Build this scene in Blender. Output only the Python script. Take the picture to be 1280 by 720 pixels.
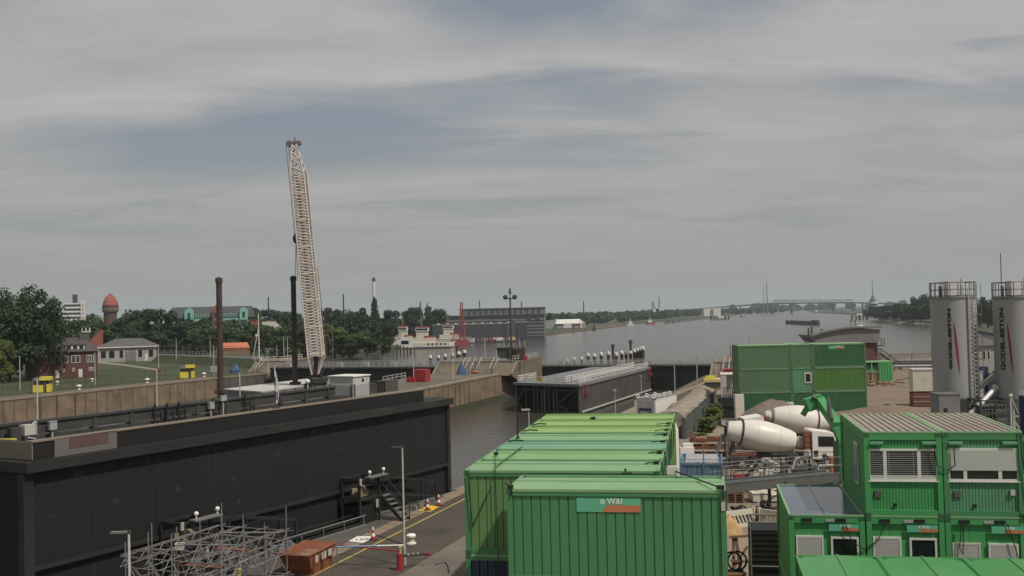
import bpy, bmesh, math, random
from mathutils import Vector, Matrix
from math import radians as R, sin, cos, pi, sqrt, atan2
random.seed(7)
sc = bpy.context.scene
COL = sc.collection
for o in list(bpy.data.objects): bpy.data.objects.remove(o)

# ------------------------------------------------------------------ camera
CAM_H, PITCH, ROLL, FPX = 12.7, R(1.41), R(1.41), 1272.0
cam = bpy.data.cameras.new('camera'); cam_o = bpy.data.objects.new('camera', cam); COL.objects.link(cam_o)
cam.sensor_width = 36.0; cam.lens = 36.0 * FPX / 1280.0; cam.clip_start = 0.5; cam.clip_end = 30000
cam_o.matrix_world = Matrix.Translation((0, 0, CAM_H)) @ Matrix.Rotation(R(90) + PITCH, 4, 'X') @ Matrix.Rotation(-ROLL, 4, 'Z')
sc.camera = cam_o

# ------------------------------------------------------------------ light and sky
SUN_EL, SUN_AZ = R(54), R(50)          # azimuth measured from behind the camera to the right
sun_dir = Vector((sin(SUN_AZ) * cos(SUN_EL), -cos(SUN_AZ) * cos(SUN_EL), sin(SUN_EL)))
sl = bpy.data.lights.new('sun', 'SUN'); sl.energy = 3.0; sl.angle = R(1.2); sl.color = (1.0, 0.94, 0.85)
so = bpy.data.objects.new('sun', sl); COL.objects.link(so); so.location = (60, -60, 120)
so.rotation_euler = sun_dir.to_track_quat('Z', 'Y').to_euler()

W = bpy.data.worlds.new('World'); sc.world = W; W.use_nodes = True
nt = W.node_tree; N = nt.nodes; L = nt.links
bg = N['Background']; bg.inputs['Strength'].default_value = 0.08
sky = N.new('ShaderNodeTexSky'); sky.sky_type = 'NISHITA'; sky.sun_disc = False
sky.sun_elevation = SUN_EL; sky.sun_rotation = atan2(sun_dir.x, sun_dir.y); sky.dust_density = 3.0; sky.air_density = 1.0; sky.ozone_density = 1.0
tc = N.new('ShaderNodeTexCoord'); sep = N.new('ShaderNodeSeparateXYZ'); L.new(tc.outputs['Generated'], sep.inputs[0])
def wmath(op, a, b=None, clamp=False):
    n = N.new('ShaderNodeMath'); n.operation = op; n.use_clamp = clamp
    for i, v in enumerate((a, b)):
        if v is None: continue
        if isinstance(v, (int, float)): n.inputs[i].default_value = v
        else: L.new(v, n.inputs[i])
    return n.outputs[0]
zc = wmath('ADD', wmath('MAXIMUM', sep.outputs['Z'], 0.0), 0.14)
px_ = wmath('DIVIDE', sep.outputs['X'], zc); py_ = wmath('DIVIDE', sep.outputs['Y'], zc)
cmb = N.new('ShaderNodeCombineXYZ'); L.new(px_, cmb.inputs[0]); L.new(py_, cmb.inputs[1])
def wnoise(scale, detail, rough, dist, loc, rot=0.0, sc_=(1, 1, 1)):
    m = N.new('ShaderNodeMapping'); m.inputs['Location'].default_value = loc; m.inputs['Rotation'].default_value = (0, 0, rot); m.inputs['Scale'].default_value = sc_
    L.new(cmb.outputs[0], m.inputs['Vector'])
    n = N.new('ShaderNodeTexNoise'); n.inputs['Scale'].default_value = scale; n.inputs['Detail'].default_value = detail
    n.inputs['Roughness'].default_value = rough; n.inputs['Distortion'].default_value = dist
    L.new(m.outputs[0], n.inputs['Vector']); return n.outputs['Fac']
def wramp(fac, stops):
    r = N.new('ShaderNodeValToRGB'); L.new(fac, r.inputs[0])
    e = r.color_ramp.elements
    while len(e) < len(stops): e.new(0.5)
    for el, (p, c) in zip(e, stops): el.position = p; el.color = (c[0], c[1], c[2], 1)
    return r.outputs[0]
def wmix(f, a, b):
    m = N.new('ShaderNodeMix'); m.data_type = 'RGBA'
    if isinstance(f, (int, float)): m.inputs['Factor'].default_value = f
    else: L.new(f, m.inputs['Factor'])
    for nm, v in (('A', a), ('B', b)):
        s = [i for i in m.inputs if i.name == nm and i.type == 'RGBA'][0]
        if isinstance(v, tuple): s.default_value = (*v, 1)
        else: L.new(v, s)
    return [o for o in m.outputs if o.type == 'RGBA'][0]
n1 = wnoise(0.62, 7, 0.55, 0.35, (3.1, 1.7, 0), R(-14), (0.75, 1.2, 1))
n2 = wnoise(2.3, 8, 0.6, 0.5, (8.2, 4.4, 0), R(-20), (0.55, 1.4, 1))
cov = wmath('ADD', wmath('MULTIPLY', n1, 0.82), wmath('MULTIPLY', n2, 0.18))
# the broad breaks in the cloud deck that day, by compass direction and height in the sky
yc = wmath('MAXIMUM', sep.outputs['Y'], 0.05); SU = wmath('ADD', wmath('DIVIDE', sep.outputs['X'], yc), wmath('MULTIPLY', wmath('SUBTRACT', n2, 0.5), 0.16)); SV = wmath('ADD', wmath('DIVIDE', sep.outputs['Z'], yc), wmath('MULTIPLY', wmath('SUBTRACT', n2, 0.5), 0.10))
def blob(c, u0, v0, su, sv, amp):
    a = wmath('DIVIDE', wmath('SUBTRACT', SU, u0), su); b = wmath('DIVIDE', wmath('SUBTRACT', SV, v0), sv)
    d = wmath('MULTIPLY', wmath('ADD', wmath('MULTIPLY', a, a), wmath('MULTIPLY', b, b)), -1.0)
    return wmath('ADD', c, wmath('MULTIPLY', wmath('POWER', 2.718, d), amp))
for B in ((-0.27, 0.185, 0.15, 0.024, -0.135), (-0.02, 0.315, 0.14, 0.022, -0.05), (-0.47, 0.095, 0.07, 0.014, -0.08), (-0.10, 0.225, 0.20, 0.012, -0.05), (-0.40, 0.27, 0.20, 0.035, 0.12), (0.25, 0.25, 0.30, 0.022, 0.10), (0.10, 0.185, 0.45, 0.022, 0.10), (-0.20, 0.125, 0.60, 0.03, 0.13), (0.3, 0.13, 0.4, 0.04, 0.10), (0.47, 0.255, 0.05, 0.007, -0.12)): cov = blob(cov, *B)
# an old vapour trail, high on the right
t_ = wmath('DIVIDE', wmath('SUBTRACT', wmath('DIVIDE', sep.outputs['Z'], yc), wmath('ADD', wmath('MULTIPLY', wmath('DIVIDE', sep.outputs['X'], yc), 0.33), 0.1405)), 0.0035)
w_t = wmath('DIVIDE', wmath('SUBTRACT', wmath('DIVIDE', sep.outputs['X'], yc), 0.43), 0.055)
trail = wmath('POWER', 2.718, wmath('MULTIPLY', wmath('ADD', wmath('MULTIPLY', t_, t_), wmath('MULTIPLY', w_t, w_t)), -1.0))
cov = wmath('ADD', cov, wmath('MULTIPLY', trail, 0.10))
dens = wramp(cov, [(0.39, (0, 0, 0)), (0.56, (1, 1, 1))])
CL_HI, CL_LO, CL_GAP = (5.45, 5.25, 5.15), (4.3, 4.27, 4.22), (2.85, 3.2, 3.6)
cloud = wmix(wramp(n2, [(0.35, (0, 0, 0)), (0.68, (1, 1, 1))]), CL_LO, CL_HI)
gap = wmix(0.25, CL_GAP, sky.outputs[0])
full = wmix(dens, gap, cloud)
hor = wramp(sep.outputs['Z'], [(0.0, (1, 1, 1)), (0.05, (0.8, 0.8, 0.8)), (0.2, (0, 0, 0))])
HORIZON_COL = (3.72, 3.82, 3.68)
L.new(wmix(hor, full, HORIZON_COL), bg.inputs['Color'])

sc.view_settings.view_transform = 'Standard'; sc.view_settings.look = 'None'
sc.view_settings.exposure = 0.15; sc.view_settings.gamma = 1.0; sc.view_settings.use_curve_mapping = False
sc.render.engine = 'CYCLES'
sc.cycles.use_denoising = True
sc.cycles.use_adaptive_sampling = True; sc.cycles.adaptive_threshold = 0.02
sc.cycles.max_bounces = 6; sc.cycles.diffuse_bounces = 3; sc.cycles.glossy_bounces = 3; sc.cycles.volume_bounces = 1; sc.cycles.transparent_max_bounces = 8
sc.cycles.caustics_reflective = False; sc.cycles.caustics_refractive = False

# ------------------------------------------------------------------ measuring: photograph pixel -> world point at a known height or distance
def ray(px, py):
    u, v = px - 640, 360 - py
    cr, sr = cos(ROLL), sin(ROLL)
    u, v = (cr * u + sr * v) / FPX, (-sr * u + cr * v) / FPX
    c, s = cos(PITCH), sin(PITCH)
    return Vector((u, c - s * v, s + c * v))
def at(px, py, z=0.0):
    r = ray(px, py); t = (z - CAM_H) / r.z; return Vector((r.x * t, r.y * t, z))
def atd(px, py, y):
    r = ray(px, py); t = y / r.y; return Vector((r.x * t, y, CAM_H + r.z * t))

# ------------------------------------------------------------------ mesh building
class MB:
    def __init__(s): s.v = []; s.f = []; s.mi = []; s.m = 0
    def add(s, vs, fs):
        b = len(s.v); s.v += [tuple(v) for v in vs]
        for f in fs: s.f.append([b + i for i in f]); s.mi.append(s.m)
        return s
    def box(s, x0, x1, y0, y1, z0, z1):
        if x1 < x0: x0, x1 = x1, x0
        if y1 < y0: y0, y1 = y1, y0
        if z1 < z0: z0, z1 = z1, z0
        s.add([(x0, y0, z0), (x1, y0, z0), (x1, y1, z0), (x0, y1, z0), (x0, y0, z1), (x1, y0, z1), (x1, y1, z1), (x0, y1, z1)],
              [(0, 3, 2, 1), (4, 5, 6, 7), (0, 1, 5, 4), (1, 2, 6, 5), (2, 3, 7, 6), (3, 0, 4, 7)]); return s
    def cbox(s, c, d, rz=0.0, tap=1.0):
        x, y, z = d[0] / 2, d[1] / 2, d[2]
        vs = []
        for zz, t in ((0, 1.0), (z, tap)):
            for sx, sy in ((-1, -1), (1, -1), (1, 1), (-1, 1)):
                a, b = sx * x * t, sy * y * t
                vs.append((c[0] + a * cos(rz) - b * sin(rz), c[1] + a * sin(rz) + b * cos(rz), c[2] + zz))
        s.add(vs, [(0, 3, 2, 1), (4, 5, 6, 7), (0, 1, 5, 4), (1, 2, 6, 5), (2, 3, 7, 6), (3, 0, 4, 7)]); return s
    def bar(s, a, b, w, h=None, n=4):
        a, b = Vector(a), Vector(b); h = h or w; d = (b - a)
        if d.length < 1e-6: return s
        d.normalize(); up = Vector((0, 0, 1)) if abs(d.z) < 0.95 else Vector((0, 1, 0))
        sx = d.cross(up).normalized(); sy = sx.cross(d).normalized(); vs = []
        for p in (a, b):
            for i, j in ((-1, -1), (1, -1), (1, 1), (-1, 1)): vs.append(p + sx * (i * w / 2) + sy * (j * h / 2))
        s.add(vs, [(0, 1, 2, 3), (7, 6, 5, 4), (0, 4, 5, 1), (1, 5, 6, 2), (2, 6, 7, 3), (3, 7, 4, 0)]); return s
    def tube(s, a, b, r, r2=None, n=8, cap=True):
        a, b = Vector(a), Vector(b); r2 = r if r2 is None else r2; d = b - a
        if d.length < 1e-6: return s
        d.normalize(); up = Vector((0, 0, 1)) if abs(d.z) < 0.95 else Vector((0, 1, 0))
        sx = d.cross(up).normalized(); sy = sx.cross(d).normalized(); vs = []
        for p, q in ((a, r), (b, r2)):
            for i in range(n): t = 2 * pi * i / n; vs.append(p + sx * (q * cos(t)) + sy * (q * sin(t)))
        fs = [(i, i + n, (i + 1) % n + n, (i + 1) % n) for i in range(n)]
        if cap: fs += [tuple(range(n)), tuple(reversed(range(n, 2 * n)))]
        s.add(vs, fs); return s
    def path(s, pts, r, n=6):
        for a, b in zip(pts, pts[1:]): s.tube(a, b, r, n=n)
        return s
    def lathe(s, prof, n=24, M=None, a0=0.0, a1=2 * pi):
        vs = []; full = abs(a1 - a0 - 2 * pi) < 1e-6; k = n if full else n + 1
        for r, z in prof:
            for i in range(k):
                t = a0 + (a1 - a0) * i / n; p = Vector((r * cos(t), r * sin(t), z)); vs.append(M @ p if M else p)
        fs = []
        for j in range(len(prof) - 1):
            for i in range(n):
                i2 = (i + 1) % k
                fs.append((j * k + i, j * k + i2, (j + 1) * k + i2, (j + 1) * k + i))
        s.add(vs, fs); return s
    def prism(s, pts, z0, z1):
        n = len(pts); A = sum(pts[i][0] * pts[(i + 1) % n][1] - pts[(i + 1) % n][0] * pts[i][1] for i in range(n))
        if A < 0: pts = list(reversed(pts))
        f0 = (lambda i: z0[i]) if isinstance(z0, (list, tuple)) else (lambda i: z0)
        f1 = (lambda i: z1[i]) if isinstance(z1, (list, tuple)) else (lambda i: z1)
        vs = [(p[0], p[1], f0(i)) for i, p in enumerate(pts)] + [(p[0], p[1], f1(i)) for i, p in enumerate(pts)]
        s.add(vs, [tuple(reversed(range(n))), tuple(range(n, 2 * n))] + [(i, (i + 1) % n, (i + 1) % n + n, i + n) for i in range(n)]); return s
    def extr(s, prof, axis_o, u, v, w, length):
        """2-D profile (closed) in plane (u,v) extruded along w"""
        o, u, v, w = Vector(axis_o), Vector(u), Vector(v), Vector(w); n = len(prof)
        vs = [o + u * a + v * b for a, b in prof] + [o + u * a + v * b + w * length for a, b in prof]
        s.add(vs, [tuple(reversed(range(n))), tuple(range(n, 2 * n))] + [(i, (i + 1) % n, (i + 1) % n + n, i + n) for i in range(n)]); return s
    def sphere(s, c, r, n=10, m=6, sq=1.0):
        prof = [(max(r * sin(pi * j / m), 1e-4), -r * cos(pi * j / m) * sq) for j in range(m + 1)]
        return s.lathe(prof, n, Matrix.Translation(c))
    def corr(s, o, u, w, length, height, pitch=0.25, depth=0.03, duty=(0.07, 0.05)):
        """corrugated sheet: u along, w outward, up z"""
        o, u, w = Vector(o), Vector(u).normalized(), Vector(w).normalized()
        k = max(1, round(length / pitch)); p = length / k; pts = []
        a, b = duty
        for i in range(k):
            x = i * p
            pts += [(x, 0), (x + a * p, 0), (x + (a + b) * p, depth), (x + (1 - b) * p, depth)]
        pts.append((length, 0))
        vs = [o + u * x + w * d for x, d in pts] + [o + u * x + w * d + Vector((0, 0, height)) for x, d in pts]
        n = len(pts); s.add(vs, [(i, i + 1, i + 1 + n, i + n) for i in range(n - 1)]); return s
    def build(s, name, mats, parent=None, smooth=False, loc=None):
        me = bpy.data.meshes.new(name); me.from_pydata(s.v, [], s.f)
        if not isinstance(mats, (list, tuple)): mats = [mats]
        for m in mats: me.materials.append(m)
        if len(mats) > 1: me.polygons.foreach_set('material_index', s.mi)
        if smooth:
            me.polygons.foreach_set('use_smooth', [True] * len(me.polygons))
            try: me.set_sharp_from_angle(angle=R(38))
            except Exception: pass
        me.update()
        o = bpy.data.objects.new(name, me); COL.objects.link(o)
        if parent: o.parent = parent
        if loc is not None: o.location = loc
        return o

def tag(o, label=None, cat=None, group=None, kind=None):
    if label: o['label'] = label
    if cat: o['category'] = cat
    if group: o['group'] = group
    if kind: o['kind'] = kind
    return o
def thing(name, label, cat, loc=(0, 0, 0), rz=0.0, group=None):
    o = bpy.data.objects.new(name, None); COL.objects.link(o); o.location = loc; o.rotation_euler = (0, 0, rz)
    o.empty_display_size = 0.3
    return tag(o, label, cat, group)
def structure(name, mb, mat): return tag(mb.build(name, mat), kind='structure')
def dup(root, loc, rz=None, label=None, scale=None):
    r = root.copy(); COL.objects.link(r); r.location = loc
    if rz is not None: r.rotation_euler = (0, 0, rz)
    if scale is not None: r.scale = scale
    if label: r['label'] = label
    for ch in list(root.children):
        c = ch.copy(); COL.objects.link(c); c.parent = r
        for g in list(ch.children):
            d = g.copy(); COL.objects.link(d); d.parent = c
    return r
ORD = ['first', 'second', 'third', 'fourth', 'fifth', 'sixth', 'seventh', 'eighth', 'ninth', 'tenth', 'eleventh', 'twelfth', 'thirteenth', 'fourteenth', 'fifteenth', 'sixteenth', 'seventeenth', 'eighteenth', 'nineteenth', 'twentieth']

def text_mesh(s, size, extrude=0.004, bold=0.0, align='CENTER'):
    c = bpy.data.curves.new('lettering', 'FONT'); c.body = s; c.size = size; c.extrude = extrude; c.offset = bold
    c.align_x = align; c.align_y = 'CENTER'; c.resolution_u = 3
    o = bpy.data.objects.new('lettering', c); COL.objects.link(o)
    bpy.context.view_layer.update()
    dg = bpy.context.evaluated_depsgraph_get()
    me = bpy.data.meshes.new_from_object(o.evaluated_get(dg))
    bpy.data.objects.remove(o); bpy.data.curves.remove(c)
    return me
def text_obj(s, size, mat, parent, M, bold=0.0, extrude=0.006, name='lettering', align='CENTER', warp=None):
    me = text_mesh(s, size, extrude, bold, align); me.materials.clear(); me.materials.append(mat)
    for v in me.vertices: v.co = (warp(v.co) if warp else M @ v.co)
    me.update(); o = bpy.data.objects.new(name, me); COL.objects.link(o)
    if parent: o.parent = parent
    return o
UPRIGHT = Matrix.Rotation(R(90), 4, 'X')      # text facing local -Y

# ------------------------------------------------------------------ materials
MATS = {}
def mat(name, col, rough=0.65, var=0.18, scale=1.2, metal=0.0, bump=0.0, bscale=20, dirt=None, dirt_amt=0.0, dscale=0.7, streak=False, spec=0.4, island=0.0, thick=None):
    if name in MATS: return MATS[name]
    m = bpy.data.materials.new(name); m.use_nodes = True; t = m.node_tree; n = t.nodes; l = t.links
    p = n['Principled BSDF']; p.inputs['Roughness'].default_value = rough; p.inputs['Metallic'].default_value = metal
    p.inputs['Specular IOR Level'].default_value = spec
    tcn = n.new('ShaderNodeTexCoord'); oi = n.new('ShaderNodeObjectInfo')
    mul = n.new('ShaderNodeMath'); mul.operation = 'MULTIPLY'; mul.inputs[1].default_value = 40.0; l.new(oi.outputs['Random'], mul.inputs[0])
    def noise(sc_, det, rg, stretch=None):
        x = n.new('ShaderNodeTexNoise'); x.noise_dimensions = '4D'; x.inputs['Scale'].default_value = sc_; x.inputs['Detail'].default_value = det; x.inputs['Roughness'].default_value = rg
        src = tcn.outputs['Object']
        if stretch:
            mp = n.new('ShaderNodeMapping'); mp.inputs['Scale'].default_value = stretch; l.new(src, mp.inputs['Vector']); src = mp.outputs[0]
        l.new(src, x.inputs['Vector']); l.new(mul.outputs[0], x.inputs['W']); return x.outputs['Fac']
    def mixc(f, a, b):
        x = n.new('ShaderNodeMix'); x.data_type = 'RGBA'
        if isinstance(f, float): x.inputs['Factor'].default_value = f
        else: l.new(f, x.inputs['Factor'])
        for nm, v in (('A', a), ('B', b)):
            si = [i for i in x.inputs if i.name == nm and i.type == 'RGBA'][0]
            if isinstance(v, tuple): si.default_value = (*v, 1)
            else: l.new(v, si)
        return [o for o in x.outputs if o.type == 'RGBA'][0]
    def ramp(f, p0, p1):
        x = n.new('ShaderNodeMapRange'); x.inputs['From Min'].default_value = p0; x.inputs['From Max'].default_value = p1; l.new(f, x.inputs['Value']); return x.outputs[0]
    lo = tuple(max(0, c * (1 - var)) for c in col); hi = tuple(min(1, c * (1 + var)) for c in col)
    c = mixc(ramp(noise(scale, 6, 0.6), 0.3, 0.7), lo, hi)
    if island:
        g = n.new('ShaderNodeNewGeometry'); c2 = mixc(g.outputs['Random Per Island'], tuple(x * (1 - island) for x in col), tuple(min(1, x * (1 + island)) for x in col)); c = mixc(0.6, c, c2)
    if dirt and dirt_amt:
        f = ramp(noise(dscale, 8, 0.7, (3.0, 3.0, 0.35) if streak else None), 0.5, 0.75)
        mm = n.new('ShaderNodeMath'); mm.operation = 'MULTIPLY'; mm.inputs[1].default_value = dirt_amt; l.new(f, mm.inputs[0])
        c = mixc(mm.outputs[0], c, dirt)
    l.new(c, p.inputs['Base Color'])
    rr = n.new('ShaderNodeMapRange'); rr.inputs['To Min'].default_value = max(0.02, rough - 0.1); rr.inputs['To Max'].default_value = min(1, rough + 0.12); l.new(noise(scale * 3, 4, 0.6), rr.inputs['Value']); l.new(rr.outputs[0], p.inputs['Roughness'])
    if bump:
        b = n.new('ShaderNodeBump'); b.inputs['Strength'].default_value = bump; b.inputs['Distance'].default_value = 0.05
        l.new(noise(bscale, 6, 0.65), b.inputs['Height']); l.new(b.outputs[0], p.inputs['Normal'])
    MATS[name] = m; return m

M = {}
M['asphalt'] = mat('asphalt', (0.074, 0.062, 0.046), 0.9, 0.2, 0.25, dirt=(0.115, 0.098, 0.074), dirt_amt=0.5, dscale=0.12, bump=0.25, bscale=30)
M['quay_strip'] = mat('quay_strip', (0.23, 0.18, 0.125), 0.9, 0.2, 0.5, dirt=(0.12, 0.1, 0.075), dirt_amt=0.6, dscale=0.4, bump=0.2)
M['yard'] = mat('yard', (0.235, 0.188, 0.138), 0.95, 0.25, 0.12, dirt=(0.13, 0.108, 0.08), dirt_amt=0.7, dscale=0.16, bump=0.6, bscale=3)
M['dark_ground'] = mat('dark_ground', (0.085, 0.078, 0.068), 0.9, 0.2, 0.4, dirt=(0.15, 0.13, 0.1), dirt_amt=0.5, dscale=0.3, bump=0.2)
M['pier_top'] = mat('pier_top', (0.125, 0.108, 0.085), 0.9, 0.2, 0.2, dirt=(0.22, 0.19, 0.14), dirt_amt=0.5, dscale=0.1, bump=0.2)
M['coping'] = mat('coping', (0.25, 0.195, 0.135), 0.9, 0.2, 0.5, dirt=(0.13, 0.1, 0.07), dirt_amt=0.6, dscale=0.5)
M['quay_wall'] = mat('quay_wall', (0.195, 0.14, 0.09), 0.9, 0.35, 0.35, dirt=(0.06, 0.05, 0.036), dirt_amt=0.9, dscale=0.7, streak=True, bump=0.5, bscale=4)
M['groove'] = mat('groove', (0.045, 0.038, 0.03), 0.9)
M['algae'] = mat('algae', (0.06, 0.06, 0.035), 0.8, 0.3, 0.6)
M['lawn'] = mat('lawn', (0.044, 0.054, 0.020), 0.95, 0.4, 0.08, dirt=(0.075, 0.070, 0.034), dirt_amt=0.7, dscale=0.06, bump=0.6, bscale=5)
M['far_land'] = mat('far_land', (0.055, 0.066, 0.032), 0.95, 0.3, 0.02, dirt=(0.13, 0.115, 0.075), dirt_amt=0.5, dscale=0.012)
M['rough_concrete'] = mat('rough_concrete', (0.15, 0.13, 0.105), 0.9, 0.25, 0.5, dirt=(0.08, 0.07, 0.056), dirt_amt=0.7, dscale=0.6, bump=0.3)
M['green_h'] = mat('green_h', (0.075, 0.185, 0.04), 0.5, 0.07, 0.7, dirt=(0.06, 0.14, 0.04), dirt_amt=0.5, dscale=1.6, streak=True)
M['sand'] = mat('sand', (0.195, 0.145, 0.102), 0.95, 0.3, 0.3, dirt=(0.105, 0.078, 0.056), dirt_amt=0.7, dscale=0.3, bump=0.7, bscale=4)
M['gravel'] = mat('gravel', (0.17, 0.14, 0.11), 0.95, 0.3, 2.0, bump=1.0, bscale=9, dirt=(0.08, 0.066, 0.05), dirt_amt=0.7, dscale=2.5)
M['path'] = mat('path', (0.22, 0.2, 0.17), 0.9)
M['black_steel'] = mat('black_steel', (0.014, 0.0142, 0.0145), 0.65, 0.2, 0.15, dirt=(0.020, 0.020, 0.020), dirt_amt=0.45, dscale=0.5, spec=0.3)
M['black_steel2'] = mat('black_steel2', (0.024, 0.024, 0.024), 0.6, 0.25, 0.3, dirt=(0.06, 0.052, 0.042), dirt_amt=0.5, dscale=0.7, spec=0.3)
M['dark_steel'] = mat('dark_steel', (0.05, 0.05, 0.048), 0.55, 0.25, 0.8, dirt=(0.11, 0.09, 0.07), dirt_amt=0.4)
M['grey_steel'] = mat('grey_steel', (0.16, 0.165, 0.16), 0.5, 0.2, 0.8, dirt=(0.09, 0.08, 0.07), dirt_amt=0.4)
M['galv'] = mat('galv', (0.20, 0.195, 0.195), 0.65, 0.25, 2.0, metal=0.2)
M['alu'] = mat('alu', (0.62, 0.61, 0.58), 0.4, 0.1, 2.0, metal=0.3)
M['white'] = mat('white', (0.74, 0.71, 0.66), 0.5, 0.06, 1.0, dirt=(0.42, 0.37, 0.3), dirt_amt=0.35, dscale=1.0)
M['cream'] = mat('cream', (0.60, 0.55, 0.46), 0.6, 0.1, 1.0, dirt=(0.35, 0.29, 0.22), dirt_amt=0.4)
M['off_white'] = mat('off_white', (0.47, 0.455, 0.42), 0.6, 0.1, 0.8, dirt=(0.27, 0.24, 0.2), dirt_amt=0.5, dscale=0.8)
M['light_grey'] = mat('light_grey', (0.34, 0.34, 0.335), 0.55, 0.12, 0.8, dirt=(0.2, 0.185, 0.165), dirt_amt=0.4)
M['mid_grey'] = mat('mid_grey', (0.17, 0.17, 0.17), 0.6, 0.15, 0.8)
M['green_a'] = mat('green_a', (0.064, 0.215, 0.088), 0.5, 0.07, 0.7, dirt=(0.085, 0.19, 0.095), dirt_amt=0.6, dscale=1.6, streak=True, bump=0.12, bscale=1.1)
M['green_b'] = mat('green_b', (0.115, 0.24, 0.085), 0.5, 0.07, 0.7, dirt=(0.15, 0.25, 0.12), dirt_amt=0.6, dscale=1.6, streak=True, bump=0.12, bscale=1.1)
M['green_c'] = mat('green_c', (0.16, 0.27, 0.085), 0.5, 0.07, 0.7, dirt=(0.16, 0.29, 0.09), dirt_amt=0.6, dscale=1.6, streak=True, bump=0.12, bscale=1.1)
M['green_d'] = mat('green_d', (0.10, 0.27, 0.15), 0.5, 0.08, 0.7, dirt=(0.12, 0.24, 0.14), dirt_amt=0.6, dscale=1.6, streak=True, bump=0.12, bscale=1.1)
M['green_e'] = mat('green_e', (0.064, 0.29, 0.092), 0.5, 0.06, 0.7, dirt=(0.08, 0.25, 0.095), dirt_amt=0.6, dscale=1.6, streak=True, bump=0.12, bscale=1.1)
M['green_f'] = mat('green_f', (0.035, 0.12, 0.05), 0.5, 0.08, 0.7, dirt=(0.06, 0.16, 0.07), dirt_amt=0.6, dscale=1.6, streak=True, bump=0.12, bscale=1.1)
M['green_g'] = mat('green_g', (0.10, 0.185, 0.095), 0.5, 0.07, 0.7, dirt=(0.07, 0.12, 0.07), dirt_amt=0.6, dscale=1.6, streak=True, bump=0.12, bscale=1.1)
M['roof_green'] = mat('roof_green', (0.20, 0.35, 0.175), 0.55, 0.10, 0.35, dirt=(0.31, 0.41, 0.27), dirt_amt=0.5, dscale=0.9)  # roof greens down to teal: colour brightened because the roofs face the sun
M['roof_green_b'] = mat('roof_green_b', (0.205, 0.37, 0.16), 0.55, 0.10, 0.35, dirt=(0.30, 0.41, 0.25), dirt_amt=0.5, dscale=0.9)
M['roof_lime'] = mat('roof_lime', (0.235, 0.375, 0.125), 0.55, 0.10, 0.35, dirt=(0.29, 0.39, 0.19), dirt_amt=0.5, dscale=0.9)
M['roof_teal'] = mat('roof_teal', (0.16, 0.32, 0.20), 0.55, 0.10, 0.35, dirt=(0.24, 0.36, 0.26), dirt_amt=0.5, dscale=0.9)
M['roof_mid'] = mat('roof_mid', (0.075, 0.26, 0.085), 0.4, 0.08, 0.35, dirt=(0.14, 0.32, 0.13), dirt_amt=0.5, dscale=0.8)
M['roof_wet'] = mat('roof_wet', (0.065, 0.095, 0.135), 0.16, 0.15, 0.4, dirt=(0.11, 0.14, 0.14), dirt_amt=0.5, dscale=0.7, spec=0.7)
M['roof_sheet'] = mat('roof_sheet', (0.33, 0.285, 0.225), 0.55, 0.12, 0.5, dirt=(0.17, 0.135, 0.1), dirt_amt=0.6, dscale=0.8)
M['navy'] = mat('navy', (0.016, 0.028, 0.065), 0.5, 0.15)
M['blue'] = mat('blue', (0.085, 0.17, 0.26), 0.5, 0.15, 0.8, dirt=(0.12, 0.16, 0.2), dirt_amt=0.5)
M['blue_tarp'] = mat('blue_tarp', (0.045, 0.085, 0.19), 0.55, 0.2, 1.0)
M['glass'] = mat('glass', (0.014, 0.018, 0.018), 0.12, 0.3, 1.0, spec=0.6)
M['dim_glass'] = mat('dim_glass', (0.05, 0.055, 0.055), 0.2, 0.3, 1.0, spec=0.6)
M['shutter'] = mat('shutter', (0.45, 0.44, 0.405), 0.55, 0.06, 0.6)
M['frame_white'] = mat('frame_white', (0.62, 0.60, 0.55), 0.5, 0.06, 1.0)
M['black'] = mat('black', (0.012, 0.012, 0.012), 0.6)
M['rubber'] = mat('rubber', (0.02, 0.02, 0.02), 0.85)
M['red'] = mat('red', (0.32, 0.026, 0.036), 0.5, 0.12, 1.5)
M['red_dull'] = mat('red_dull', (0.30, 0.05, 0.045), 0.6, 0.2, 1.0)
M['rust'] = mat('rust', (0.19, 0.075, 0.045), 0.8, 0.3, 1.0, dirt=(0.085, 0.04, 0.03), dirt_amt=0.6, dscale=1.5)
M['pile_rust'] = mat('pile_rust', (0.060, 0.036, 0.030), 0.75, 0.3, 0.6, dirt=(0.05, 0.035, 0.03), dirt_amt=0.6, dscale=0.5)
M['pile_dark'] = mat('pile_dark', (0.042, 0.033, 0.034), 0.7, 0.3, 0.6)
M['skip_orange'] = mat('skip_orange', (0.24, 0.085, 0.045), 0.65, 0.2, 1.5, dirt=(0.14, 0.065, 0.04), dirt_amt=0.7, dscale=1.8)
M['rubble'] = mat('rubble', (0.23, 0.15, 0.10), 0.95, 0.4, 4.0, bump=1.0, bscale=12)
M['orange'] = mat('orange', (0.46, 0.15, 0.075), 0.6, 0.1)
M['sign_green'] = mat('sign_green', (0.11, 0.42, 0.25), 0.5, 0.05)
M['sign_orange'] = mat('sign_orange', (0.48, 0.17, 0.075), 0.5, 0.08)
M['sign_white'] = mat('sign_white', (0.62, 0.68, 0.60), 0.5, 0.05)
M['yellow'] = mat('yellow', (0.62, 0.52, 0.06), 0.55, 0.12, 1.0, dirt=(0.4, 0.33, 0.07), dirt_amt=0.4)
M['road_yellow'] = mat('road_yellow', (0.46, 0.33, 0.08), 0.8, 0.2, 2.0, dirt=(0.2, 0.15, 0.06), dirt_amt=0.6, dscale=3)
M['mark_yellow'] = mat('mark_yellow', (0.72, 0.47, 0.025), 0.8, 0.12, 2.0, dirt=(0.35, 0.24, 0.05), dirt_amt=0.4, dscale=3)
M['mark_white'] = mat('mark_white', (0.72, 0.70, 0.65), 0.8, 0.08, 2.0)
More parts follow.
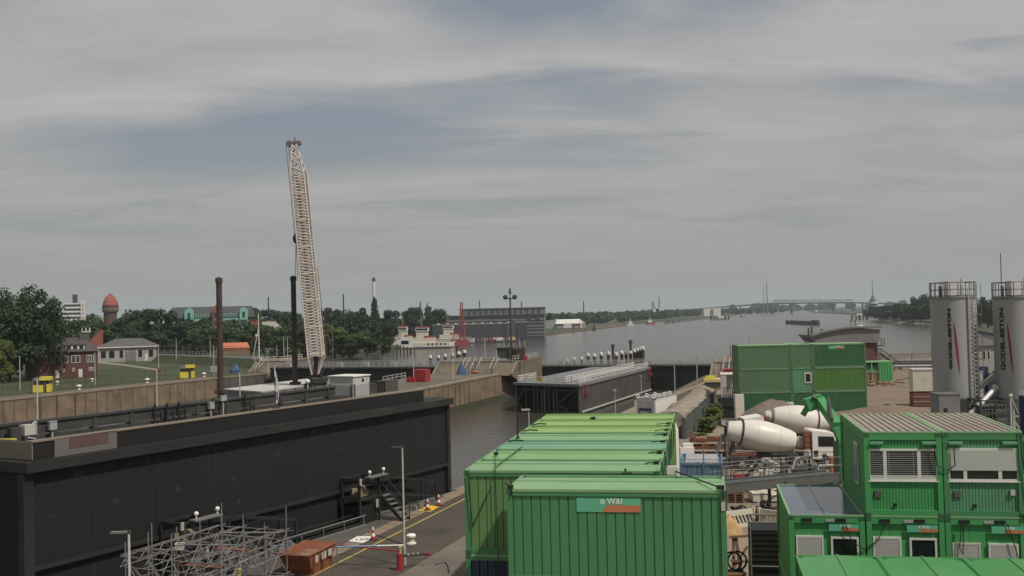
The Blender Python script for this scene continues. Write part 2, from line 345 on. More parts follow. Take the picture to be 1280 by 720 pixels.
M['sand_yellow'] = mat('sand_yellow', (0.55, 0.44, 0.2), 0.7, 0.15)
M['brick'] = mat('brick', (0.11, 0.052, 0.043), 0.9, 0.25, 1.5, dirt=(0.11, 0.05, 0.04), dirt_amt=0.5)
M['brick_red'] = mat('brick_red', (0.24, 0.085, 0.06), 0.9, 0.2, 1.0)
M['tile_red'] = mat('tile_red', (0.29, 0.085, 0.068), 0.8, 0.2, 0.8)
M['tile_dark'] = mat('tile_dark', (0.075, 0.066, 0.062), 0.8, 0.2, 0.8)
M['slate'] = mat('slate', (0.10, 0.094, 0.09), 0.8, 0.15, 0.4)
M['render_grey'] = mat('render_grey', (0.30, 0.288, 0.268), 0.85, 0.12, 0.6)
M['teal'] = mat('teal', (0.20, 0.45, 0.34), 0.5, 0.1, 0.5)
M['teal_dark'] = mat('teal_dark', (0.03, 0.045, 0.05), 0.5, 0.15, 0.5)
M['far_white'] = mat('far_white', (0.62, 0.60, 0.55), 0.7, 0.1, 0.2)
M['far_grey'] = mat('far_grey', (0.155, 0.16, 0.162), 0.6, 0.22, 0.08, dirt=(0.11, 0.12, 0.13), dirt_amt=0.6, dscale=0.15)
M['far_dark'] = mat('far_dark', (0.055, 0.06, 0.066), 0.7, 0.2, 0.1)
M['wood'] = mat('wood', (0.21, 0.12, 0.065), 0.85, 0.25, 2.0)
M['pale_wood'] = mat('pale_wood', (0.55, 0.47, 0.36), 0.85, 0.15, 2.0)
M['bark'] = mat('bark', (0.05, 0.04, 0.03), 0.95, 0.25, 1.0)
M['timber'] = mat('timber', (0.065, 0.045, 0.035), 0.9, 0.25, 1.0)
M['leaf_a'] = mat('leaf_a', (0.036, 0.056, 0.023), 0.8, 0.3, 0.25, island=0.55, spec=0.2)
M['leaf_b'] = mat('leaf_b', (0.052, 0.076, 0.025), 0.8, 0.3, 0.25, island=0.55, spec=0.2)
M['leaf_c'] = mat('leaf_c', (0.029, 0.047, 0.023), 0.8, 0.3, 0.25, island=0.55, spec=0.2)
M['leaf_d'] = mat('leaf_d', (0.075, 0.10, 0.028), 0.8, 0.3, 0.4, island=0.5, spec=0.2)
M['ramp'] = mat('ramp', (0.165, 0.132, 0.092), 0.9, 0.25, 0.4, dirt=(0.085, 0.07, 0.05), dirt_amt=0.7, dscale=0.5)
M['girder'] = mat('girder', (0.085, 0.09, 0.082), 0.6, 0.2, 0.8)
M['weed'] = mat('weed', (0.10, 0.125, 0.04), 0.9, 0.3, 1.0, island=0.5, spec=0.2)
M['sky_blue'] = mat('sky_blue', (0.22, 0.33, 0.5), 0.5, 0.1)
M['boom'] = mat('boom', (0.56, 0.505, 0.455), 0.6, 0.2, 0.8, dirt=(0.33, 0.25, 0.20), dirt_amt=0.6, dscale=0.9)
M['boom_dark'] = mat('boom_dark', (0.15, 0.105, 0.085), 0.6, 0.25, 0.8)
M['drum_white'] = mat('drum_white', (0.66, 0.62, 0.56), 0.4, 0.05, 0.6, dirt=(0.5, 0.44, 0.36), dirt_amt=0.4, dscale=0.7)
M['silo'] = mat('silo', (0.32, 0.322, 0.312), 0.42, 0.04, 0.3, dirt=(0.245, 0.24, 0.225), dirt_amt=0.5, dscale=0.5, streak=True)
M['silo_text'] = mat('silo_text', (0.02, 0.022, 0.03), 0.5, 0.1)
M['silo_red'] = mat('silo_red', (0.25, 0.02, 0.04), 0.5, 0.1)
M['tarp'] = mat('tarp', (0.24, 0.205, 0.16), 0.85, 0.3, 1.2, bump=1.0, bscale=2.5, dirt=(0.32, 0.27, 0.21), dirt_amt=0.6, dscale=1.2)
M['sheet_pile'] = mat('sheet_pile', (0.085, 0.095, 0.09), 0.7, 0.2, 0.5, dirt=(0.06, 0.07, 0.045), dirt_amt=0.6)
M['gg_steel'] = mat('gg_steel', (0.088, 0.083, 0.074), 0.65, 0.22, 0.25, dirt=(0.10, 0.085, 0.066), dirt_amt=0.5, dscale=0.5, streak=True)
M['dark_green'] = mat('dark_green', (0.018, 0.026, 0.024), 0.6, 0.2)
M['straw'] = mat('straw', (0.42, 0.28, 0.13), 0.9, 0.25, 2.0)

# ------------------------------------------------------------------ water
def water_mat():
    m = bpy.data.materials.new('water'); m.use_nodes = True; t = m.node_tree; n = t.nodes; l = t.links; p = n['Principled BSDF']
    p.inputs['Roughness'].default_value = 0.16; p.inputs['IOR'].default_value = 1.26; p.inputs['Specular IOR Level'].default_value = 0.4
    tcn = n.new('ShaderNodeTexCoord')
    def nz(sc_, det, stretch):
        mp = n.new('ShaderNodeMapping'); mp.inputs['Scale'].default_value = stretch; mp.inputs['Rotation'].default_value = (0, 0, 0.3); l.new(tcn.outputs['Object'], mp.inputs['Vector'])
        x = n.new('ShaderNodeTexNoise'); x.inputs['Scale'].default_value = sc_; x.inputs['Detail'].default_value = det; l.new(mp.outputs[0], x.inputs['Vector']); return x.outputs['Fac']
    cr = n.new('ShaderNodeValToRGB'); l.new(nz(0.006, 6, (1, 0.35, 1)), cr.inputs[0])
    cr.color_ramp.elements[0].position = 0.35; cr.color_ramp.elements[0].color = (0.048, 0.044, 0.034, 1); cr.color_ramp.elements[1].position = 0.65; cr.color_ramp.elements[1].color = (0.068, 0.063, 0.052, 1)
    l.new(cr.outputs[0], p.inputs['Base Color'])
    a = nz(0.9, 5, (1, 0.7, 1)); b_ = nz(0.08, 4, (1, 0.6, 1))
    ad = n.new('ShaderNodeMath'); ad.operation = 'ADD'; l.new(a, ad.inputs[0]); l.new(b_, ad.inputs[1])
    bp = n.new('ShaderNodeBump'); bp.inputs['Strength'].default_value = 0.35; bp.inputs['Distance'].default_value = 0.35; l.new(ad.outputs[0], bp.inputs['Height']); l.new(bp.outputs[0], p.inputs['Normal'])
    return m
WZ = -5.3
wm = MB(); wm.add([(-9000, -300, WZ), (9000, -300, WZ), (9000, 9000, WZ), (-9000, 9000, WZ)], [(0, 1, 2, 3)])
structure('water', wm, water_mat())

# ------------------------------------------------------------------ ground
BOT = -9.0
QD = Vector((0.314, 0.949, 0))                     # direction of the right quay
yard_pts = [(-60, -60), (-33, 25), (-22.2, 44.6), (-5.0, 72.8), (-4.3, 74.0), (24.9, 156.1), (38.6, 191.5), (50, 224), (62, 252), (110, 262), (240, 275), (400, 280), (400, -60)]
structure('yard', MB().prism(yard_pts, BOT, 0.0), M['yard'])
def offset_line(p, d, o): return (p[0] + d[0] * o, p[1] + d[1] * o)
RD = Vector((sin(R(18.3)), cos(R(18.3)), 0)); RN = Vector((RD.y, -RD.x, 0))
def rp(along, off):                                # point on the quay road: along from y=50, off to the right of the yellow line
    p = Vector((-10.2, 50.4, 0)) + RD * along + RN * off; return (p.x, p.y)
def sheet(name, pts, z, m):
    mb = MB(); mb.add([(x, y, z) for x, y in pts], [tuple(range(len(pts)))]); 
    o = mb.build(name, m); 
    return tag(o, kind='structure')
sheet('quay_apron', [rp(-60, -0.9), rp(21.0, -0.9), rp(21.0, -1.6), (-5.2, 72.4), (-21.5, 45.2), (-40, 10)], 0.004, M['dark_ground'])
sheet('road', [rp(-60, -0.85), rp(150, -0.85), rp(150, 4.2), rp(-60, 4.2)], 0.008, M['asphalt'])
sheet('pavement', [rp(-60, -1.75), rp(24, -1.75), rp(24, -0.85), rp(-60, -0.85)], 0.012, M['quay_strip'])
sheet('yellow_road_line', [rp(-60, -0.06), rp(150, -0.06), rp(150, 0.07), rp(-60, 0.07)], 0.012, M['road_yellow'])
sheet('quay_edge', [rp(24, -1.75), rp(112, -1.75), rp(112, -0.85), rp(24, -0.85)], 0.012, M['coping'])
for i, (a, o, l_, w_) in enumerate(((1.5, 1.2, 5.5, 1.3), (9.5, 0.5, 2.2, 2.4), (14.0, 2.2, 6.0, 0.7), (-3.5, 2.6, 3.0, 1.0))): sheet('road_patch', [rp(a, o), rp(a + l_, o + 0.06), rp(a + l_ - 0.1, o + w_), rp(a + 0.1, o + w_ - 0.05)], 0.0125, mat('road_patch', (0.06, 0.051, 0.039), 0.92, 0.25, 0.8))
for i, a in enumerate((-2.2, 4.3, 10.6, 17.2)): sheet('road_joint', [rp(a, -0.05), rp(a + 0.05, 4.18), rp(a + 0.09, 4.18), rp(a + 0.05, -0.05)], 0.0145, M['groove'])
for i, a in enumerate(range(-12, 24, 3)): sheet('pavement_joint', [rp(a, -1.74), rp(a, -0.86), rp(a + 0.05, -0.86), rp(a + 0.05, -1.74)], 0.0165, M['groove'])
# far quay road beside the lock chamber
q1, q2 = Vector((24.9, 156.1, 0)), Vector((38.6, 191.5, 0)); qd = (q2 - q1).normalized(); qn = Vector((qd.y, -qd.x, 0))
def qp(a, o): p = q1 + qd * a + qn * o; return (p.x, p.y)
sheet('lock_side_road', [qp(-60, 0.9), qp(40, 0.9), qp(40, 5.6), qp(-60, 5.6)], 0.006, M['dark_ground'])
sheet('lock_side_edge', [qp(-60, 0), qp(40, 0), qp(40, 0.9), qp(-60, 0.9)], 0.010, M['coping'])
sheet('sand_ground', [(28, 96), (60, 90), (95, 120), (110, 200), (90, 240), (60, 225), (48, 160)], 0.006, M['sand'])
sheet('gravel_ground', [rp(-20, 4.2), rp(20, 4.2), rp(20, 8.5), rp(-20, 8.5)], 0.010, M['rough_concrete'])
sheet('quay_surface', [(50, 226), (62, 251.6), (110, 261.5), (240, 274), (240, 250), (110, 238), (70, 228)], 0.012, M['pier_top'])

isl = [(-150, 40), (-88.4, 175.2), (-65.2, 227.3), (-57.0, 245.0), (-60, 262), (-75, 330), (-100, 380), (-500, 420), (-900, 300), (-900, 40)]
structure('lawn', MB().prism(isl, BOT, 0.0), M['lawn'])
wd = Vector((-65.2 + 88.4, 227.3 - 175.2, 0)).normalized(); wn = Vector((-wd.y, wd.x, 0))
def wp(a, o): p = Vector((-88.4, 175.2, 0)) + wd * a + wn * o; return (p.x, p.y)
sheet('island_edge_path', [wp(-110, 0), wp(57, 0), wp(57, 5.0), wp(-110, 5.0)], 0.006, M['pier_top'])
sheet('island_coping', [wp(-110, 0), wp(57, 0), wp(57, 0.8), wp(-110, 0.8)], 0.010, M['quay_strip'])
pA, pB, pC = at(112, 452), at(150, 456), at(196, 462)
sheet('garden_path', [(at(110, 451).x, at(110, 451).y), (at(150, 454.5).x, at(150, 454.5).y), (at(196, 461).x, at(196, 461).y), (at(196, 463).x, at(196, 463).y), (at(150, 456.5).x, at(150, 456.5).y), (at(110, 453).x, at(110, 453).y)], 0.008, M['path'])

pier_pts = [(-40.5, 150), (-26, 195), (-16.6, 221), (-12, 236), (4, 232), (0.4, 225.5), (-11, 192.9), (-25.5, 150)]
structure('pier_ground', MB().prism(pier_pts, BOT, 0.0), M['pier_top'])
sheet('pier_coping', [(-11.9, 193.2), (-26.4, 150), (-25.5, 150), (-11, 192.9), (-3.2, 215), (-4.1, 215.3)], 0.006, M['coping'])
sheet('pier_coping', [(-40.5, 150), (-26, 195), (-17, 220), (-16.2, 219.6), (-25.2, 194.8), (-39.7, 150)], 0.006, M['coping'])

bankz = -4.0
left_bank = [(-57, 258), (-86, 400), (-69.6, 515.5), (-61.9, 556), (-34, 640), (20, 778), (77, 990), (172, 1379), (334, 1857), (590, 2600), (700, 3100), (1000, 4200), (600, 8800), (-8800, 8800), (-8800, 200), (-890, 200), (-600, 320)]
structure('left_bank', MB().prism(left_bank, BOT, bankz), M['far_land'])
right_bank = [(330, 400), (250, 530), (368, 895), (459, 1273), (584, 1712), (830, 2850), (1200, 4100), (1400, 8800), (8800, 8800), (8800, 200), (500, 285)]
structure('right_bank', MB().prism(right_bank, BOT, bankz), M['far_land'])
structure('far_bank', MB().prism([(900, 4300), (1500, 4300), (1700, 8700), (500, 8700)], BOT, bankz + 0.2), M['far_land'])
# sandy shore with a revetment in front of the barn
structure('shore', MB().prism([(20, 775), (26, 800), (84, 1003), (128, 1180), (118, 1180), (76, 990)], BOT, bankz + 0.3), mat('mud_shore', (0.16, 0.115, 0.085), 0.95, 0.4, 0.05, dirt=(0.07, 0.065, 0.04), dirt_amt=0.8, dscale=0.06))

# ------------------------------------------------------------------ lock walls (things of their own) and raised heads
def wall_thing(name, label, p0, p1, out, z0=BOT, z1=-0.02, step=3.4, mat_='quay_wall'):
    p0, p1 = Vector((*p0, 0)), Vector((*p1, 0)); d = p1 - p0; ln = d.length; d.normalize()
    n = Vector((d.y, -d.x, 0)) * out
    root = thing(name, label, 'wall', p0, atan2(d.y, d.x))
    sy = -1 if (Vector((d.y, -d.x, 0)) * out).dot(Vector((d.y, -d.x, 0))) > 0 else 1
    MB().box(0, ln, -0.25, 0.25, z0, z1).build('wall_face', M[mat_], root)
    MB().box(0, ln, -0.36, 0.36, z1 - 0.25, z1 + 0.045).build('coping', M['quay_strip'], root)
    gv = MB(); x = step * 0.6; yf = sy * 0.255
    rng = random.Random(len(label))
    while x < ln:
        w = rng.choice((0.12, 0.16, 0.3)); gv.box(x - w / 2, x + w / 2, yf - 0.02, yf + 0.02, z0, z1 - 0.36); x += step * rng.uniform(0.6, 1.35)
    gv.build('joint', M['groove'], root)
    MB().box(0, ln, yf - 0.03, yf + 0.03, WZ - 1, WZ + 0.9).build('waterline_band', M['algae'], root)
    return root
wall_thing('quay_wall', 'long stained brown lock wall below the lawn, with dark vertical joints', (-140, 59.3), (-65.2, 227.3), 1)
wall_thing('quay_wall', 'short dark recess wall at the far end of the lawn quay', (-65.2, 227.3), (-57.0, 245.0), 1, mat_='gg_steel')
wall_thing('quay_wall', 'weathered brown wall along the water side of the middle pier', (-25.5, 150), (-0.5, 222), 1)
wall_thing('quay_wall', 'brown wall on the far side of the middle pier facing the black lock gate', (-16.6, 221), (-40.5, 150), 1)
wall_thing('quay_wall', 'quay wall below the road on the right of the lock chamber', (38.6, 191.5), (-4.3, 74.0), 1)

def head(name, label, toe0, toe1, back1, back0, top=2.4, run=3.2, mat_='coping', steps=((0.2, 1.2),)):
    """raised concrete lock head with a sloped front"""
    t0, t1, b1, b0 = (Vector((*p, 0)) for p in (toe0, toe1, back1, back0))
    d = (t1 - t0); ln = d.length; d.normalize(); n = Vector((-d.y, d.x, 0))
    if n.dot((b0 + b1) * 0.5 - t0) < 0: n = -n
    root = thing(name, label, 'lock head', t0, atan2(d.y, d.x))
    inv = Matrix.Translation(t0) @ Matrix.Rotation(atan2(d.y, d.x), 4, 'Z'); inv = inv.inverted()
    f = lambda p: inv @ p
    pts = [t0, t1, t1 + n * run, t0 + n * run]
    mb = MB()
    a = [f(t0), f(t1), f(t1 + n * run), f(t0 + n * run), f(b1), f(b0)]
    vs = [(a[0].x, a[0].y, -0.4), (a[1].x, a[1].y, -0.4), (a[4].x, a[4].y, -7), (a[5].x, a[5].y, -7), (a[3].x, a[3].y, top), (a[2].x, a[2].y, top), (a[4].x, a[4].y, top), (a[5].x, a[5].y, top)]
    mb.add(vs, [(0, 1, 5, 4), (4, 5, 6, 7), (1, 2, 6, 5), (2, 3, 7, 6), (3, 0, 4, 7)])
    mb.build('embankment', M['ramp'], root)
    e = MB()
    e.bar((a[3].x, a[3].y, top + 0.05), (a[2].x, a[2].y, top + 0.05), 0.5, 0.12)
    for i in (0, 1): e.bar((a[i].x, a[i].y, -0.1), (a[3 - i].x, a[3 - i].y, top), 0.45, 0.2)
    e.build('edge_kerb', M['path'], root)
    return root, ln, n, run, top
head_l = head('lock_abutment', 'raised brown concrete lock head with sloped ramp behind the lawn quay', (-64, 246), (-55.5, 242.5), (-52, 262), (-66, 268))
head_m = head('lock_abutment', 'raised brown concrete lock head with stairs at the far end of the middle pier', (-17.6, 220.8), (-0.6, 213.8), (6.5, 236), (-13, 244))
head_r = head('lock_abutment', 'raised concrete lock head with ramp at the end of the right quay', (36.6, 190.3), (42.2, 188.2), (55, 226), (49, 229))
sheet('head_paving', [(-16.5, 224.6), (0.5, 217.6), (5.9, 235.4), (-12.6, 243)], 2.408, M['pier_top'])
# stepped side strips on the ramps and the flood bank on the island
def ramp_stair(label, hd, x, w=1.0, m='off_white'):
    root, ln, n, run, top = hd
    p = root.matrix_basis @ Vector((x, 0, 0)); s = 1
    t = thing('ramp_stair', label, 'stairs', p, root.rotation_euler.z)
    mb = MB(); k = 10
    for i in range(k): mb.box(-w / 2, w / 2, run * i / k, run * (i + 1) / k + 0.02, -0.35, top * (i + 1) / k + 0.02)
    mb.build('steps', M['path'], t)
    for sx in (-w / 2, w / 2):
        h = MB(); h.tube((sx, 0, 1.0), (sx, run, top + 1.0), 0.06); h.tube((sx, 0, 0), (sx, 0, 1.0), 0.05); h.tube((sx, run, top), (sx, run, top + 1.0), 0.05); h.tube((sx, run / 2, top / 2), (sx, run / 2, top / 2 + 1.0), 0.05)
        h.build('handrail', M[m], t)
ramp_stair('left ramp stair with pale handrails on the pier head, next to the blue tarpaulin', head_m, 7.0)
ramp_stair('middle ramp stair with two bright handrails on the pier head', head_m, 9.6, 1.4)
ramp_stair('bare ramp stair near the right corner of the pier head', head_m, 13.8)
ramp_stair('stair with pale handrails up the lock head behind the lawn quay', head_l, 2.4)
ramp_stair('stair up the lock head at the end of the right quay', head_r, 2.8)
fb = thing('flood_bank', 'low grey flood wall running behind the lawn from the grey building to the lock head', 'wall', (-66, 268, 0))
mb = MB()
A, B = Vector((0, 0, 0)), Vector((-46, 54.6, 0))
dd = (B - A).normalized(); nn = Vector((dd.y, -dd.x, 0))
if nn.y > 0: nn = -nn
mb.extr([(0, 0), (3.0, 0), (0.8, 2.1), (0, 2.1)], A, nn, (0, 0, 1), dd, (B - A).length)
mb.build('grass_slope', M['lawn'], fb)
mb = MB(); mb.extr([(0, 2.11), (0.8, 2.11), (0.8, 2.5), (0, 2.5)], A, nn, (0, 0, 1), dd, (B - A).length); mb.build('coping', M['off_white'], fb)

# ------------------------------------------------------------------ haze
def make_haze():
    m = bpy.data.materials.new('haze'); m.use_nodes = True; t = m.node_tree; n = t.nodes
    n.remove(n['Principled BSDF']); v = n.new('ShaderNodeVolumePrincipled')
    v.inputs['Color'].default_value = (0.74, 0.82, 0.90, 1); v.inputs['Density'].default_value = 0.0001; v.inputs['Anisotropy'].default_value = 0.1
    t.links.new(v.outputs[0], n['Material Output'].inputs['Volume'])
    mb = MB(); mb.box(-9100, 9100, -350, 9100, -10.2, 92)
    o = mb.build('haze', m); o['kind'] = 'stuff'
make_haze()

# ------------------------------------------------------------------ container family
TH = R(10.65)                                       # the container yard's axis, clockwise from straight ahead
AX = Vector((sin(TH), cos(TH), 0)); RT = Vector((cos(TH), -sin(TH), 0)); YZ = -TH
CACHE = {}
def cmesh(key, fn):
    """cached mesh data -> new object"""
    if key not in CACHE: CACHE[key] = fn(); return CACHE[key]
    o = CACHE[key].copy(); COL.objects.link(o); return o
def site_container(label, loc, rz, L_=6.06, W_=2.44, H_=2.6, body='green_a', roof='roof_green', sign=False, group=None, name='site_container', pitch=0.257, front_body=None, frame=None):
    t = thing(name, label, 'container', loc, rz, group)
    frame = frame or body
    def fr():
        mb = MB(); p = 0.15
        for x in (0, L_ - p):
            for y in (0, W_ - p): mb.box(x, x + p, y, y + p, 0, H_ - 0.02)
        for z0, z1 in ((0.0, 0.16), (H_ - 0.2, H_ - 0.02)):
            for y in (0.012, W_ - 0.10): mb.box(p, L_ - p, y, y + 0.088, z0 + 0.01, z1)
            for x in (0.012, L_ - 0.10): mb.box(x, x + 0.088, p, W_ - p, z0 + 0.01, z1)
        return mb.build('frame', M[frame])
    o = cmesh(('fr', L_, W_, H_, frame), fr); o.parent = t
    def cc():
        mb = MB()
        for x in (-0.012, L_ - 0.168):
            for y in (-0.012, W_ - 0.168):
                for z in (-0.004, H_ - 0.128): mb.box(x, x + 0.18, y, y + 0.18, z, z + 0.12)
        return mb.build('corner_casting', M['green_f'] if body.startswith('green') or frame.startswith('green') else M['dark_steel'])
    def rf():
        mb = MB(); z = H_ - 0.05; sw = W_ > L_; A_, B_ = (W_, L_) if sw else (L_, W_); h = B_ / 2
        q = (lambda a, b, c: (b, a, c)) if sw else (lambda a, b, c: (a, b, c))
        bx = (lambda a0, a1, b0, b1, c0, c1: mb.box(b0, b1, a0, a1, c0, c1)) if sw else mb.box
        # two low-pitched sheets with a raised seam and rolled edges
        for k in range(2):
            y0, y1 = (0.03, h - 0.02) if k == 0 else (h + 0.02, B_ - 0.03)
            za, zb = (z, z + 0.075) if k == 0 else (z + 0.075, z)
            mb.add([q(0.03, y0, za), q(A_ - 0.03, y0, za), q(A_ - 0.03, y1, zb), q(0.03, y1, zb)], [(0, 3, 2, 1) if sw else (0, 1, 2, 3)])
        bx(0.03, A_ - 0.03, h - 0.03, h + 0.03, z, z + 0.10)
        for y in (0.0, B_ - 0.07): bx(0.1, A_ - 0.1, y, y + 0.07, z - 0.02, z + 0.055)
        for x in (0.0, A_ - 0.07): bx(x, x + 0.07, 0.1, B_ - 0.1, z - 0.02, z + 0.058)
        return mb.build('roof', M[roof])
    o = cmesh(('rf', L_, W_, H_, roof), rf); o.parent = t
    def panel(kind):
        def f():
            mb = MB(); b = 0.16; hh = H_ - 0.36
            if kind == 'front': mb.corr((0.15, 0.085, b), (1, 0, 0), (0, -1, 0), L_ - 0.3, hh, pitch, 0.035)
            elif kind == 'back': mb.corr((0.15, W_ - 0.085, b), (1, 0, 0), (0, 1, 0), L_ - 0.3, hh, pitch, 0.035)
            elif kind == 'left': mb.corr((0.085, 0.15, b), (0, 1, 0), (-1, 0, 0), W_ - 0.3, hh, pitch, 0.035)
            else: mb.corr((L_ - 0.085, 0.15, b), (0, 1, 0), (1, 0, 0), W_ - 0.3, hh, pitch, 0.035)
            return mb.build('wall_panel', M[(front_body or body) if kind == 'front' else body])
        return f
    for k in ('front', 'back', 'left', 'right'):
        o = cmesh(('pn', k, L_, W_, H_, body, front_body, pitch), panel(k)); o.parent = t
    o = cmesh(('cc', L_, W_, H_, body.startswith('green') or frame.startswith('green')), cc); o.parent = t
    return t
def sign_board(parent, x, y, z, w=1.72, h=0.4, small=False):
    mb = MB(); mb.box(x, x + w, y - 0.012, y, z - h, z); b = mb.build('sign', M['sign_green'], parent)
    mb = MB(); f = 0.47
    mb.add([(x + w * 0.40, y - 0.018, z - h * 0.99), (x + w * 0.995, y - 0.018, z - h * 0.99), (x + w * 0.995, y - 0.018, z - h * 0.52), (x + w * 0.47, y - 0.018, z - h * 0.52)], [(0, 1, 2, 3)])
    mb.build('sign_band', M['sign_orange'], b)
    Mx = Matrix.Translation((x + w * 0.60, y - 0.016, z - h * 0.27)) @ UPRIGHT
    text_obj('W&I', h * 0.56, M['sign_white'], b, Mx, bold=0.004)
    mb = MB()
    for i in range(5):                             # the small petal mark beside the lettering
        a = 2 * pi * i / 5 + 0.3; cx, cz = x + w * 0.41 + cos(a) * h * 0.12, z - h * 0.28 + sin(a) * h * 0.12
        q = [(cx + cos(2 * pi * k / 8) * h * 0.085, y - 0.017, cz + sin(2 * pi * k / 8) * h * 0.075) for k in range(8)]
        mb.add(q, [tuple(range(8))])
    mb.build('emblem', M['sign_white'], b)
    return b
def roof_clutter(kind, label, p, rz=0.0):
    t = None
    mb = MB()
    if kind == 'plug':
        mb.cbox((0, 0, 0), (0.22, 0.16, 0.14)); mb.tube((0.1, 0, 0.07), (0.3, 0.05, 0.03), 0.03); mb.tube((-0.1, 0.02, 0.05), (-0.22, 0.1, 0.02), 0.025)
        o = mb.build('plug_connector', M['black']); tag(o, label, 'connector')
    elif kind == 'cable':
        o = None
    o.location = p; o.rotation_euler.z = rz; return o
TOP = CAM_H - 4.88
def cable(label, pts, r=0.022, m='black', name='power_cable', sag=0.0):
    """one hanging or lying cable; origin at its first point"""
    P = [Vector(p) for p in pts]; o0 = P[0].copy(); fine = []
    for a, b in zip(P, P[1:]):
        for k in range(6):
            f = k / 6; q = a.lerp(b, f); q.z -= sag * 4 * f * (1 - f); fine.append(q - o0)
    fine.append(P[-1] - o0)
    mb = MB(); mb.path(fine, r, 5)
    o = mb.build(name, M[m], smooth=True, loc=o0); return tag(o, label, 'cable')

# ---- the seven-row stack, three tiers high
S0 = Vector((-1.6435, 32.005, 0)); HC = TOP / 3.0
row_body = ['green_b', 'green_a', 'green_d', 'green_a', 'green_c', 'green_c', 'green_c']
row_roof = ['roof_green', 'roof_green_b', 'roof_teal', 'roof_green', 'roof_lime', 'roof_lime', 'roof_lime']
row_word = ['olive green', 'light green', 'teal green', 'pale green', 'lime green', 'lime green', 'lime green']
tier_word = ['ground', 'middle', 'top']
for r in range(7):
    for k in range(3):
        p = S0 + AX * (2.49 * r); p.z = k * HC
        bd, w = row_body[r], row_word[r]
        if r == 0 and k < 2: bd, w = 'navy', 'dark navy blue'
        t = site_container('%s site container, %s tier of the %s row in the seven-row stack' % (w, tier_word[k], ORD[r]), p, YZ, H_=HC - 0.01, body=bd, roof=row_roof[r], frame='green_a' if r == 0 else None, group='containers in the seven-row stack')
# ---- the near single stack
N0 = Vector((-0.29, 28.886, 0)); HN = (CAM_H - 4.958) / 3.0
for k in range(3):
    p = N0 + AX * 0.0; p = p.copy(); p.z = k * HN
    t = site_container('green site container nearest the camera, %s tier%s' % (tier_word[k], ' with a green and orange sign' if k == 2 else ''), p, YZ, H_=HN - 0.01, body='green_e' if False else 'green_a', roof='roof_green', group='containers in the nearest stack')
    if k == 2:
        sign_board(t, 1.97, 0.045, HN - 0.23, 1.78, 0.40)
        pl = MB().box(5.93, 6.03, -0.02, -0.008, HN - 0.55, HN - 0.3).build('number_plate', M['off_white'], t)
# roof clutter and cables
def on_stack(u, v, dz=0.0): p = S0 + RT * u + AX * v; p.z = TOP + dz; return p
def on_near(u, v, dz=0.0): p = N0 + RT * u + AX * v; p.z = 3 * HN + dz; return p
tag(MB().cbox((0, 0, 0), (0.15, 0.1, 0.11)).tube((0, 0, 0.1), (0.04, 0.02, 0.2), 0.015).build('plug_connector', M['black'], loc=on_stack(0.4, 3.05, 0.03)), 'small dark plug connector lying near the left edge of the light green roof', 'connector')
tag(MB().tube((0, 0, 0), (0.02, 0, 0.75), 0.03).tube((0, 0, 0.7), (0, 0, 1.15), 0.014).cbox((0, 0, -0.02), (0.14, 0.14, 0.05)).build('roof_aerial', M['black'], loc=on_stack(0.25, 8.0, 0.02)), 'thin black aerial standing at the left end of the teal roof', 'aerial')
tag(MB().cbox((0, 0, 0), (0.2, 0.13, 0.12)).tube((0, 0, 0.06), (-0.16, 0.1, 0.02), 0.022).build('plug_connector', M['black'], loc=on_stack(2.55, 14.1, 0.06)), 'black plug connector lying in the middle of the lime green roof', 'connector')
for i, v in enumerate((1.2, 3.6, 6.4, 8.5, 10.0, 12.3)):
    mb = MB(); mb.cbox((0.1, 0, 0), (0.16, 0.1, 0.08)); mb.path([(0.1, 0, 0.06), (0.25, 0.05, 0.08), (0.31, 0.02, -0.2), (0.29, -0.1, -0.9)], 0.018, 5); mb.path([(0.05, 0, 0.05), (-0.15, 0.08, 0.03), (-0.25 - 0.03 * i, 0.0, 0.02)], 0.018, 5)
    tag(mb.build('plug_connector', M['black'], loc=on_stack(5.82, v, 0.03)), 'black plug connector hanging over the right roof edge of the stack, %s from the front' % ORD[i], 'connector', 'plug connectors on the stack edge')
for i, v in enumerate((6.6, 9.9, 12.2)):
    mb = MB(); mb.path([(0, 0, 0.0), (0.3, 0.04, 0.04), (0.6, -0.02, 0.02)], 0.03, 5)
    tag(mb.build('cable_end', M['dark_green'], loc=on_stack(0.12, v, 0.05)), 'dark cable end lying on the left roof edge of the stack, %s from the front' % ORD[i], 'cable', 'cable ends on the left roof edge')
cable('black cable running diagonally over the front light green roof and down its wall', [on_stack(0.42, 2.9, 0.1), on_stack(0.95, 0.3, 0.09), on_stack(1.0, -0.05, 0.0), on_stack(1.02, -0.06, -1.3), on_stack(1.05, -0.06, -3.2)], 0.012)
cable('thin black cable hanging slantwise on the olive green front wall', [on_stack(0.88, -0.06, -0.5), on_stack(0.25, -0.06, -1.75), on_stack(0.12, -0.06, -0.1)], 0.014)
cable('thin cable lying straight across the front two light green roofs', [on_stack(0.98, 4.9, 0.08), on_stack(1.0, 2.4, 0.09), on_stack(0.98, 0.2, 0.09)], 0.018)
cable('black cable stretched over the right end of the nearest green roof', [on_near(4.55, 2.7, 0.12), on_near(5.0, 1.9, 0.1), on_near(5.85, 0.12, 0.08)], 0.022)
tag(MB().cbox((0, 0, 0), (0.2, 0.13, 0.11)).tube((0.03, -0.05, 0.03), (0.08, -0.1, -0.25), 0.022).tube((-0.05, 0, 0.06), (-0.2, 0.1, 0.12), 0.018).build('plug_connector', M['black'], loc=on_near(5.92, 0.05, 0.02)), 'black plug connector at the front right roof corner of the nearest container', 'connector')
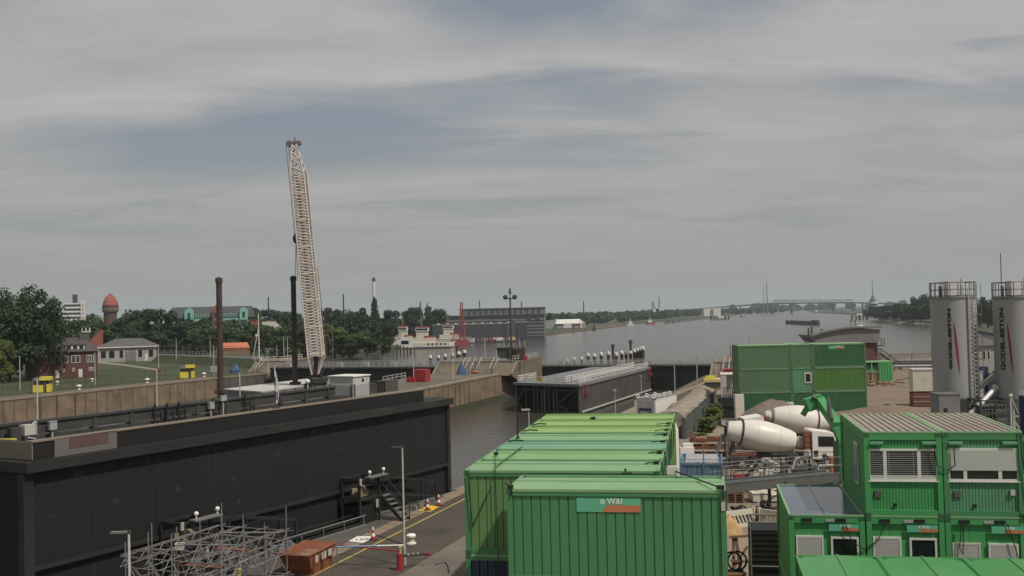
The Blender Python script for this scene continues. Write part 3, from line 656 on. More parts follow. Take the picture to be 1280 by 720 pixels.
tag(MB().cbox((0, 0, 0), (0.17, 0.12, 0.1)).tube((0.02, -0.06, 0.05), (0.03, -0.1, -0.2), 0.022).tube((-0.05, 0, 0.06), (-0.15, 0.1, 0.16), 0.018).build('plug_connector', M['black'], loc=on_near(0.1, 0.05, 0.0)), 'black plug connector at the front left roof corner of the nearest container', 'connector')
tag(MB().cbox((0, 0, 0), (0.36, 0.25, 0.2)).cbox((0, 0, 0.2), (0.3, 0.2, 0.04)).build('junction_box', M['off_white'], loc=on_near(4.55, 2.62, 0.02)), 'small white box at the back edge of the nearest green roof', 'box')
tag(MB().cbox((0, 0, 0), (0.3, 0.1, 0.04)).tube((-0.05, 0, 0.03), (-0.05, 0, 0.12), 0.02).cbox((-0.05, 0, 0.1), (0.07, 0.06, 0.06)).build('cable_clamp', M['dark_green'], loc=on_near(3.2, 2.6, 0.02)), 'dark cable clamp at the back edge of the nearest roof', 'clamp')

# ---- office block on the right: units end-on
OW, OH, OD = 2.5, 2.8, 6.06
O0 = Vector((11.7, 34.35, 0))                        # front left foot of the upper block
def office_unit(label, loc, kind, body='green_e', roof='roof_sheet', windows=(), sign=None, group='office units'):
    t = thing('office_unit', label, 'office container', loc, YZ, group)
    w, d, h = OW - 0.03, OD, OH - 0.01
    def fr():
        mb = MB(); p = 0.17
        for x in (0, w - p):
            for y in (0, d - p): mb.box(x, x + p, y, y + p, 0, h - 0.02)
        for z0, z1 in ((0.0, 0.2), (h - 0.26, h - 0.02)):
            for y in (0.012, d - 0.12): mb.box(p, w - p, y, y + 0.1, z0 + 0.01, z1)
            for x in (0.012, w - 0.12): mb.box(x, x + 0.1, p, d - p, z0 + 0.01, z1)
        return mb.build('frame', M[body if body != 'green_d' else 'green_a'])
    o = cmesh(('ofr', body), fr); o.parent = t
    def rf():
        mb = MB(); z = h - 0.03
        if roof == 'roof_sheet':
            k = 10; pch = (w - 0.12) / k
            mb.box(0.06, w - 0.06, 0.05, d - 0.05, z - 0.03, z)
            for i in range(k):
                x = 0.06 + i * pch
                mb.add([(x + 0.02, 0.05, z + 0.001), (x + 0.055, 0.05, z + 0.05), (x + 0.16, 0.05, z + 0.05), (x + 0.195, 0.05, z + 0.001), (x + 0.02, d - 0.05, z + 0.001), (x + 0.055, d - 0.05, z + 0.05), (x + 0.16, d - 0.05, z + 0.05), (x + 0.195, d - 0.05, z + 0.001)],
                       [(0, 1, 5, 4), (1, 2, 6, 5), (2, 3, 7, 6), (0, 3, 2, 1), (4, 5, 6, 7)])
            o = mb.build('roof', M[roof]); return o
        mb.box(0.06, w - 0.06, 0.05, d - 0.05, z - 0.03, z + 0.02); mb.box(w / 2 - 0.03, w / 2 + 0.03, 0.05, d - 0.05, z, z + 0.05)
        return mb.build('roof', M[roof])
    o = cmesh(('orf', roof), rf); o.parent = t
    def ed():
        mb = MB(); z = h - 0.03
        for x in (0.0, w - 0.08): mb.box(x, x + 0.08, 0.02, d - 0.02, z, z + 0.065)
        for y in (0.0, d - 0.06): mb.box(0.08, w - 0.08, y, y + 0.06, z, z + 0.06)
        return mb.build('roof_edge', M['roof_green'])
    o = cmesh(('oed',), ed); o.parent = t
    def side(kind_):
        def f():
            mb = MB()
            if kind_ == 'l': mb.corr((0.09, 0.17, 0.2), (0, 1, 0), (-1, 0, 0), d - 0.34, h - 0.46, 0.25, 0.03)
            elif kind_ == 'r': mb.corr((w - 0.09, 0.17, 0.2), (0, 1, 0), (1, 0, 0), d - 0.34, h - 0.46, 0.25, 0.03)
            else: mb.corr((0.17, d - 0.09, 0.2), (1, 0, 0), (0, 1, 0), w - 0.34, h - 0.46, 0.12, 0.025)
            return mb.build('wall_panel', M[body])
        return f
    for kd in 'lrb': o = cmesh(('osd', kd, body), side(kd)); o.parent = t
    def frnt():
        mb = MB(); mb.corr((0.17, 0.1, 0.2), (1, 0, 0), (0, -1, 0), w - 0.34, h - 0.46, 0.1 if kind == 'ribbed' else 0.5, 0.028 if kind == 'ribbed' else 0.008)
        return mb.build('front_panel', M[body])
    o = cmesh(('ofp', kind, body), frnt); o.parent = t
    def cc():
        mb = MB()
        for x in (-0.012, w - 0.168):
            for z in (0.0, h - 0.128): mb.box(x, x + 0.18, -0.014, 0.16, z, z + 0.11)
        return mb.build('corner_casting', M['green_f'])
    o = cmesh(('occ',), cc); o.parent = t
    for wd_ in windows:
        x0, x1, z0, z1, style = wd_
        fw = 0.065
        fm = MB()
        fm.box(x0, x1, 0.02, 0.1, z0, z0 + fw); fm.box(x0, x1, 0.02, 0.1, z1 - fw, z1); fm.box(x0, x0 + fw, 0.02, 0.1, z0 + fw, z1 - fw); fm.box(x1 - fw, x1, 0.02, 0.1, z0 + fw, z1 - fw)
        wide = style in ('blind', 'roller')
        if wide:
            a = (x1 - x0)
            for c in (0.245, 0.735): fm.box(x0 + a * c - 0.055, x0 + a * c + 0.055, 0.025, 0.1, z0 + fw, z1 - fw)
            fm.box(x0 - 0.03, x1 + 0.03, -0.01, 0.1, z0 - 0.035, z0 - 0.002)
        f = fm.build('window' if style != 'door' else 'door', M['frame_white'] if style != 'half' else M['shutter'], t)
        MB().box(x0 + fw, x1 - fw, 0.055, 0.068, z0 + fw, z1 - fw).build('pane', M['glass'], f)
        if style == 'blind':  # bottom right container: its shadow is put into the dark body colour
            sm = MB(); k = 13
            for i in range(k):
                z = z0 + fw + (z1 - z0 - 2 * fw) * (i + 0.5) / k; sm.box(x0 + fw, x1 - fw, 0.036, 0.05, z - 0.007, z + 0.007)
            for c in (0.3, 0.65): sm.box(x0 + (x1 - x0) * c, x0 + (x1 - x0) * c + 0.012, 0.032, 0.036, z0 + fw, z1 - fw)
            sm.build('blind', M['light_grey'], f)
            fl = MB(); fl.box(x0 + fw, x1 - fw, 0.026, 0.05, z0 + fw, z0 + fw + 0.12); fl.build('sill_panel', M['off_white'], f)
        drop = {'roller': 0.70, 'shut': 1.0, 'half': 0.68, 'door': 0.0, 'blind': 0.0, 'low': 0.86}[style]
        if drop:
            sh = MB(); zt = z1 - fw; zb = zt - (z1 - z0 - 2 * fw) * drop
            sh.box(x0 + fw + 0.01, x1 - fw - 0.01, 0.012 if style == 'roller' else 0.035, 0.022 if style == 'roller' else 0.05, zb, zt)
            if style != 'roller':
                k = max(4, int((zt - zb) / 0.075))
                for i in range(k): z = zb + (zt - zb) * (i + 0.5) / k; sh.box(x0 + fw + 0.01, x1 - fw - 0.01, 0.028, 0.04, z - 0.026, z + 0.026)
            sh.build('roller_shutter', M['shutter'], f)
    if kind == 'ribbed':
        ln = MB()
        for x in (0.18, w - 0.62): MB().extr([(0, 0), (0.13, 0.0), (0.13, 0.07), (0.02, 0.10), (-0.09, 0.10)], (x, 0.07, h - 0.4), (0, -1, 0), (0, 0, 1), (1, 0, 0), 0.44).build('vent_hood', M['green_d'], t)
        vt = MB().box(0.30, 0.52, 0.03, 0.075, 0.62, 0.84).build('vent_grille', M['dark_steel'], t)
        g = MB()
        for i in range(4): g.box(0.31, 0.51, 0.02, 0.032, 0.65 + i * 0.05, 0.67 + i * 0.05)
        g.build('grille_bars', M['grey_steel'], vt)
        MB().cbox((0.95, 0.04, 0.33), (0.09, 0.08, 0.09)).build('outlet', M['black'], t)
    else:
        sk = MB()
        for x in (0.42, w - 0.95): MB().box(x, x + 0.34, -0.012, 0.012, h - 0.2, h - 0.09).build('socket_strip', M['black'], t)
        pl = MB().box(w - 1.28, w - 0.98, -0.01, 0.012, h - 0.2, h - 0.11).build('number_plate', M['light_grey'], t)
        if sign: sign_board(t, sign, 0.005, h - 0.28, 0.98, 0.23)
    return t
def opos(ix, tier, extra=0.0): p = O0 + RT * (OW * ix + extra); p.z = tier * OH; return p
u0 = office_unit('upper office unit with a wide three-pane window behind a slatted blind', opos(0, 2), 'ribbed', 'green_e', 'roof_sheet', [(0.12, 2.33, 1.18, 2.24, 'blind')])
sw = MB().box(-0.0, 0.05, 1.7, 2.5, 0.75, 2.2).build('side_window', M['frame_white'], u0); MB().box(-0.012, 0.0, 1.78, 2.42, 0.85, 2.1).build('pane', M['dim_glass'], sw)
u = office_unit('upper office unit with its wide window half closed by a grey roller blind', opos(1, 2), 'ribbed', 'green_d', 'roof_sheet', [(0.14, 2.34, 1.18, 2.26, 'roller')])
MB().cbox((2.12, 0.03, 0.72), (0.14, 0.07, 0.17)).build('meter_box', M['off_white'], u)
office_unit('middle office unit with a puddled grey roof left of the taller block', opos(-1, 1, -0.02), 'plain', 'green_e', 'roof_wet', [(0.22, 1.12, 0.65, 2.1, 'low'), (1.36, 2.26, 0.2, 2.08, 'door')], sign=1.3)
office_unit('middle office unit with one closed shutter and one dark glass door', opos(0, 1), 'plain', 'green_e', 'roof_mid', [(0.2, 1.1, 0.65, 2.1, 'shut'), (1.36, 2.22, 0.2, 2.08, 'door')], sign=1.28)
office_unit('middle office unit with two grey roller shutters, the left partly raised', opos(1, 1), 'plain', 'green_e', 'roof_mid', [(0.2, 1.08, 0.75, 1.94, 'half'), (1.32, 2.24, 0.65, 1.94, 'shut')], sign=1.42)
office_unit('middle office unit at the right picture edge with a white framed door and ribbed roof', opos(2, 1, 0.02), 'plain', 'green_e', 'roof_sheet', [(0.2, 1.1, 0.2, 2.1, 'door'), (1.36, 2.26, 0.65, 2.1, 'shut')], sign=1.42)
for i, w_ in enumerate(('left of the taller block', 'under the unit with the dark door', 'under the unit with two shutters', 'at the right picture edge')):
    office_unit('ground floor green office unit ' + w_, opos(i - 1, 0, (-0.02, 0, 0, 0.02)[i]), 'plain', 'green_e', 'roof_mid', [(0.2, 1.1, 0.65, 2.1, 'shut'), (1.36, 2.22, 0.2, 2.08, 'door')])
# front row roofs at the bottom edge
F0 = Vector((0, 0, 0)); zf = 5.2
pB = at(994, 693, zf)
for i in range(4):
    for k in range(2):
        p = pB + RT * (2.405 * i) - AX * 6.06; p.z = k * 2.6
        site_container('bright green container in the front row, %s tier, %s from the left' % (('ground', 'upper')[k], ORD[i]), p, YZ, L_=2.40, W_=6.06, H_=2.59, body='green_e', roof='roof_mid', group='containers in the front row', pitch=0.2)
# facade cables
oz = lambda u, v, z: (lambda p: Vector((p.x, p.y, z)))(O0 + RT * u + AX * v)
cable('black cable looping from the left upper office unit to its neighbour', [oz(2.2, -0.06, 8.0), oz(2.3, -0.06, 7.3), oz(2.6, -0.06, 7.15), oz(2.85, -0.06, 7.3), oz(2.83, -0.06, 7.9)], 0.018)
cable('black cable hanging down the right corner of the upper office block', [oz(4.9, -0.05, 8.3), oz(4.92, -0.06, 7.6), oz(5.1, -0.06, 6.0), oz(5.35, -0.06, 4.0)], 0.02)
cable('black cable curving over the closed shutter of the middle office unit', [oz(0.6, -0.05, 5.4), oz(0.35, -0.06, 4.8), oz(-0.1, -0.06, 4.5), oz(-0.5, -0.06, 4.75), oz(-0.7, -0.06, 5.4)], 0.018)
cable('black cable hanging in front of the half raised shutter', [oz(3.0, -0.05, 5.4), oz(2.9, -0.06, 4.6), oz(3.0, -0.06, 4.4), oz(3.05, -0.06, 5.4)], 0.016)
cable('black cable slanting over the right hand closed shutter', [oz(4.4, -0.05, 5.4), oz(4.6, -0.06, 4.7), oz(4.75, -0.06, 4.1)], 0.016)
cable('thin aerial wire leaning across the right edge of the office block', [oz(5.0, -0.1, 6.0), oz(5.5, -0.12, 5.0), oz(5.9, -0.12, 3.5)], 0.018)
for i, (u_, nm) in enumerate(((1.3, 'left'), (3.8, 'right'))):
    pass

# ------------------------------------------------------------------ the black lock gate standing in its chamber
G0 = Vector((-21.2, 44.3, 0)); G1 = Vector((-4.4, 73.5, 0)); gv_ = (G1 - G0).normalized(); GN = Vector((-gv_.y, gv_.x, 0)); GL = (G1 - G0).length
GR = atan2(gv_.y, gv_.x)
def gl(px, py, z): p = at(px, py, z) - G0; return Vector((p.dot(gv_), p.dot(GN), z))
def gw(x, y, z): p = G0 + gv_ * x + GN * y; p.z = z; return p
gate = thing('lock_gate', 'huge black steel lock gate standing along the quay beside the scaffolding', 'lock gate', G0, GR)
GW = 10.0
mb = MB(); mb.box(0.3, GL - 0.05, 0.45, GW, 2.0, 6.25); mb.box(0.3, GL - 0.12, 0.62, GW, -8, 2.0)
hull = mb.build('hull', M['black_steel'], gate)
mb = MB(); mb.box(0, GL, 0.0, GW + 0.1, 6.25, 6.7); mb.build('deck', M['black_steel2'], gate)
mb = MB(); mb.box(0.02, GL - 0.05, 0.36, 0.62, 1.86, 2.06); mb.box(0.0, 0.5, 0.3, 0.7, -8, 6.2); mb.box(GL - 0.4, GL - 0.02, 0.34, 0.6, -8, 6.2)
mb.build('rubbing_strip', M['black_steel2'], gate)
st = MB()
for i in range(1, 9): x = GL * i / 9; st.box(x - 0.03, x + 0.03, 0.44, 0.47, 2.06, 6.2); st.box(x - 0.04, x + 0.04, 0.60, 0.64, -8, 1.86)
st.build('weld_seam', M['black_steel2'], hull)
pa = MB(); pa.box(0.62, 30.6, 0.45, 0.85, 6.7, 7.5); pa.box(0.62, 0.95, 0.85, GW, 6.7, 7.5)
par = pa.build('parapet', M['black_steel'], gate)
cp = MB(); cp.box(0.55, 30.65, 0.40, 0.92, 7.5, 7.57); cp.build('parapet_cap', mat('cap_brown', (0.20, 0.165, 0.125), 0.8, 0.25, 0.4, dirt=(0.05, 0.045, 0.04), dirt_amt=0.7, dscale=0.4), par)
ep = MB(); ep.box(0.53, 0.60, 0.46, GW, 6.74, 7.5); ep.build('end_plate', mat('plate_brown', (0.15, 0.125, 0.10), 0.8, 0.15, 0.4, dirt=(0.09, 0.075, 0.06), dirt_amt=0.6), gate)
a_, b_ = gl(92, 560, 7.2), gl(158, 548, 7.2)
pn = MB(); pn.box(a_.x, b_.x, 0.40, 0.448, 6.72, 7.56); p1 = pn.build('repair_panel', mat('panel_grey', (0.125, 0.12, 0.108), 0.8, 0.15, 0.5), gate)
pn = MB(); pn.box(a_.x + 0.75, b_.x - 0.5, 0.385, 0.398, 7.02, 7.5); pn.build('primer_patch', mat('primer', (0.105, 0.06, 0.054), 0.8, 0.15, 0.8), p1)
sf = MB(); rng = random.Random(3)
for px, py in ((101, 594), (185, 577), (144, 628), (62, 646), (260, 565), (223, 612), (291, 597), (347, 567), (425, 563), (480, 540), (384, 541), (300, 628), (530, 519), (430, 597)):
    p = gl(px, py, 0); # intersect the sight line with the face plane
    r = ray(px, py); t = ((G0 + GN * 0.45) - Vector((0, 0, CAM_H))).dot(GN) / r.dot(GN); w = Vector((0, 0, CAM_H)) + r * t; x = (w - G0).dot(gv_)
    for k in range(3):
        s_ = rng.uniform(0.06, 0.16); q = [(x + rng.uniform(-.25, .25) + cos(2 * pi * i / 7) * s_ * rng.uniform(.6, 1.2), 0.444, w.z + rng.uniform(-.15, .15) + sin(2 * pi * i / 7) * s_ * rng.uniform(.6, 1.3)) for i in range(7)]
        sf.add([(a, b - 0.002 * k, c) for a, b, c in q], [tuple(range(7))])
sf.build('stain', mat('scuff', (0.031, 0.0305, 0.030), 0.8, 0.2, 1.0), hull)
# far upstand beam on the deck
bm_ = MB(); bm_.box(-1, 29.5, 7.45, 7.7, 7.05, 7.7); bm_.box(-1, 29.5, 7.35, 7.8, 7.62, 7.76)
for i in range(13): x = -0.6 + 2.45 * i; bm_.box(x - 0.12, x + 0.12, 7.40, 7.80, 6.7, 7.72)
bm_.box(-1, 29.5, 7.5, 7.66, 6.7, 6.95)
bm_.build('upstand_beam', M['dark_steel'], gate)
dk = MB(); dk.box(0.96, GL - 0.1, 0.93, 7.3, 6.702, 6.73); dk.build('deck_plating', M['black_steel2'], gate)
for x in (13.0, 13.9, 14.8, 17.5, 20.2):
    lb = MB(); lb.bar((x, 7.1, 6.72), (x + 0.1, 7.2, 7.9), 0.1); lb.bar((x + 0.5, 7.1, 6.72), (x + 0.5, 7.2, 7.6), 0.08); lb.bar((x, 7.1, 7.35), (x + 0.6, 7.1, 7.35), 0.06); lb.build('deck_railing', M['black_steel2'], gate)

rl = MB()
for x in range(0, 12): rl.tube((31 + 0.22 * x, 0.6, 6.7), (31 + 0.22 * x, 0.6, 6.9), 0.02)
for z in (7.1, 7.6): rl.tube((30.7, 0.7, z), (33.4, 0.7, z), 0.02)
for x in (30.7, 32.0, 33.4): rl.tube((x, 0.7, 6.7), (x, 0.7, 7.6), 0.02)
# objects on the gate
def on_gate(name, label, cat, mb, m, x, y, z=6.7, smooth=False):
    return tag(mb.build(name, m, loc=gw(x, y, z)), label, cat)
def gpos(px, py, y):                                 # local x on the gate where a pixel's sight line crosses the plane y = const
    r = ray(px, py); t = ((G0 + GN * y) - Vector((0, 0, CAM_H))).dot(GN) / r.dot(GN); w = Vector((0, 0, CAM_H)) + r * t; return (w - G0).dot(gv_), w.z
for px, py, w_, h_, lab, m_ in ((62.5, 537, 0.42, 0.42, 'light grey switch box mounted on the dark beam near the left picture edge', 'light_grey'), (261, 511, 0.38, 0.4, 'grey switch box on the dark beam near the brown spud pile', 'light_grey'), (276, 501, 0.45, 0.3, 'flat grey box above the dark beam beside the brown spud pile', 'light_grey')):
    x, z = gpos(px, py, 7.35)
    m2 = MB(); m2.box(-w_ / 2, w_ / 2, -0.15, 0.05, 0, h_); m2.box(-w_ / 2 - 0.02, w_ / 2 + 0.02, -0.17, 0.06, h_, h_ + 0.03); m2.bar((0, -0.02, -(z - 6.72)), (0, -0.02, 0), 0.09)
    o = m2.build('switch_box', M[m_], loc=gw(x, 7.2, z)); o.rotation_euler.z = GR; tag(o, lab, 'box')
x, z = gpos(34, 546, 7.0)
w_ = thing('winch_unit', 'white machinery unit with pipes on the gate deck near the left picture edge', 'machine', gw(x, 7.0, 6.7), GR)
MB().box(-0.3, 0.3, -0.25, 0.25, z - 6.7 + 0.1, z - 6.7 + 0.62).build('housing', M['off_white'], w_)
MB().box(-0.35, 0.35, -0.3, 0.3, 0, z - 6.7 + 0.1).box(-1.0, -0.45, -0.2, 0.2, 0, z - 6.7 + 0.55).build('frame', M['dark_steel'], w_)
MB().path([(0.3, 0, 0.9), (0.5, 0, 1.05), (0.5, 0, 0.2)], 0.06).path([(-0.2, -0.3, 0.3), (0.2, -0.35, 0.2), (0.3, -0.3, 0)], 0.05).build('pipework', M['light_grey'], w_, True)
x, z = gpos(7, 552, 6.0)
tag(MB().box(-0.6, 0.5, -0.1, 0.1, 0, 0.14).tube((-0.5, 0, -0.3), (-0.5, 0, 0), 0.05).tube((0.4, 0, -0.3), (0.4, 0, 0), 0.05).build('guard_rail', M['yellow'], loc=gw(x, 6.0, max(z, 7.0))), 'short yellow guard rail on the gate deck at the left picture edge', 'rail')
# white hut on the gate's far end
hp = gl(441.6, 493, 6.9)
h_ = thing('deck_hut', 'small white hut with a dark window on the far end of the black gate', 'hut', gw(hp.x, hp.y, 6.7), GR)
MB().box(0, 2.0, 0, 2.3, 0, 1.5).build('wall', M['off_white'], h_)
MB().box(-0.06, 2.08, -0.08, 2.4, 1.5, 1.58).build('roof', M['white'], h_)
MB().box(1.05, 1.28, -0.03, 0.03, 1.08, 1.32).build('window', M['black'], h_)
MB().box(0.25, 1.9, -0.04, 0.02, 0, 0.9).build('door', M['light_grey'], h_)
fr = MB()
for x in (0.1, 1.95): fr.box(x - 0.05, x + 0.05, -0.06, 0.0, 0, 0.95)
fr.box(-0.07, -0.01, 0.1, 0.2, 0, 0.9); fr.box(-0.07, -0.01, 2.1, 2.25, 0, 0.9); fr.build('door_frame', M['dark_steel'], h_)
MB().box(-0.05, 0.01, 0.3, 2.0, 0.1, 0.88).build('side_panel', M['light_grey'], h_)
cx_, cz_ = gpos(472, 494, 8.2)
for i, (dx, w, hgt, m_, lab) in enumerate(((0.5, 1.0, 0.75, 'dark_steel', 'dark grey cabinet right of the white hut on the gate'), (1.6, 0.7, 0.85, 'black_steel2', 'black cabinet in the middle of the three beside the white hut'), (2.5, 1.7, 0.85, 'gg_steel', 'brown corrugated cabinet farthest right of the white hut on the gate deck'))):
    m2 = MB(); m2.box(0, w, 0, 0.8, 0, hgt); m2.box(-0.03, w + 0.03, -0.03, 0.83, hgt, hgt + 0.05)
    for k in range(int(w / 0.2)): m2.box(0.06 + 0.2 * k, 0.1 + 0.2 * k, -0.02, 0, 0.1, hgt - 0.1)
    o = m2.build('deck_cabinet', M[m_], loc=gw(hp.x + 2.0 + dx, hp.y + 0.4, 6.7)); o.rotation_euler.z = GR; tag(o, lab, 'cabinet')
x, z = gpos(345, 512, 0.65)
fl = thing('beach_flag', 'slender white and purple beach flag on the black gate parapet', 'flag', gw(x, 0.65, 7.57), GR)
MB().tube((0, 0, 0), (-0.12, 0, 2.5), 0.02).cbox((0, 0, -0.0), (0.3, 0.3, 0.05)).build('pole', M['dark_steel'], fl)
q = MB(); prof = [(-0.02, 0.25, 0.10), (-0.04, 0.7, 0.27), (-0.07, 1.2, 0.30), (-0.09, 1.7, 0.22), (-0.12, 2.2, 0.1), (-0.13, 2.5, 0.01)]
for (a, za, wa), (b, zb, wb) in zip(prof, prof[1:]):
    q.add([(a, -0.01, za), (a + wa, -0.03, za), (b + wb, -0.03, zb), (b, -0.01, zb), (a, 0.01, za), (a + wa, 0.0, za), (b + wb, 0.0, zb), (b, 0.01, zb)], [(0, 1, 2, 3), (7, 6, 5, 4), (1, 5, 6, 2), (0, 3, 7, 4)])
q.build('cloth', M['off_white'], fl)
q = MB(); q.box(-0.05, 0.14, -0.05, -0.032, 0.5, 0.95); q.box(-0.08, 0.0, -0.05, -0.032, 1.3, 1.8); q.build('print', mat('purple', (0.13, 0.09, 0.22), 0.6), fl)
for px, y0, y1, lab in ((47, 475, 528, 'thin white pole on the dark beam near the left picture edge'), (196.5, 462, 511, 'thin white pole on the dark beam in front of the lifebuoy post'), (300, 467, 497, 'thin white pole on the dark beam just right of the brown spud pile')):
    x, z = gpos(px, y1, 7.6); xx, z2 = gpos(px, y0, 7.6)
    m2 = MB(); m2.tube((0, 0, 0), (0, 0, z2 - z), 0.035); m2.cbox((0, 0, -0.05), (0.16, 0.16, 0.08)); m2.sphere((0, 0, z2 - z), 0.05)
    tag(m2.build('signal_pole', M['off_white'], loc=gw(x, 7.6, z)), lab, 'pole')

# ------------------------------------------------------------------ jack-up barge with spud piles and crane behind the gate
BZ = 0.4
bC, bL, b1 = at(327, 489, BZ), at(280, 486, BZ), at(438, 474, BZ); bd = (b1 - bC).normalized(); BR = atan2(bd.y, bd.x); BLn = (b1 - bC).length
barge = thing('jack_up_barge', 'pale decked jack-up work barge lying behind the black gate', 'barge', bC, BR)
_l = Matrix.Rotation(-BR, 4, 'Z') @ (bL - bC); _s = Vector((_l.x, _l.y, 0)) * 1.0
dk_ = [(0, 0), (BLn, 0), (BLn + _s.x, _s.y), (_s.x, _s.y)]
MB().prism(dk_, -7.5, -0.25).build('hull', M['mid_grey'], barge)
cx4, cy4 = sum(p[0] for p in dk_) / 4, sum(p[1] for p in dk_) / 4
MB().prism([(cx4 + (x - cx4) * 1.01, cy4 + (y - cy4) * 1.01) for x, y in dk_], -0.25, -0.02).build('deck', M['off_white'], barge)
for i in range(9): MB().box(BLn * i / 9, BLn * i / 9 + 0.2, -0.3, -0.05, -5, -0.3).build('fender', M['dark_steel'], barge)
MB().box(0, BLn * 0.8, -0.36, -0.06, -1.4, -1.15).build('rubbing_strip', M['dark_steel'], barge)
def spud(label, px, ytop, ybase, dist, m1, m2_):
    p = atd(px, ybase, dist); tp = atd(px, ytop, dist); p.z = -6.5; h = tp.z + 6.5
    t = thing('spud_pile', label, 'pile', p)
    r = 0.5
    MB().tube((0, 0, 0), (0, 0, h * 0.62), r, n=16).build('lower_shaft', M[m1], t, True)
    MB().tube((0, 0, h * 0.62), (0, 0, h), r * 0.98, n=16).build('upper_shaft', M[m2_], t, True)
    MB().lathe([(r * 1.25, h - 0.7), (r * 1.25, h), (0.01, h + 0.3)], 12).build('pile_cap', M[m2_], t)
    MB().cbox((0, 0, 6.5 + BZ), (1.5, 1.5, 0.5), BR).build('guide_collar', M['pile_rust'], t)
spud('tall brown steel spud pile left of the lattice crane', 276, 348, 486, 172, 'pile_rust', 'pile_rust')
spud('tall dark spud pile standing close beside the crane boom', 369, 346, 474, 190, 'pile_rust', 'pile_dark')
def crane():
    D = 186.0
    f = atd(394, 468, D); tip = atd(368, 181, D); k0 = atd(395.5, 446, D); k1 = atd(373, 217, D)
    base = Vector((f.x, f.y, BZ))
    t = thing('lattice_crane', 'tall crawler crane with a beige lattice boom leaning left', 'crane', base)
    W0 = 1.28
    ax = (k1 - k0).normalized(); sx = Vector((0, 1, 0)).cross(ax).normalized() * -1; sy = ax.cross(sx).normalized()
    L_ = (k1 - k0).length
    lc = lambda p: p - base
    mb = MB(); br = MB(); joints = []
    corners = [(-1, -1), (1, -1), (1, 1), (-1, 1)]
    def ring(c, w): return [lc(c + sx * (w * i) + sy * (w * j)) for i, j in corners]
    rings = [ring(f, 0.5)] ; n = 62
    for i in range(n + 1): rings.append(ring(k0 + ax * (L_ * i / n), W0 * (1.0 - 0.06 * i / n)))
    for i in range(1, 5): rings.append(ring(k1.lerp(tip, i / 4), W0 * 0.94 - (W0 * 0.94 - 0.42) * i / 4))
    for a, b in zip(rings, rings[1:]):
        for c in range(4): mb.tube(a[c], b[c], 0.15, n=5, cap=False)
    for i, (a, b) in enumerate(zip(rings[1:], rings[2:])):
        for c in range(4):
            d = (c + 1) % 4
            br.tube(a[c], b[d], 0.10, n=4, cap=False); br.tube(a[d], b[c], 0.10, n=4, cap=False)
        if i % 9 == 0:
            fr = MB()
            for c in range(4): fr.tube(b[c], b[(c + 1) % 4], 0.13, n=5, cap=False)
            joints.append(fr)
    boom = mb.build('boom', M['boom'], t); br.build('lacing', M['boom'], boom); [j.build('section_joint', M['cream'], boom) for j in joints]
    pl = MB()                                            # walkway mesh inside the boom
    for i in range(1, n, 1):
        a = rings[i]; b = rings[i + 1]; f0, f1 = (0.1, 0.72) if i % 2 else (0.35, 0.95); lm = lambda p, q, f: p + (q - p) * f
        A0, A1, B0, B1 = (a[3] + a[0]) / 2, (a[2] + a[1]) / 2, (b[3] + b[0]) / 2, (b[2] + b[1]) / 2; pl.add([lm(A0, A1, f0), lm(A0, A1, f1), lm(B0, B1, f1), lm(B0, B1, f0)], [(0, 1, 2, 3)])
    pl.build('walkway', M['boom'], boom)
    hd = MB(); tp = lc(tip); hd.tube(tp + Vector((-0.9, -0.5, 0.2)), tp + Vector((-0.9, 0.5, 0.2)), 0.55, n=12); hd.tube(tp + Vector((0.8, -0.4, 0.3)), tp + Vector((0.8, 0.4, 0.3)), 0.45, n=12); hd.bar(tp + Vector((-1, 0, 0.2)), tp + Vector((1, 0, 0.4)), 0.6); hd.bar(tp, tp + Vector((0.1, 0, 1.3)), 0.2)
    hd.build('boom_head', M['boom_dark'], t)
    hk = lc(atd(370, 299, D)); rp_ = MB()
    for dx in (-0.25, 0.2): rp_.tube(tp + Vector((-1.2 + dx, -0.3, 0)), hk + Vector((dx, 0, 0.8)), 0.05, n=4)
    rp_.tube(hk, lc(atd(369, 347, D)), 0.05, n=4); rp_.tube(hk, lc(atd(372, 347, D)), 0.05, n=4)
    rp_.tube(lc(atd(377, 215, D)) + Vector((0.8, 0, 0)), lc(atd(404, 452, D)), 0.06, n=4); rp_.tube(lc(atd(397, 335, D)), lc(atd(409, 452, D)), 0.06, n=4)
    rp_.build('hoist_rope', M['boom_dark'], t)
    MB().lathe([(0.01, -0.9), (0.5, -0.5), (0.62, 0.3), (0.3, 1.0), (0.01, 1.1)], 10, Matrix.Translation(hk)).build('hook_block', M['dark_steel'], t)
    bd_ = MB(); z = 0.0
    bd_.box(-1.2, 2.0, -1.3, 1.3, 0.5, 1.3); bd_.box(1.2, 2.2, -1.35, 1.35, 0.55, 1.5); bd_.build('machine_house', M['dark_steel'], t)
    MB().box(-1.2, -0.4, -1.9, -1.35, 0.55, 1.7).build('cab', M['black_steel2'], t)
    for s_ in (-1, 1):
        q = MB(); q.extr([(-1.9, 0.25), (-1.6, 0.0), (1.6, 0.0), (1.9, 0.25), (1.6, 0.5), (-1.6, 0.5)], (0, s_ * 1.4 - 0.45, 0), (1, 0, 0), (0, 0, 1), (0, 1, 0), 0.9); q.build('track', M['black'], t)
    q = MB(); q.bar(lc(f), lc(k0), 0.7); q.bar((0.8, 0.4, 1.2), (1.7, 0.4, 3.0), 0.18); q.bar((0.8, -0.4, 1.2), (1.7, -0.4, 3.0), 0.18); q.build('boom_foot', M['pile_rust'], t)
crane()
lp = at(385, 470.5, BZ); o = MB().tube((0, 0, 0), (0, 0, 1.2), 0.12).build('deck_light', M['white'], loc=atd(388, 470, 150))
bpy.data.objects.remove(o)
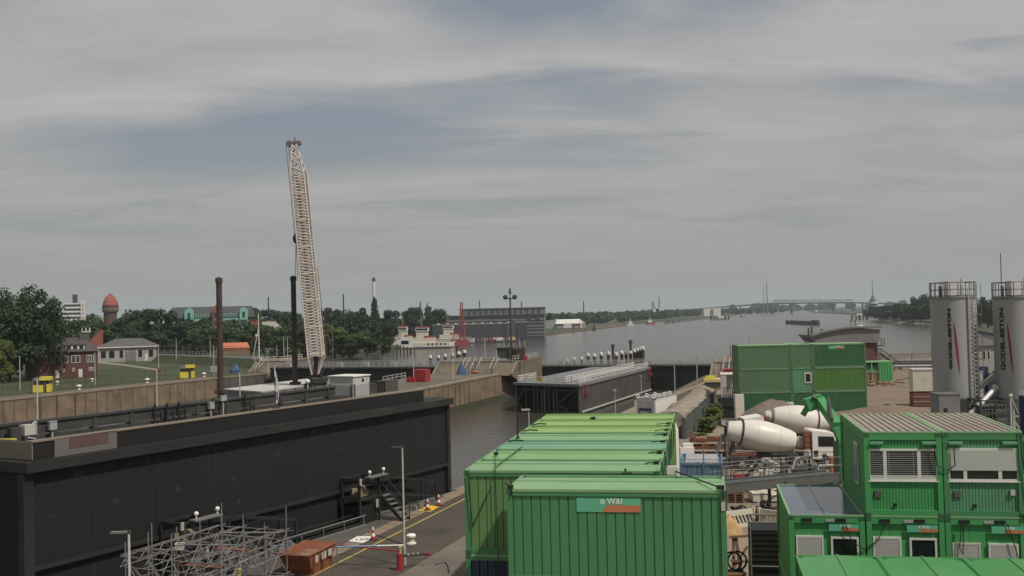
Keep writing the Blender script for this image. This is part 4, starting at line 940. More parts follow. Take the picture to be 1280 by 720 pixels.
o = tag(MB().tube((0, 0, 0), (0, 0, 1.0), 0.08).sphere((0, 0, 1.35), 0.42, 12, 8).build('deck_lamp', M['white'], loc=atd(384.5, 474, 176), smooth=True), 'round white lamp on a short post on the barge deck near the crane foot', 'lamp')
o.location.z = BZ
# white motor boat in the chamber
p = at(124, 521, -4.2)
bt = thing('motor_boat', 'white flat-topped boat lying in the lock chamber behind the gate', 'boat', (p.x, p.y, WZ), R(64))
q = MB(); q.prism([(-5, -1.4), (3.6, -1.4), (5.4, 0), (3.6, 1.4), (-5, 1.4)], -0.4, 0.7); q.build('hull', M['off_white'], bt)
MB().box(-4.4, 2.6, -1.15, 1.15, 0.7, 1.6).build('cabin', M['light_grey'], bt)
MB().prism([(-4.9, -1.4), (3.2, -1.3), (3.8, 0), (3.2, 1.3), (-4.9, 1.4)], 1.6, 1.78).build('roof', M['white'], bt)

# ------------------------------------------------------------------ on the quay beside the gate
RZ = -R(18.3)                                        # local y runs along the quay road
def lamp_post(label, p, h, ang, head=0.55, r=0.055):
    t = thing('lamp_post', label, 'street lamp', p, 0)
    MB().tube((0, 0, 0), (0, 0, h), r, r * 0.72, 10).build('post', M['alu'], t, True)
    MB().tube((0, 0, 0), (0, 0, 0.9), r * 1.5, r * 1.5, 10).build('post_base', M['light_grey'], t, True)
    c, s = cos(ang), sin(ang)
    q = MB(); q.add([(0.08 * c, 0.08 * s, h + 0.02), (-head * c + 0.1 * s, -head * s - 0.1 * c, h + 0.03), (-head * c - 0.1 * s, -head * s + 0.1 * c, h + 0.03), (0.0, 0.08, h + 0.02), (0.08 * c, 0.08 * s, h + 0.12), (-head * c + 0.1 * s, -head * s - 0.1 * c, h + 0.08), (-head * c - 0.1 * s, -head * s + 0.1 * c, h + 0.08), (0.0, 0.08, h + 0.12)], [(3, 2, 1, 0), (4, 5, 6, 7), (0, 1, 5, 4), (1, 2, 6, 5), (2, 3, 7, 6), (3, 0, 4, 7)])
    q.build('lamp_head', M['dark_steel'], t); return t
lp1 = at(506, 707)
lamp_post('slim pale lamp post rising at the roadside next to the red post', lp1, 5.95, R(10))
p = at(161, 668, 5.95); p.z = 0
l2 = lamp_post('flat-headed pale lamp post before the black gate, cut by the lower edge', p, 5.95, R(-4), 0.6)
# second head on the double lamp
q = MB(); q.box(-0.5, -0.02, -0.22, -0.06, 6.02, 6.08); q.build('lamp_head', M['grey_steel'], l2)
# barrier
bp_ = at(500, 713)
br_ = thing('barrier', 'red barrier post with thin red and blue booms across the road', 'barrier', bp_)
MB().cbox((0, 0, 0), (0.3, 0.3, 0.12)).tube((0, 0, 0.1), (0, 0, 0.78), 0.15, n=12).cbox((0, 0, 0.78), (0.26, 0.26, 0.06)).build('housing', M['red'], br_, True)
MB().tube((0.02, 0, 0.84), (0.05, 0, 1.15), 0.05).cbox((0.05, 0, 1.12), (0.16, 0.12, 0.1)).build('lamp', M['sand_yellow'], br_)
e = at(424, 681, 1.0) - bp_
MB().tube((0, 0, 0.95), tuple(e), 0.035).build('boom', M['red'], br_)
e2 = at(421, 683.5, 1.02) - bp_; s2 = at(505, 681.5, 1.05) - bp_
a1 = s2.lerp(e2, 0.4); q = MB().tube(s2, a1, 0.045, n=6); q.build('boom', M['white'], br_); MB().tube(a1, e2, 0.042).build('boom', M['sky_blue'], br_)
e3 = at(529, 692.5, 0.62) - bp_; e4 = at(538, 693.5, 0.62) - bp_; s3 = Vector((0.05, 0, 0.7))
MB().bar(s3, e3, 0.1, 0.12).build('counterweight_arm', M['dark_steel'], br_)
q = MB()
for f in (0.35, 0.56, 0.77): c = s3.lerp(e3, f); q.cbox((c.x, c.y - 0.05, c.z + 0.02), (0.13, 0.06, 0.09))
q.build('reflector', M['light_grey'], br_); MB().bar(e3, e4, 0.1, 0.11).build('arm_tip', M['red'], br_)
MB().tube(e2, (e2.x, e2.y, 0), 0.025).build('support_leg', M['grey_steel'], br_)
# white mooring bollards near the road
b = thing('mooring_bollard', 'white capped mooring bollard on the quay road beside the lamp post', 'bollard', at(514, 679.5))
MB().lathe([(0.001, 0.0), (0.30, 0.0), (0.28, 0.06), (0.17, 0.1), (0.16, 0.34), (0.001, 0.34)], 16).build('foot', M['cream'], b, True)
MB().lathe([(0.14, 0.33), (0.27, 0.38), (0.28, 0.47), (0.19, 0.54), (0.001, 0.56)], 16).build('cap', M['white'], b, True)
# painted markings
def ground_poly(name, pix, z, m, kind='structure'):
    mb = MB(); mb.add([tuple(at(x, y, z)) for x, y in pix], [tuple(range(len(pix)))]); o = mb.build(name, m); return tag(o, kind='structure')
ground_poly('yellow_marking', [(523, 637.5), (537.5, 639.5), (549, 633.3), (534, 631.2)], 0.018, M['mark_yellow'])
ground_poly('white_marking', [(435.6, 676.3), (454, 678.5), (464.3, 673.5), (463, 670.2), (446.5, 670.2)], 0.018, M['mark_white'])
me = text_mesh('150', 0.55, 0.0, 0.012); me.materials.clear(); me.materials.append(M['black'])
o = bpy.data.objects.new('painted_number', me); COL.objects.link(o); c = at(452, 674.2, 0.023); o.location = c; o.rotation_euler = (0, 0, R(62) - R(90) + R(35)); o['kind'] = 'structure'
def cone(label, p, h=0.75, post=False):
    t = thing('traffic_cone', label, 'traffic cone', p)
    MB().cbox((0, 0, 0), (0.42, 0.42, 0.05)).build('base', M['rubber'], t)
    for i in range(4):
        z0, z1 = 0.05 + i * (h - 0.05) / 4, 0.05 + (i + 1) * (h - 0.05) / 4; r0, r1 = 0.15 - 0.03 * i, 0.15 - 0.03 * (i + 1)
        MB().lathe([(r0, z0), (max(r1, 0.02), z1)] + ([(0.001, z1)] if i == 3 else []), 12).build('stripe', M['red'] if i % 2 == 0 else M['white'], t, True)
cone('red and white traffic cone beside the white road marking', at(466.5, 675))
cone('red and white traffic cone standing on the yellow marking', at(534.5, 638))
cone('red and white traffic cone behind the yellow marking', at(548.5, 632))
# skip
k0, k1, k2 = at(386, 695, 1.1), at(420, 678, 1.1), at(351, 692, 1.1)
kd = (k1 - k0).normalized(); kl = (k1 - k0).length; kr = atan2(kd.y, kd.x) - R(90)
sk = thing('rubble_skip', 'orange brown steel skip filled with rubble beside the scaffold', 'skip', (k0.x, k0.y, 0), kr)
kw = 1.75
def skip_shell(mb, inset=0.0):
    t_, b_ = 1.1, 0.12
    top = [(0, 0), (0, kl), (-kw, kl), (-kw, 0)]; bot = [(-0.12, 0.55), (-0.12, kl - 0.55), (-kw + 0.12, kl - 0.55), (-kw + 0.12, 0.55)]
    vs = [(x, y, b_) for x, y in bot] + [(x, y, t_) for x, y in top] + [(x * 0.94 - 0.05, y * 0.94 + 0.09, t_) for x, y in top] + [(x * 0.94 - 0.05, y * 0.94 + 0.09, 0.5) for x, y in bot]
    mb.add(vs, [(0, 1, 2, 3), (0, 4, 5, 1), (1, 5, 6, 2), (2, 6, 7, 3), (3, 7, 4, 0), (4, 8, 9, 5), (5, 9, 10, 6), (6, 10, 11, 7), (7, 11, 8, 4), (8, 12, 13, 9), (9, 13, 14, 10), (10, 14, 15, 11), (11, 15, 12, 8)])
mb = MB(); skip_shell(mb); mb.build('body', M['skip_orange'], sk)
q = MB()
for (a, b) in (((0, 0), (0, kl)), ((0, kl), (-kw, kl)), ((-kw, kl), (-kw, 0)), ((-kw, 0), (0, 0))): q.tube((a[0], a[1], 1.1), (b[0], b[1], 1.1), 0.055)
for y in (0.55, kl / 2, kl - 0.55): q.bar((0.0, y, 0.15), (0.02, y, 1.05), 0.08)
for x in (-0.5, -1.2): q.bar((x, 0.3, 0.5), (x, 0.02, 1.05), 0.07)
q.build('rim', M['skip_orange'], sk)
q = MB(); nx, ny = 8, 12; rng = random.Random(5); vs = []
for i in range(nx + 1):
    for j in range(ny + 1):
        x, y = -0.1 - (kw - 0.2) * i / nx, 0.15 + (kl - 0.3) * j / ny
        vs.append((x, y, 0.72 + 0.22 * sin(pi * i / nx) * sin(pi * j / ny) + rng.uniform(-0.05, 0.06)))
q.add(vs, [(i * (ny + 1) + j, i * (ny + 1) + j + 1, (i + 1) * (ny + 1) + j + 1, (i + 1) * (ny + 1) + j) for i in range(nx) for j in range(ny)])
q.build('rubble', M['rubble'], sk)
for y0, y1 in ((0.55, 0.95), (1.4, 1.9), (2.15, 2.6)):
    y0, y1 = y0 * kl / 3.2, y1 * kl / 3.2
    MB().box(0.02, 0.05, y0, y1, 0.62, 0.95).build('label_plate', M['off_white'], sk)
MB().box(-kw + 0.1, -0.1, 0.5, kl - 0.5, 0, 0.12).build('runner', M['rust'], sk)
# scaffold of silver tubes, stacked lattice girders
def scaffold():
    o0 = Vector((-17.2, 44.8, 0)); t = thing('scaffold', 'open scaffold of silver lattice girders beside the black gate', 'scaffold', o0, -R(22))
    Y = [0, 1.65, 3.3, 4.95, 6.6]; X = [0, 1.27, 2.53, 3.8]; rr = 0.024; rng = random.Random(11)
    ok = lambda i, j: not (j >= 4 and i >= 4)
    for x in X:
        for y in Y:
            h = 2.6 + rng.choice((0, 0, 0.1, 0.5, 1.0)); MB().tube((x, y, 0), (x, y, h), rr * 1.15, n=6).build('standard', M['galv'], t)
    def girder(a, b, z, h=0.52, n=5):
        gd = MB(); a, b = Vector(a), Vector(b); a.z = b.z = z; up = Vector((0, 0, h))
        gd.tube(a, b, rr, n=5); gd.tube(a + up, b + up, rr, n=5)
        for k in range(n):
            p0, p1, pm = a.lerp(b, k / n), a.lerp(b, (k + 1) / n), a.lerp(b, (k + 0.5) / n)
            gd.tube(p0, pm + up, rr * 0.8, n=4); gd.tube(pm + up, p1, rr * 0.8, n=4)
        gd.build('lattice_girder', M['galv'], t)
    for x in X[::3] + X[1:2]: girder((x - 0.3, 0, 0), (x - 0.2, Y[-1], 0), 2.0, 0.5, 6)
    for y in Y[::2]: girder((0, y, 0), (X[-1] + 0.3, y, 0), 1.5, 0.5, 4)
    girder((X[2], -0.3, 0), (X[2], Y[-1], 0), 0.8, 0.5, 6)
    tb = lambda nm, a, b: MB().tube(a, b, rr, n=5).build(nm, M['galv'], t)
    for z in (0.35, 1.3, 2.45):
        for y in (Y if z > 2 else Y[::2]): tb('ledger', (-0.25, y, z), (X[-1] + 0.35, y + 0.05, z))
        for x in (X if z > 1 else X[::3]): tb('ledger', (x, -0.25, z + 0.06), (x, Y[-1] + 0.3, z + 0.06))
    for i in range(4):
        for x in X[::3] + X[1:2]:
            y0, y1 = (Y[i], Y[i + 1]) if i % 2 else (Y[i + 1], Y[i]); tb('diagonal_brace', (x, y0, 0.3), (x + 0.03, y1, 2.4))
    for i in range(3):
        for y in Y[::2]: tb('diagonal_brace', (X[i], y, 2.4), (X[i + 1], y + 0.02, 0.4))
    for k in range(6):
        y = rng.uniform(0, 5); x = rng.uniform(-0.3, 1.2); tb('loose_tube', (x, y, 2.55), (x + rng.uniform(2.2, 3.4), y + rng.uniform(-0.5, 1.4), 2.58))
    tb('loose_tube', (3.4, -0.6, 1.4), (6.2, 3.0, 2.8))
    for a in ((0.6, 2.6, 3.0, 3.4, 1.40), (1.6, 3.4, 4.0, 4.4, 2.0)): MB().box(a[0], a[1], a[2], a[3], a[4], a[4] + 0.04).build('plank', M['rust'], t)
scaffold()
p = at(225, 702, 1.6); pl_ = Vector((p.x, p.y, 0))
t = thing('work_lamp', 'cream lamp housing on a tripod standing inside the scaffold', 'work lamp', pl_)
q = MB()
for k in range(3): a = 2 * pi * k / 3 + 0.4; q.tube((0, 0, 1.7), (0.5 * cos(a), 0.5 * sin(a), 0), 0.025)
q.tube((0, 0, 1.6), (0, 0, 2.2), 0.03); q.build('tripod', M['rust'], t); MB().cbox((0, 0, 2.15), (0.34, 0.26, 0.26)).cbox((0, 0, 2.41), (0.4, 0.32, 0.04)).build('lamp_head', M['cream'], t)
# loose sacks and tubes on the ground in the scaffold
rng = random.Random(4)
tag(MB().cbox((0, 0, 0), (0.35, 0.3, 0.22), 0.3, 0.7).cbox((0.05, 0.02, 0.2), (0.22, 0.2, 0.12), 0.8, 0.6).build('tool_bag', M['yellow'], loc=tuple(at(297, 719, 0.5))), 'small yellow bag lying on the scaffold girders', 'bag')
# steel stair towers along the gate
def stair_tower(label, x0, first=[None]):
    base = G0 + gv_ * x0 - GN * 1.15; base.z = 0
    if first[0]: return dup(first[0], base, GR, label)
    t = thing('stair_tower', label, 'stair tower', base, GR, 'stair towers along the gate'); first[0] = t
    H = 2.75; q = MB()
    for x in (0, 1.9):
        for y in (0, 1.35): q.bar((x, y, 0), (x, y, H), 0.13)
    for z in (1.55, H):
        for y in (0, 1.35): q.bar((0, y, z), (1.9, y, z), 0.11, 0.14)
        for x in (0, 1.9): q.bar((x, 0, z), (x, 1.35, z), 0.11, 0.14)
    q.build('frame', M['black_steel2'], t)
    MB().box(0.05, 1.85, 0.05, 1.3, 1.60, 1.66).box(0.1, 1.8, 0.1, 1.25, 0.0, 1.1).build('platform', M['black_steel'], t)
    q = MB(); rng = random.Random(2)
    for k in range(9): q.cbox((rng.uniform(0.3, 1.5), rng.uniform(0.3, 0.9), 1.66), (rng.uniform(.2, .45), .3, rng.uniform(.2, .55)), rng.uniform(0, 3), 0.85)
    q.build('stored_sack', M['coping'], t)
    q = MB()
    for k in range(6):
        z = 1.5 - 0.25 * k; y = -0.28 * k; q.box(2.05, 2.75, y - 0.28, y, z - 0.05, z)
    q.build('tread', M['grey_steel'], t)
    q = MB()
    for x in (2.03, 2.77): q.bar((x, 0, 1.5), (x, -1.7, 0), 0.05, 0.2); q.tube((x, 0, 2.4), (x, -1.7, 0.95), 0.03); q.tube((x, -1.7, 0), (x, -1.7, 0.95), 0.03); q.tube((x, 0, 1.4), (x, 0, 2.4), 0.03)
    q.build('stringer', M['black_steel2'], t)
    q = MB(); a = Vector((1.9, 0.0, H)); b = Vector((8.2, 0.0, 1.45))
    for y in (0.0, 1.2):
        q.bar(a + Vector((0, y, 0)), b + Vector((0, y, 0)), 0.09, 0.12); q.bar(a + Vector((0, y, -1.15)), b + Vector((0, y, -1.0)), 0.09, 0.12)
        for k in range(6): f = k / 5; p = a.lerp(b, f) + Vector((0, y, 0)); q.bar(p, p - Vector((0, 0, 1.1)), 0.06)
    for k in range(8): f = k / 7; p = a.lerp(b, f); q.bar(p, p + Vector((0, 1.2, 0)), 0.07)
    q.bar(b, (b.x, b.y, 0), 0.1); q.bar((b.x, 1.2, 0), (b.x, 1.2, b.z), 0.1)
    q.build('gangway', M['black_steel2'], t)
    q = MB(); q.box(0.5, 2.3, -0.5, -0.05, H + 0.05, H + 0.13); q.build('canopy', M['grey_steel'], t)
    for k, x in enumerate((0.9, 2.3)): MB().tube((x, -0.1, H + 0.1), (x, -0.1, H + 0.32), 0.04).sphere((x, -0.1, H + 0.36), 0.12, 10, 6).build('lamp', M['white'], t, True)
    MB().box(-0.1, 0.08, -0.14, -0.06, 2.45, 2.85).build('sign_plate', M['light_grey'], t)
    MB().box(1.5, 1.72, -0.10, -0.06, 0.85, 1.35).build('sign_plate', M['light_grey'], t)
    q = MB()
    for k in range(7): q.cbox((5.5 + 0.35 * k % 2.2, -0.2 - 0.15 * (k % 2), 0), (.3, .25, .25 + .1 * (k % 3)), k)
    q.build('stored_crate', M['mid_grey'], t)
    return t
stair_tower('dark steel stair tower with gangway at the gate, beside the yellow marking', 21.3)
stair_tower('dark steel stair tower half hidden behind the silver scaffold', 7.4)
q = MB(); q.box(0, 8.4, 0, 0.18, 0.25, 0.45); q.box(0, 8.0, 0.3, 0.5, 0.0, 0.3); q.box(0.5, 8.4, -0.3, -0.12, 0.0, 0.2); q.box(0, 8.3, 0.34, 0.42, 0.55, 0.62)
for k in range(6): q.box(0.3 + 1.5 * k, 0.45 + 1.5 * k, -0.35, 0.6, 0, 0.12); q.box(0.3 + 1.5 * k, 0.4 + 1.5 * k, 0.34, 0.42, 0.0, 0.6)
bs = q.build('beam_stack', M['black_steel2'], loc=tuple(G0 + gv_ * 13.6 - GN * 0.9)); bs.rotation_euler.z = GR; tag(bs, 'stack of dark steel beams lying along the gate foot behind the skip', 'beams')
rail = MB().tube((0, 0, 0), (7.8, 0, 0), 0.035).box(0.0, 7.8, -0.05, 0.05, -0.6, -0.52)
for k in range(5): rail.tube((0.2 + 1.85 * k, 0, -0.55), (0.2 + 1.85 * k, 0, 0), 0.025)
rb = rail.build('guard_rail', M['galv'], loc=tuple(G0 + gv_ * 13.8 - GN * 1.35 + Vector((0, 0, 0.6)))); rb.rotation_euler.z = GR; tag(rb, 'silver guard rail running along the gate foot left of the stair tower', 'rail')
# low rubble border right of the road
def hose(label, pts, r, m): return cable(label, pts, r, m, 'hose')
hose('dark hose lying in a curl on the gravel beside the road', [at(543, 706, .03), at(551, 704, .03), at(557, 703, .03), at(560, 708, .03), at(561, 716, .03)], 0.03, 'black')
hose('thin rope lying across the road from the cone', [at(460, 665, .03), at(480, 672, .03), at(503, 680, .03)], 0.02, 'black')

# ------------------------------------------------------------------ the lawn island on the left
# brick house
hp0 = at(62, 474); hrz = R(21)
H1 = thing('brick_house', 'red brick house with dark hipped roof and white dormer behind the lawn', 'house', (hp0.x, hp0.y, 0), hrz)
hw, hd, he = 10.2, 9.0, 6.2
MB().box(-4.5, hw, 0, hd, 0, he).build('wall', M['brick'], H1)
rf = MB(); o = 0.5
rf.add([(-5, -o, he), (hw + o, -o, he), (hw + o, hd + o, he), (-5, hd + o, he), (-1.5, hd * 0.5, he + 3.3), (hw - 3.2, hd * 0.5, he + 3.3)], [(0, 1, 5, 4), (1, 2, 5), (2, 3, 4, 5), (3, 0, 4), (3, 2, 1, 0)])
roof = rf.build('roof', M['tile_dark'], H1)
d = MB(); d.box(3.4, 7.6, 0.4, 3.5, he + 0.35, he + 1.5); dm = d.build('dormer', M['far_white'], roof)
MB().add([(3.2, 0.2, he + 1.5), (7.8, 0.2, he + 1.5), (7.8, 4.2, he + 2.2), (3.2, 4.2, he + 2.2)], [(0, 1, 2, 3)])
MB().box(3.2, 7.8, 0.2, 3.6, he + 1.5, he + 1.66).build('dormer_roof', M['tile_dark'], roof)
for x in (3.75, 5.1, 6.45): MB().box(x, x + 0.85, 0.36, 0.41, he + 0.6, he + 1.35).build('dormer_window', M['glass'], roof)
MB().box(7.0, 7.8, 5.0, 5.8, he + 1.5, he + 5.0).build('chimney', M['brick'], roof)
# stair turret with white lantern
tw = MB(); tw.box(6.4, 8.6, 3.5, 5.7, he + 1.0, he + 4.4); tw.build('turret', M['slate'], H1)
MB().box(6.9, 8.8, 3.3, 5.6, he + 4.4, he + 5.7).build('lantern', M['far_white'], H1)
MB().box(7.1, 7.7, 3.26, 3.31, he + 4.7, he + 5.5).box(8.0, 8.5, 3.26, 3.31, he + 4.7, he + 5.5).build('lantern_window', M['glass'], H1)
MB().prism([(6.7, 3.1), (9.0, 3.1), (9.0, 5.8), (6.7, 5.8)], he + 5.7, he + 5.95).build('lantern_roof', M['tile_dark'], H1)
def win(parent, x0, x1, z0, z1, y=0.0, fm='far_white', split=0):
    f = MB(); w = 0.1
    f.box(x0, x1, y - 0.07, y + 0.03, z0, z0 + w); f.box(x0, x1, y - 0.07, y + 0.03, z1 - w, z1); f.box(x0, x0 + w, y - 0.07, y + 0.03, z0 + w, z1 - w); f.box(x1 - w, x1, y - 0.07, y + 0.03, z0 + w, z1 - w)
    for k in range(split): xx = x0 + (x1 - x0) * (k + 1) / (split + 1); f.box(xx - 0.06, xx + 0.06, y - 0.07, y + 0.03, z0 + w, z1 - w)
    fo = f.build('window', M[fm], parent); MB().box(x0 + w, x1 - w, y - 0.045, y - 0.02, z0 + w, z1 - w).build('pane', M['dim_glass'], fo); return fo
for x0, x1, s_ in ((0.4, 1.5, 1), (3.0, 4.0, 0), (4.7, 6.6, 1), (8.0, 9.5, 2), (-3.6, -2.4, 1)): win(H1, x0, x1, 3.6, 5.3, split=s_)
for x0 in (1.2, 6.2):
    MB().box(x0, x0 + 0.85, -0.06, 0.03, 0.15, 2.1).build('door', M['far_white'], H1)
for x0 in (2.7, 4.9, 8.4, 9.0): win(H1, x0, x0 + 0.5, 1.6, 2.4)
# grey hip-roofed building
gp = at(165, 452); G2 = thing('grey_building', 'pale grey single storey building with a dark hipped roof behind the lawn', 'building', (gp.x, gp.y, 0), R(16))
x0, x1, yd, eh = -10.2, 7.2, 10.0, 4.6
MB().box(x0, x1, 0, yd, 0, eh).build('wall', M['render_grey'], G2)
MB().box(x0 - 0.6, x1 + 0.6, -0.6, yd + 0.6, eh, eh + 0.35).build('eaves', M['far_white'], G2)
q = MB(); q.add([(x0 - 0.6, -0.6, eh + 0.36), (x1 + 0.6, -0.6, eh + 0.36), (x1 + 0.6, yd + 0.6, eh + 0.36), (x0 - 0.6, yd + 0.6, eh + 0.36), (x0 + 5, yd / 2, eh + 2.9), (x1 - 4.4, yd / 2, eh + 2.9)], [(0, 1, 5, 4), (1, 2, 5), (2, 3, 4, 5), (3, 0, 4)])
q.build('roof', M['slate'], G2)
for a, b in ((-9.3, -7.9), (-6.9, -5.3), (-3.7, -2.7), (2.0, 3.1), (5.2, 6.5)): MB().box(a, b, -0.05, 0.03, 1.4, 3.6).build('window', M['glass'], G2)
MB().box(-2.2, 1.2, -0.06, 0.03, 0.1, 3.3).build('gate_opening', M['mid_grey'], G2); MB().box(4.0, 4.8, -0.05, 0.03, 0.1, 2.5).build('door', M['far_white'], G2)
q = MB()
for x in (-10.2, -4.6, -2.45, 1.45, 7.0): q.box(x - 0.01, x + 0.25, -0.09, 0.02, 0, eh)
q.build('pilaster', M['off_white'], G2)
# red gable
gb = atd(113.5, 443, 350)
G3 = thing('red_gable_house', 'steep red brick gable standing between the trees beside the grey building', 'house', (gb.x, gb.y, 0), R(24))
MB().add([(-6.0, 0, 0), (4.0, 0, 0), (4.0, 0, 10.2), (3.3, 0, 10.2), (-6.0, 0, 1.2), (-6, 9, 0), (4, 9, 0), (4, 9, 10.2), (3.3, 9, 10.2), (-6, 9, 1.2)], [(0, 1, 2, 3, 4), (9, 8, 7, 6, 5), (1, 6, 7, 2), (0, 4, 9, 5), (2, 7, 8, 3)]).build('wall', M['brick_red'], G3)
q = MB(); q.add([(-6.4, 0.3, 1.1), (3.5, 0.3, 10.5), (3.5, 9.3, 10.5), (-6.4, 9.3, 1.1)], [(0, 1, 2, 3)]); q.build('roof', M['tile_dark'], G3)
# orange tent roof
tp_ = at(283, 447, 1.0); T = thing('orange_roof_shed', 'shed with a bright orange roof behind the brown spud pile', 'shed', (at(270, 446, 0).x * 1.05, at(270, 446, 0).y * 1.05, 0), R(12))
MB().box(0.2, 11.8, 0.2, 6, 0, 2.4).build('wall', M['wood'], T)
q = MB(); q.add([(0, 0, 2.3), (12, 0, 2.3), (11.0, 3.2, 4.3), (1.6, 3.2, 4.3), (0, 6.4, 2.3), (12, 6.4, 2.3)], [(0, 1, 2, 3), (3, 2, 5, 4), (1, 5, 2), (0, 3, 4)]); q.build('roof', M['orange'], T)
# yellow cabins
def cabin(label, pl, pr, rz):
    a, b = at(*pl), at(*pr); w = (b - a).length
    t = thing('yellow_cabin', label, 'cabin', a, rz)
    MB().box(0, w * 0.6, 0, 1.8, 0.1, 1.45).box(w * 0.8, w, 0, 1.8, 0.1, 1.6).build('panel', M['yellow'], t)
    MB().box(0.05, w - 0.05, 0.35, 1.75, 0.0, 2.45).build('body', M['dark_steel'], t)
    MB().box(w * 0.4, w + 0.1, -0.15, 1.95, 2.3, 2.95).build('roof', M['yellow'], t)
    q = MB()
    for x in (0.06, w * 0.38, w * 0.7, w - 0.06): q.tube((x, 0.05, 0), (x, 0.05, 2.5), 0.05)
    q.box(0, w * 0.38, 0, 1.8, 2.2, 2.75); q.build('post', M['grey_steel'], t)
    return t
cabin('yellow operator cabin on the lawn quay near the left picture edge', (41, 491.5), (61, 490), R(10))
cabin('yellow operator cabin on the lawn quay left of the brown spud pile', (225, 473.5), (241, 472.5), R(10))
# bollards on the left quay
for i, (px, py, lab) in enumerate(((99, 487, 'white mooring bollard between the near yellow cabin and the middle lamp'), (184, 478.5, 'white mooring bollard left of the lifebuoy post'), (255, 471, 'white mooring bollard right of the far yellow cabin'), (115, 477, 'flat white bollard on the grass below the brick house'), (72, 480.5, 'small flat white bollard on the grass left of the lamp'))):
    p = at(px, py); s_ = 1.0 if i < 3 else 0.75
    t = thing('mooring_bollard', lab, 'bollard', p)
    MB().lathe([(0.001, 0), (0.34 * s_, 0), (0.3 * s_, 0.1), (0.24 * s_, 0.15), (0.24 * s_, 0.55 * s_), (0.001, 0.55 * s_)], 12).build('foot', M['cream'], t, True)
    MB().lathe([(0.24 * s_, 0.55 * s_), (0.5 * s_, 0.62 * s_), (0.5 * s_, 0.8 * s_), (0.25 * s_, 0.95 * s_), (0.001, 0.97 * s_)], 12).build('cap', M['white'], t, True)
# thin poles and lamps
def thin_lamp(label, px, y0, y1, z=0.0, arm=None, cat='lamp post', m='off_white', r=0.09, name='lamp_post', twin=False):
    b = at(px, y1, z); tp = atd(px, y0, b.y); h = tp.z - z
    t = thing(name, label, cat, b)
    MB().tube((0, 0, 0), (0, 0, h), r, r * 0.75, 8).build('post', M[m], t, True)
    if arm is not None:
        q = MB(); k = arm
        q.box(min(0, k) - 0.1, max(0, k) + 0.1, -0.14, 0.14, h, h + 0.12)
        if twin: q.box(-abs(k) - 0.1, 0, -0.14, 0.14, h, h + 0.12)
        q.build('lamp_head', M['light_grey'], t)
    else: MB().cbox((0, 0, h), (0.26, 0.26, 0.18)).build('lamp_head', M['light_grey'], t)
    MB().cbox((0, 0, 0), (0.4, 0.4, 0.1)).build('foot', M['grey_steel'], t)
    return t
thin_lamp('thin grey lamp post in front of the dark tree, left of the brick house', 25, 446, 488)
thin_lamp('thin pale lamp post on the lawn between the brick house and grey building', 119, 442, 482)
lb_ = thin_lamp('thin pole with a red lifebuoy on the lawn quay', 198.5, 434, 468, cat='pole')
q = MB(); rr = 0.42
for k in range(14): a, b = 2 * pi * k / 14, 2 * pi * (k + 1) / 14; q.tube((rr * cos(a), -0.15, 1.0 + rr * sin(a)), (rr * cos(b), -0.15, 1.0 + rr * sin(b)), 0.15, n=6)
q.build('lifebuoy', M['red'], lb_, True)
thin_lamp('thin grey lamp post at the flood wall right of the grey building', 220.5, 424, 449, 2.4)
thin_lamp('thin grey lamp post at the flood wall left of the orange roof', 263, 424, 447, 2.4)
sb = thin_lamp('pole with a square grey sign board left of the brown spud pile', 267.5, 434, 470, cat='pole')
MB().box(-0.75, 0.75, -0.14, -0.06, 0.9, 2.3).build('sign_board', M['light_grey'], sb)
thin_lamp('white T-shaped lamp post in front of the lock head ramp', 335.5, 436, 470, 0.0, 0.55, twin=True)
thin_lamp('thin lamp post just right of the crane boom in front of the black lock gate', 416.5, 408, 462, 1.0, m='grey_steel')
thin_lamp('thin light mast among the trees left of the dark spud pile', 355, 421, 446, 2.4)
thin_lamp('second thin light mast among the trees close to the dark spud pile', 359.5, 423, 446, 2.4)
thin_lamp('short light mast at the flood wall left of the twin masts', 346, 433, 446, 2.4)
# flag mast with stays
b = at(324, 449, 2.4); h = atd(325, 392, b.y).z - 2.4
t = thing('signal_mast', 'tall white signal mast with a slanted stay in front of the trees', 'mast', b)
MB().tube((0, 0, 0), (0, 0, h), 0.16, 0.1, 8).build('pole', M['far_white'], t, True); MB().tube((-1.7, 0, 0), (0, 0, h * 0.7), 0.09, n=6).box(-0.9, 0.1, -0.06, 0.06, h * 0.5, h * 0.55).build('stay', M['far_white'], t)
# fences
def fence(label, pts, h, post_step, mats, rails=(0.98, 0.5), infill=0.0, r=0.035, name='fence', cat='fence', flat=False):
    """pts: world points of the foot line"""
    P = [Vector(p) for p in pts]; o0 = P[0].copy(); t = thing(name, label, cat, o0)
    ra = MB(); fi = MB(); pm_ = None
    for a, b in zip(P, P[1:]):
        L_ = (b - a).length; n = max(1, round(L_ / post_step)); a, b = a - o0, b - o0
        for k in range(n + 1):
            p = a.lerp(b, k / n); pm_ = pm_ or MB().bar((0, 0, 0), (0, 0, h), r * 2).build('post', M[mats]).data; po = bpy.data.objects.new('post', pm_); COL.objects.link(po); po.parent = t; po.location = p
        for f in rails: ra.bar(a + Vector((0, 0, h * f)), b + Vector((0, 0, h * f)), r * 1.6)
        if infill:
            m = int(L_ / infill)
            for k in range(m): p = a.lerp(b, (k + 0.5) / m); fi.bar(p + Vector((0, 0, h * 0.05)), p + Vector((0, 0, h * 0.96)), 0.02)
    ra.build('rail', M[mats], t)
    if infill: fi.build('infill_bars', M[mats], t)
    for o in [o for o in COL.objects if o.name.startswith('post') and o.parent is None]: bpy.data.objects.remove(o)
    return t
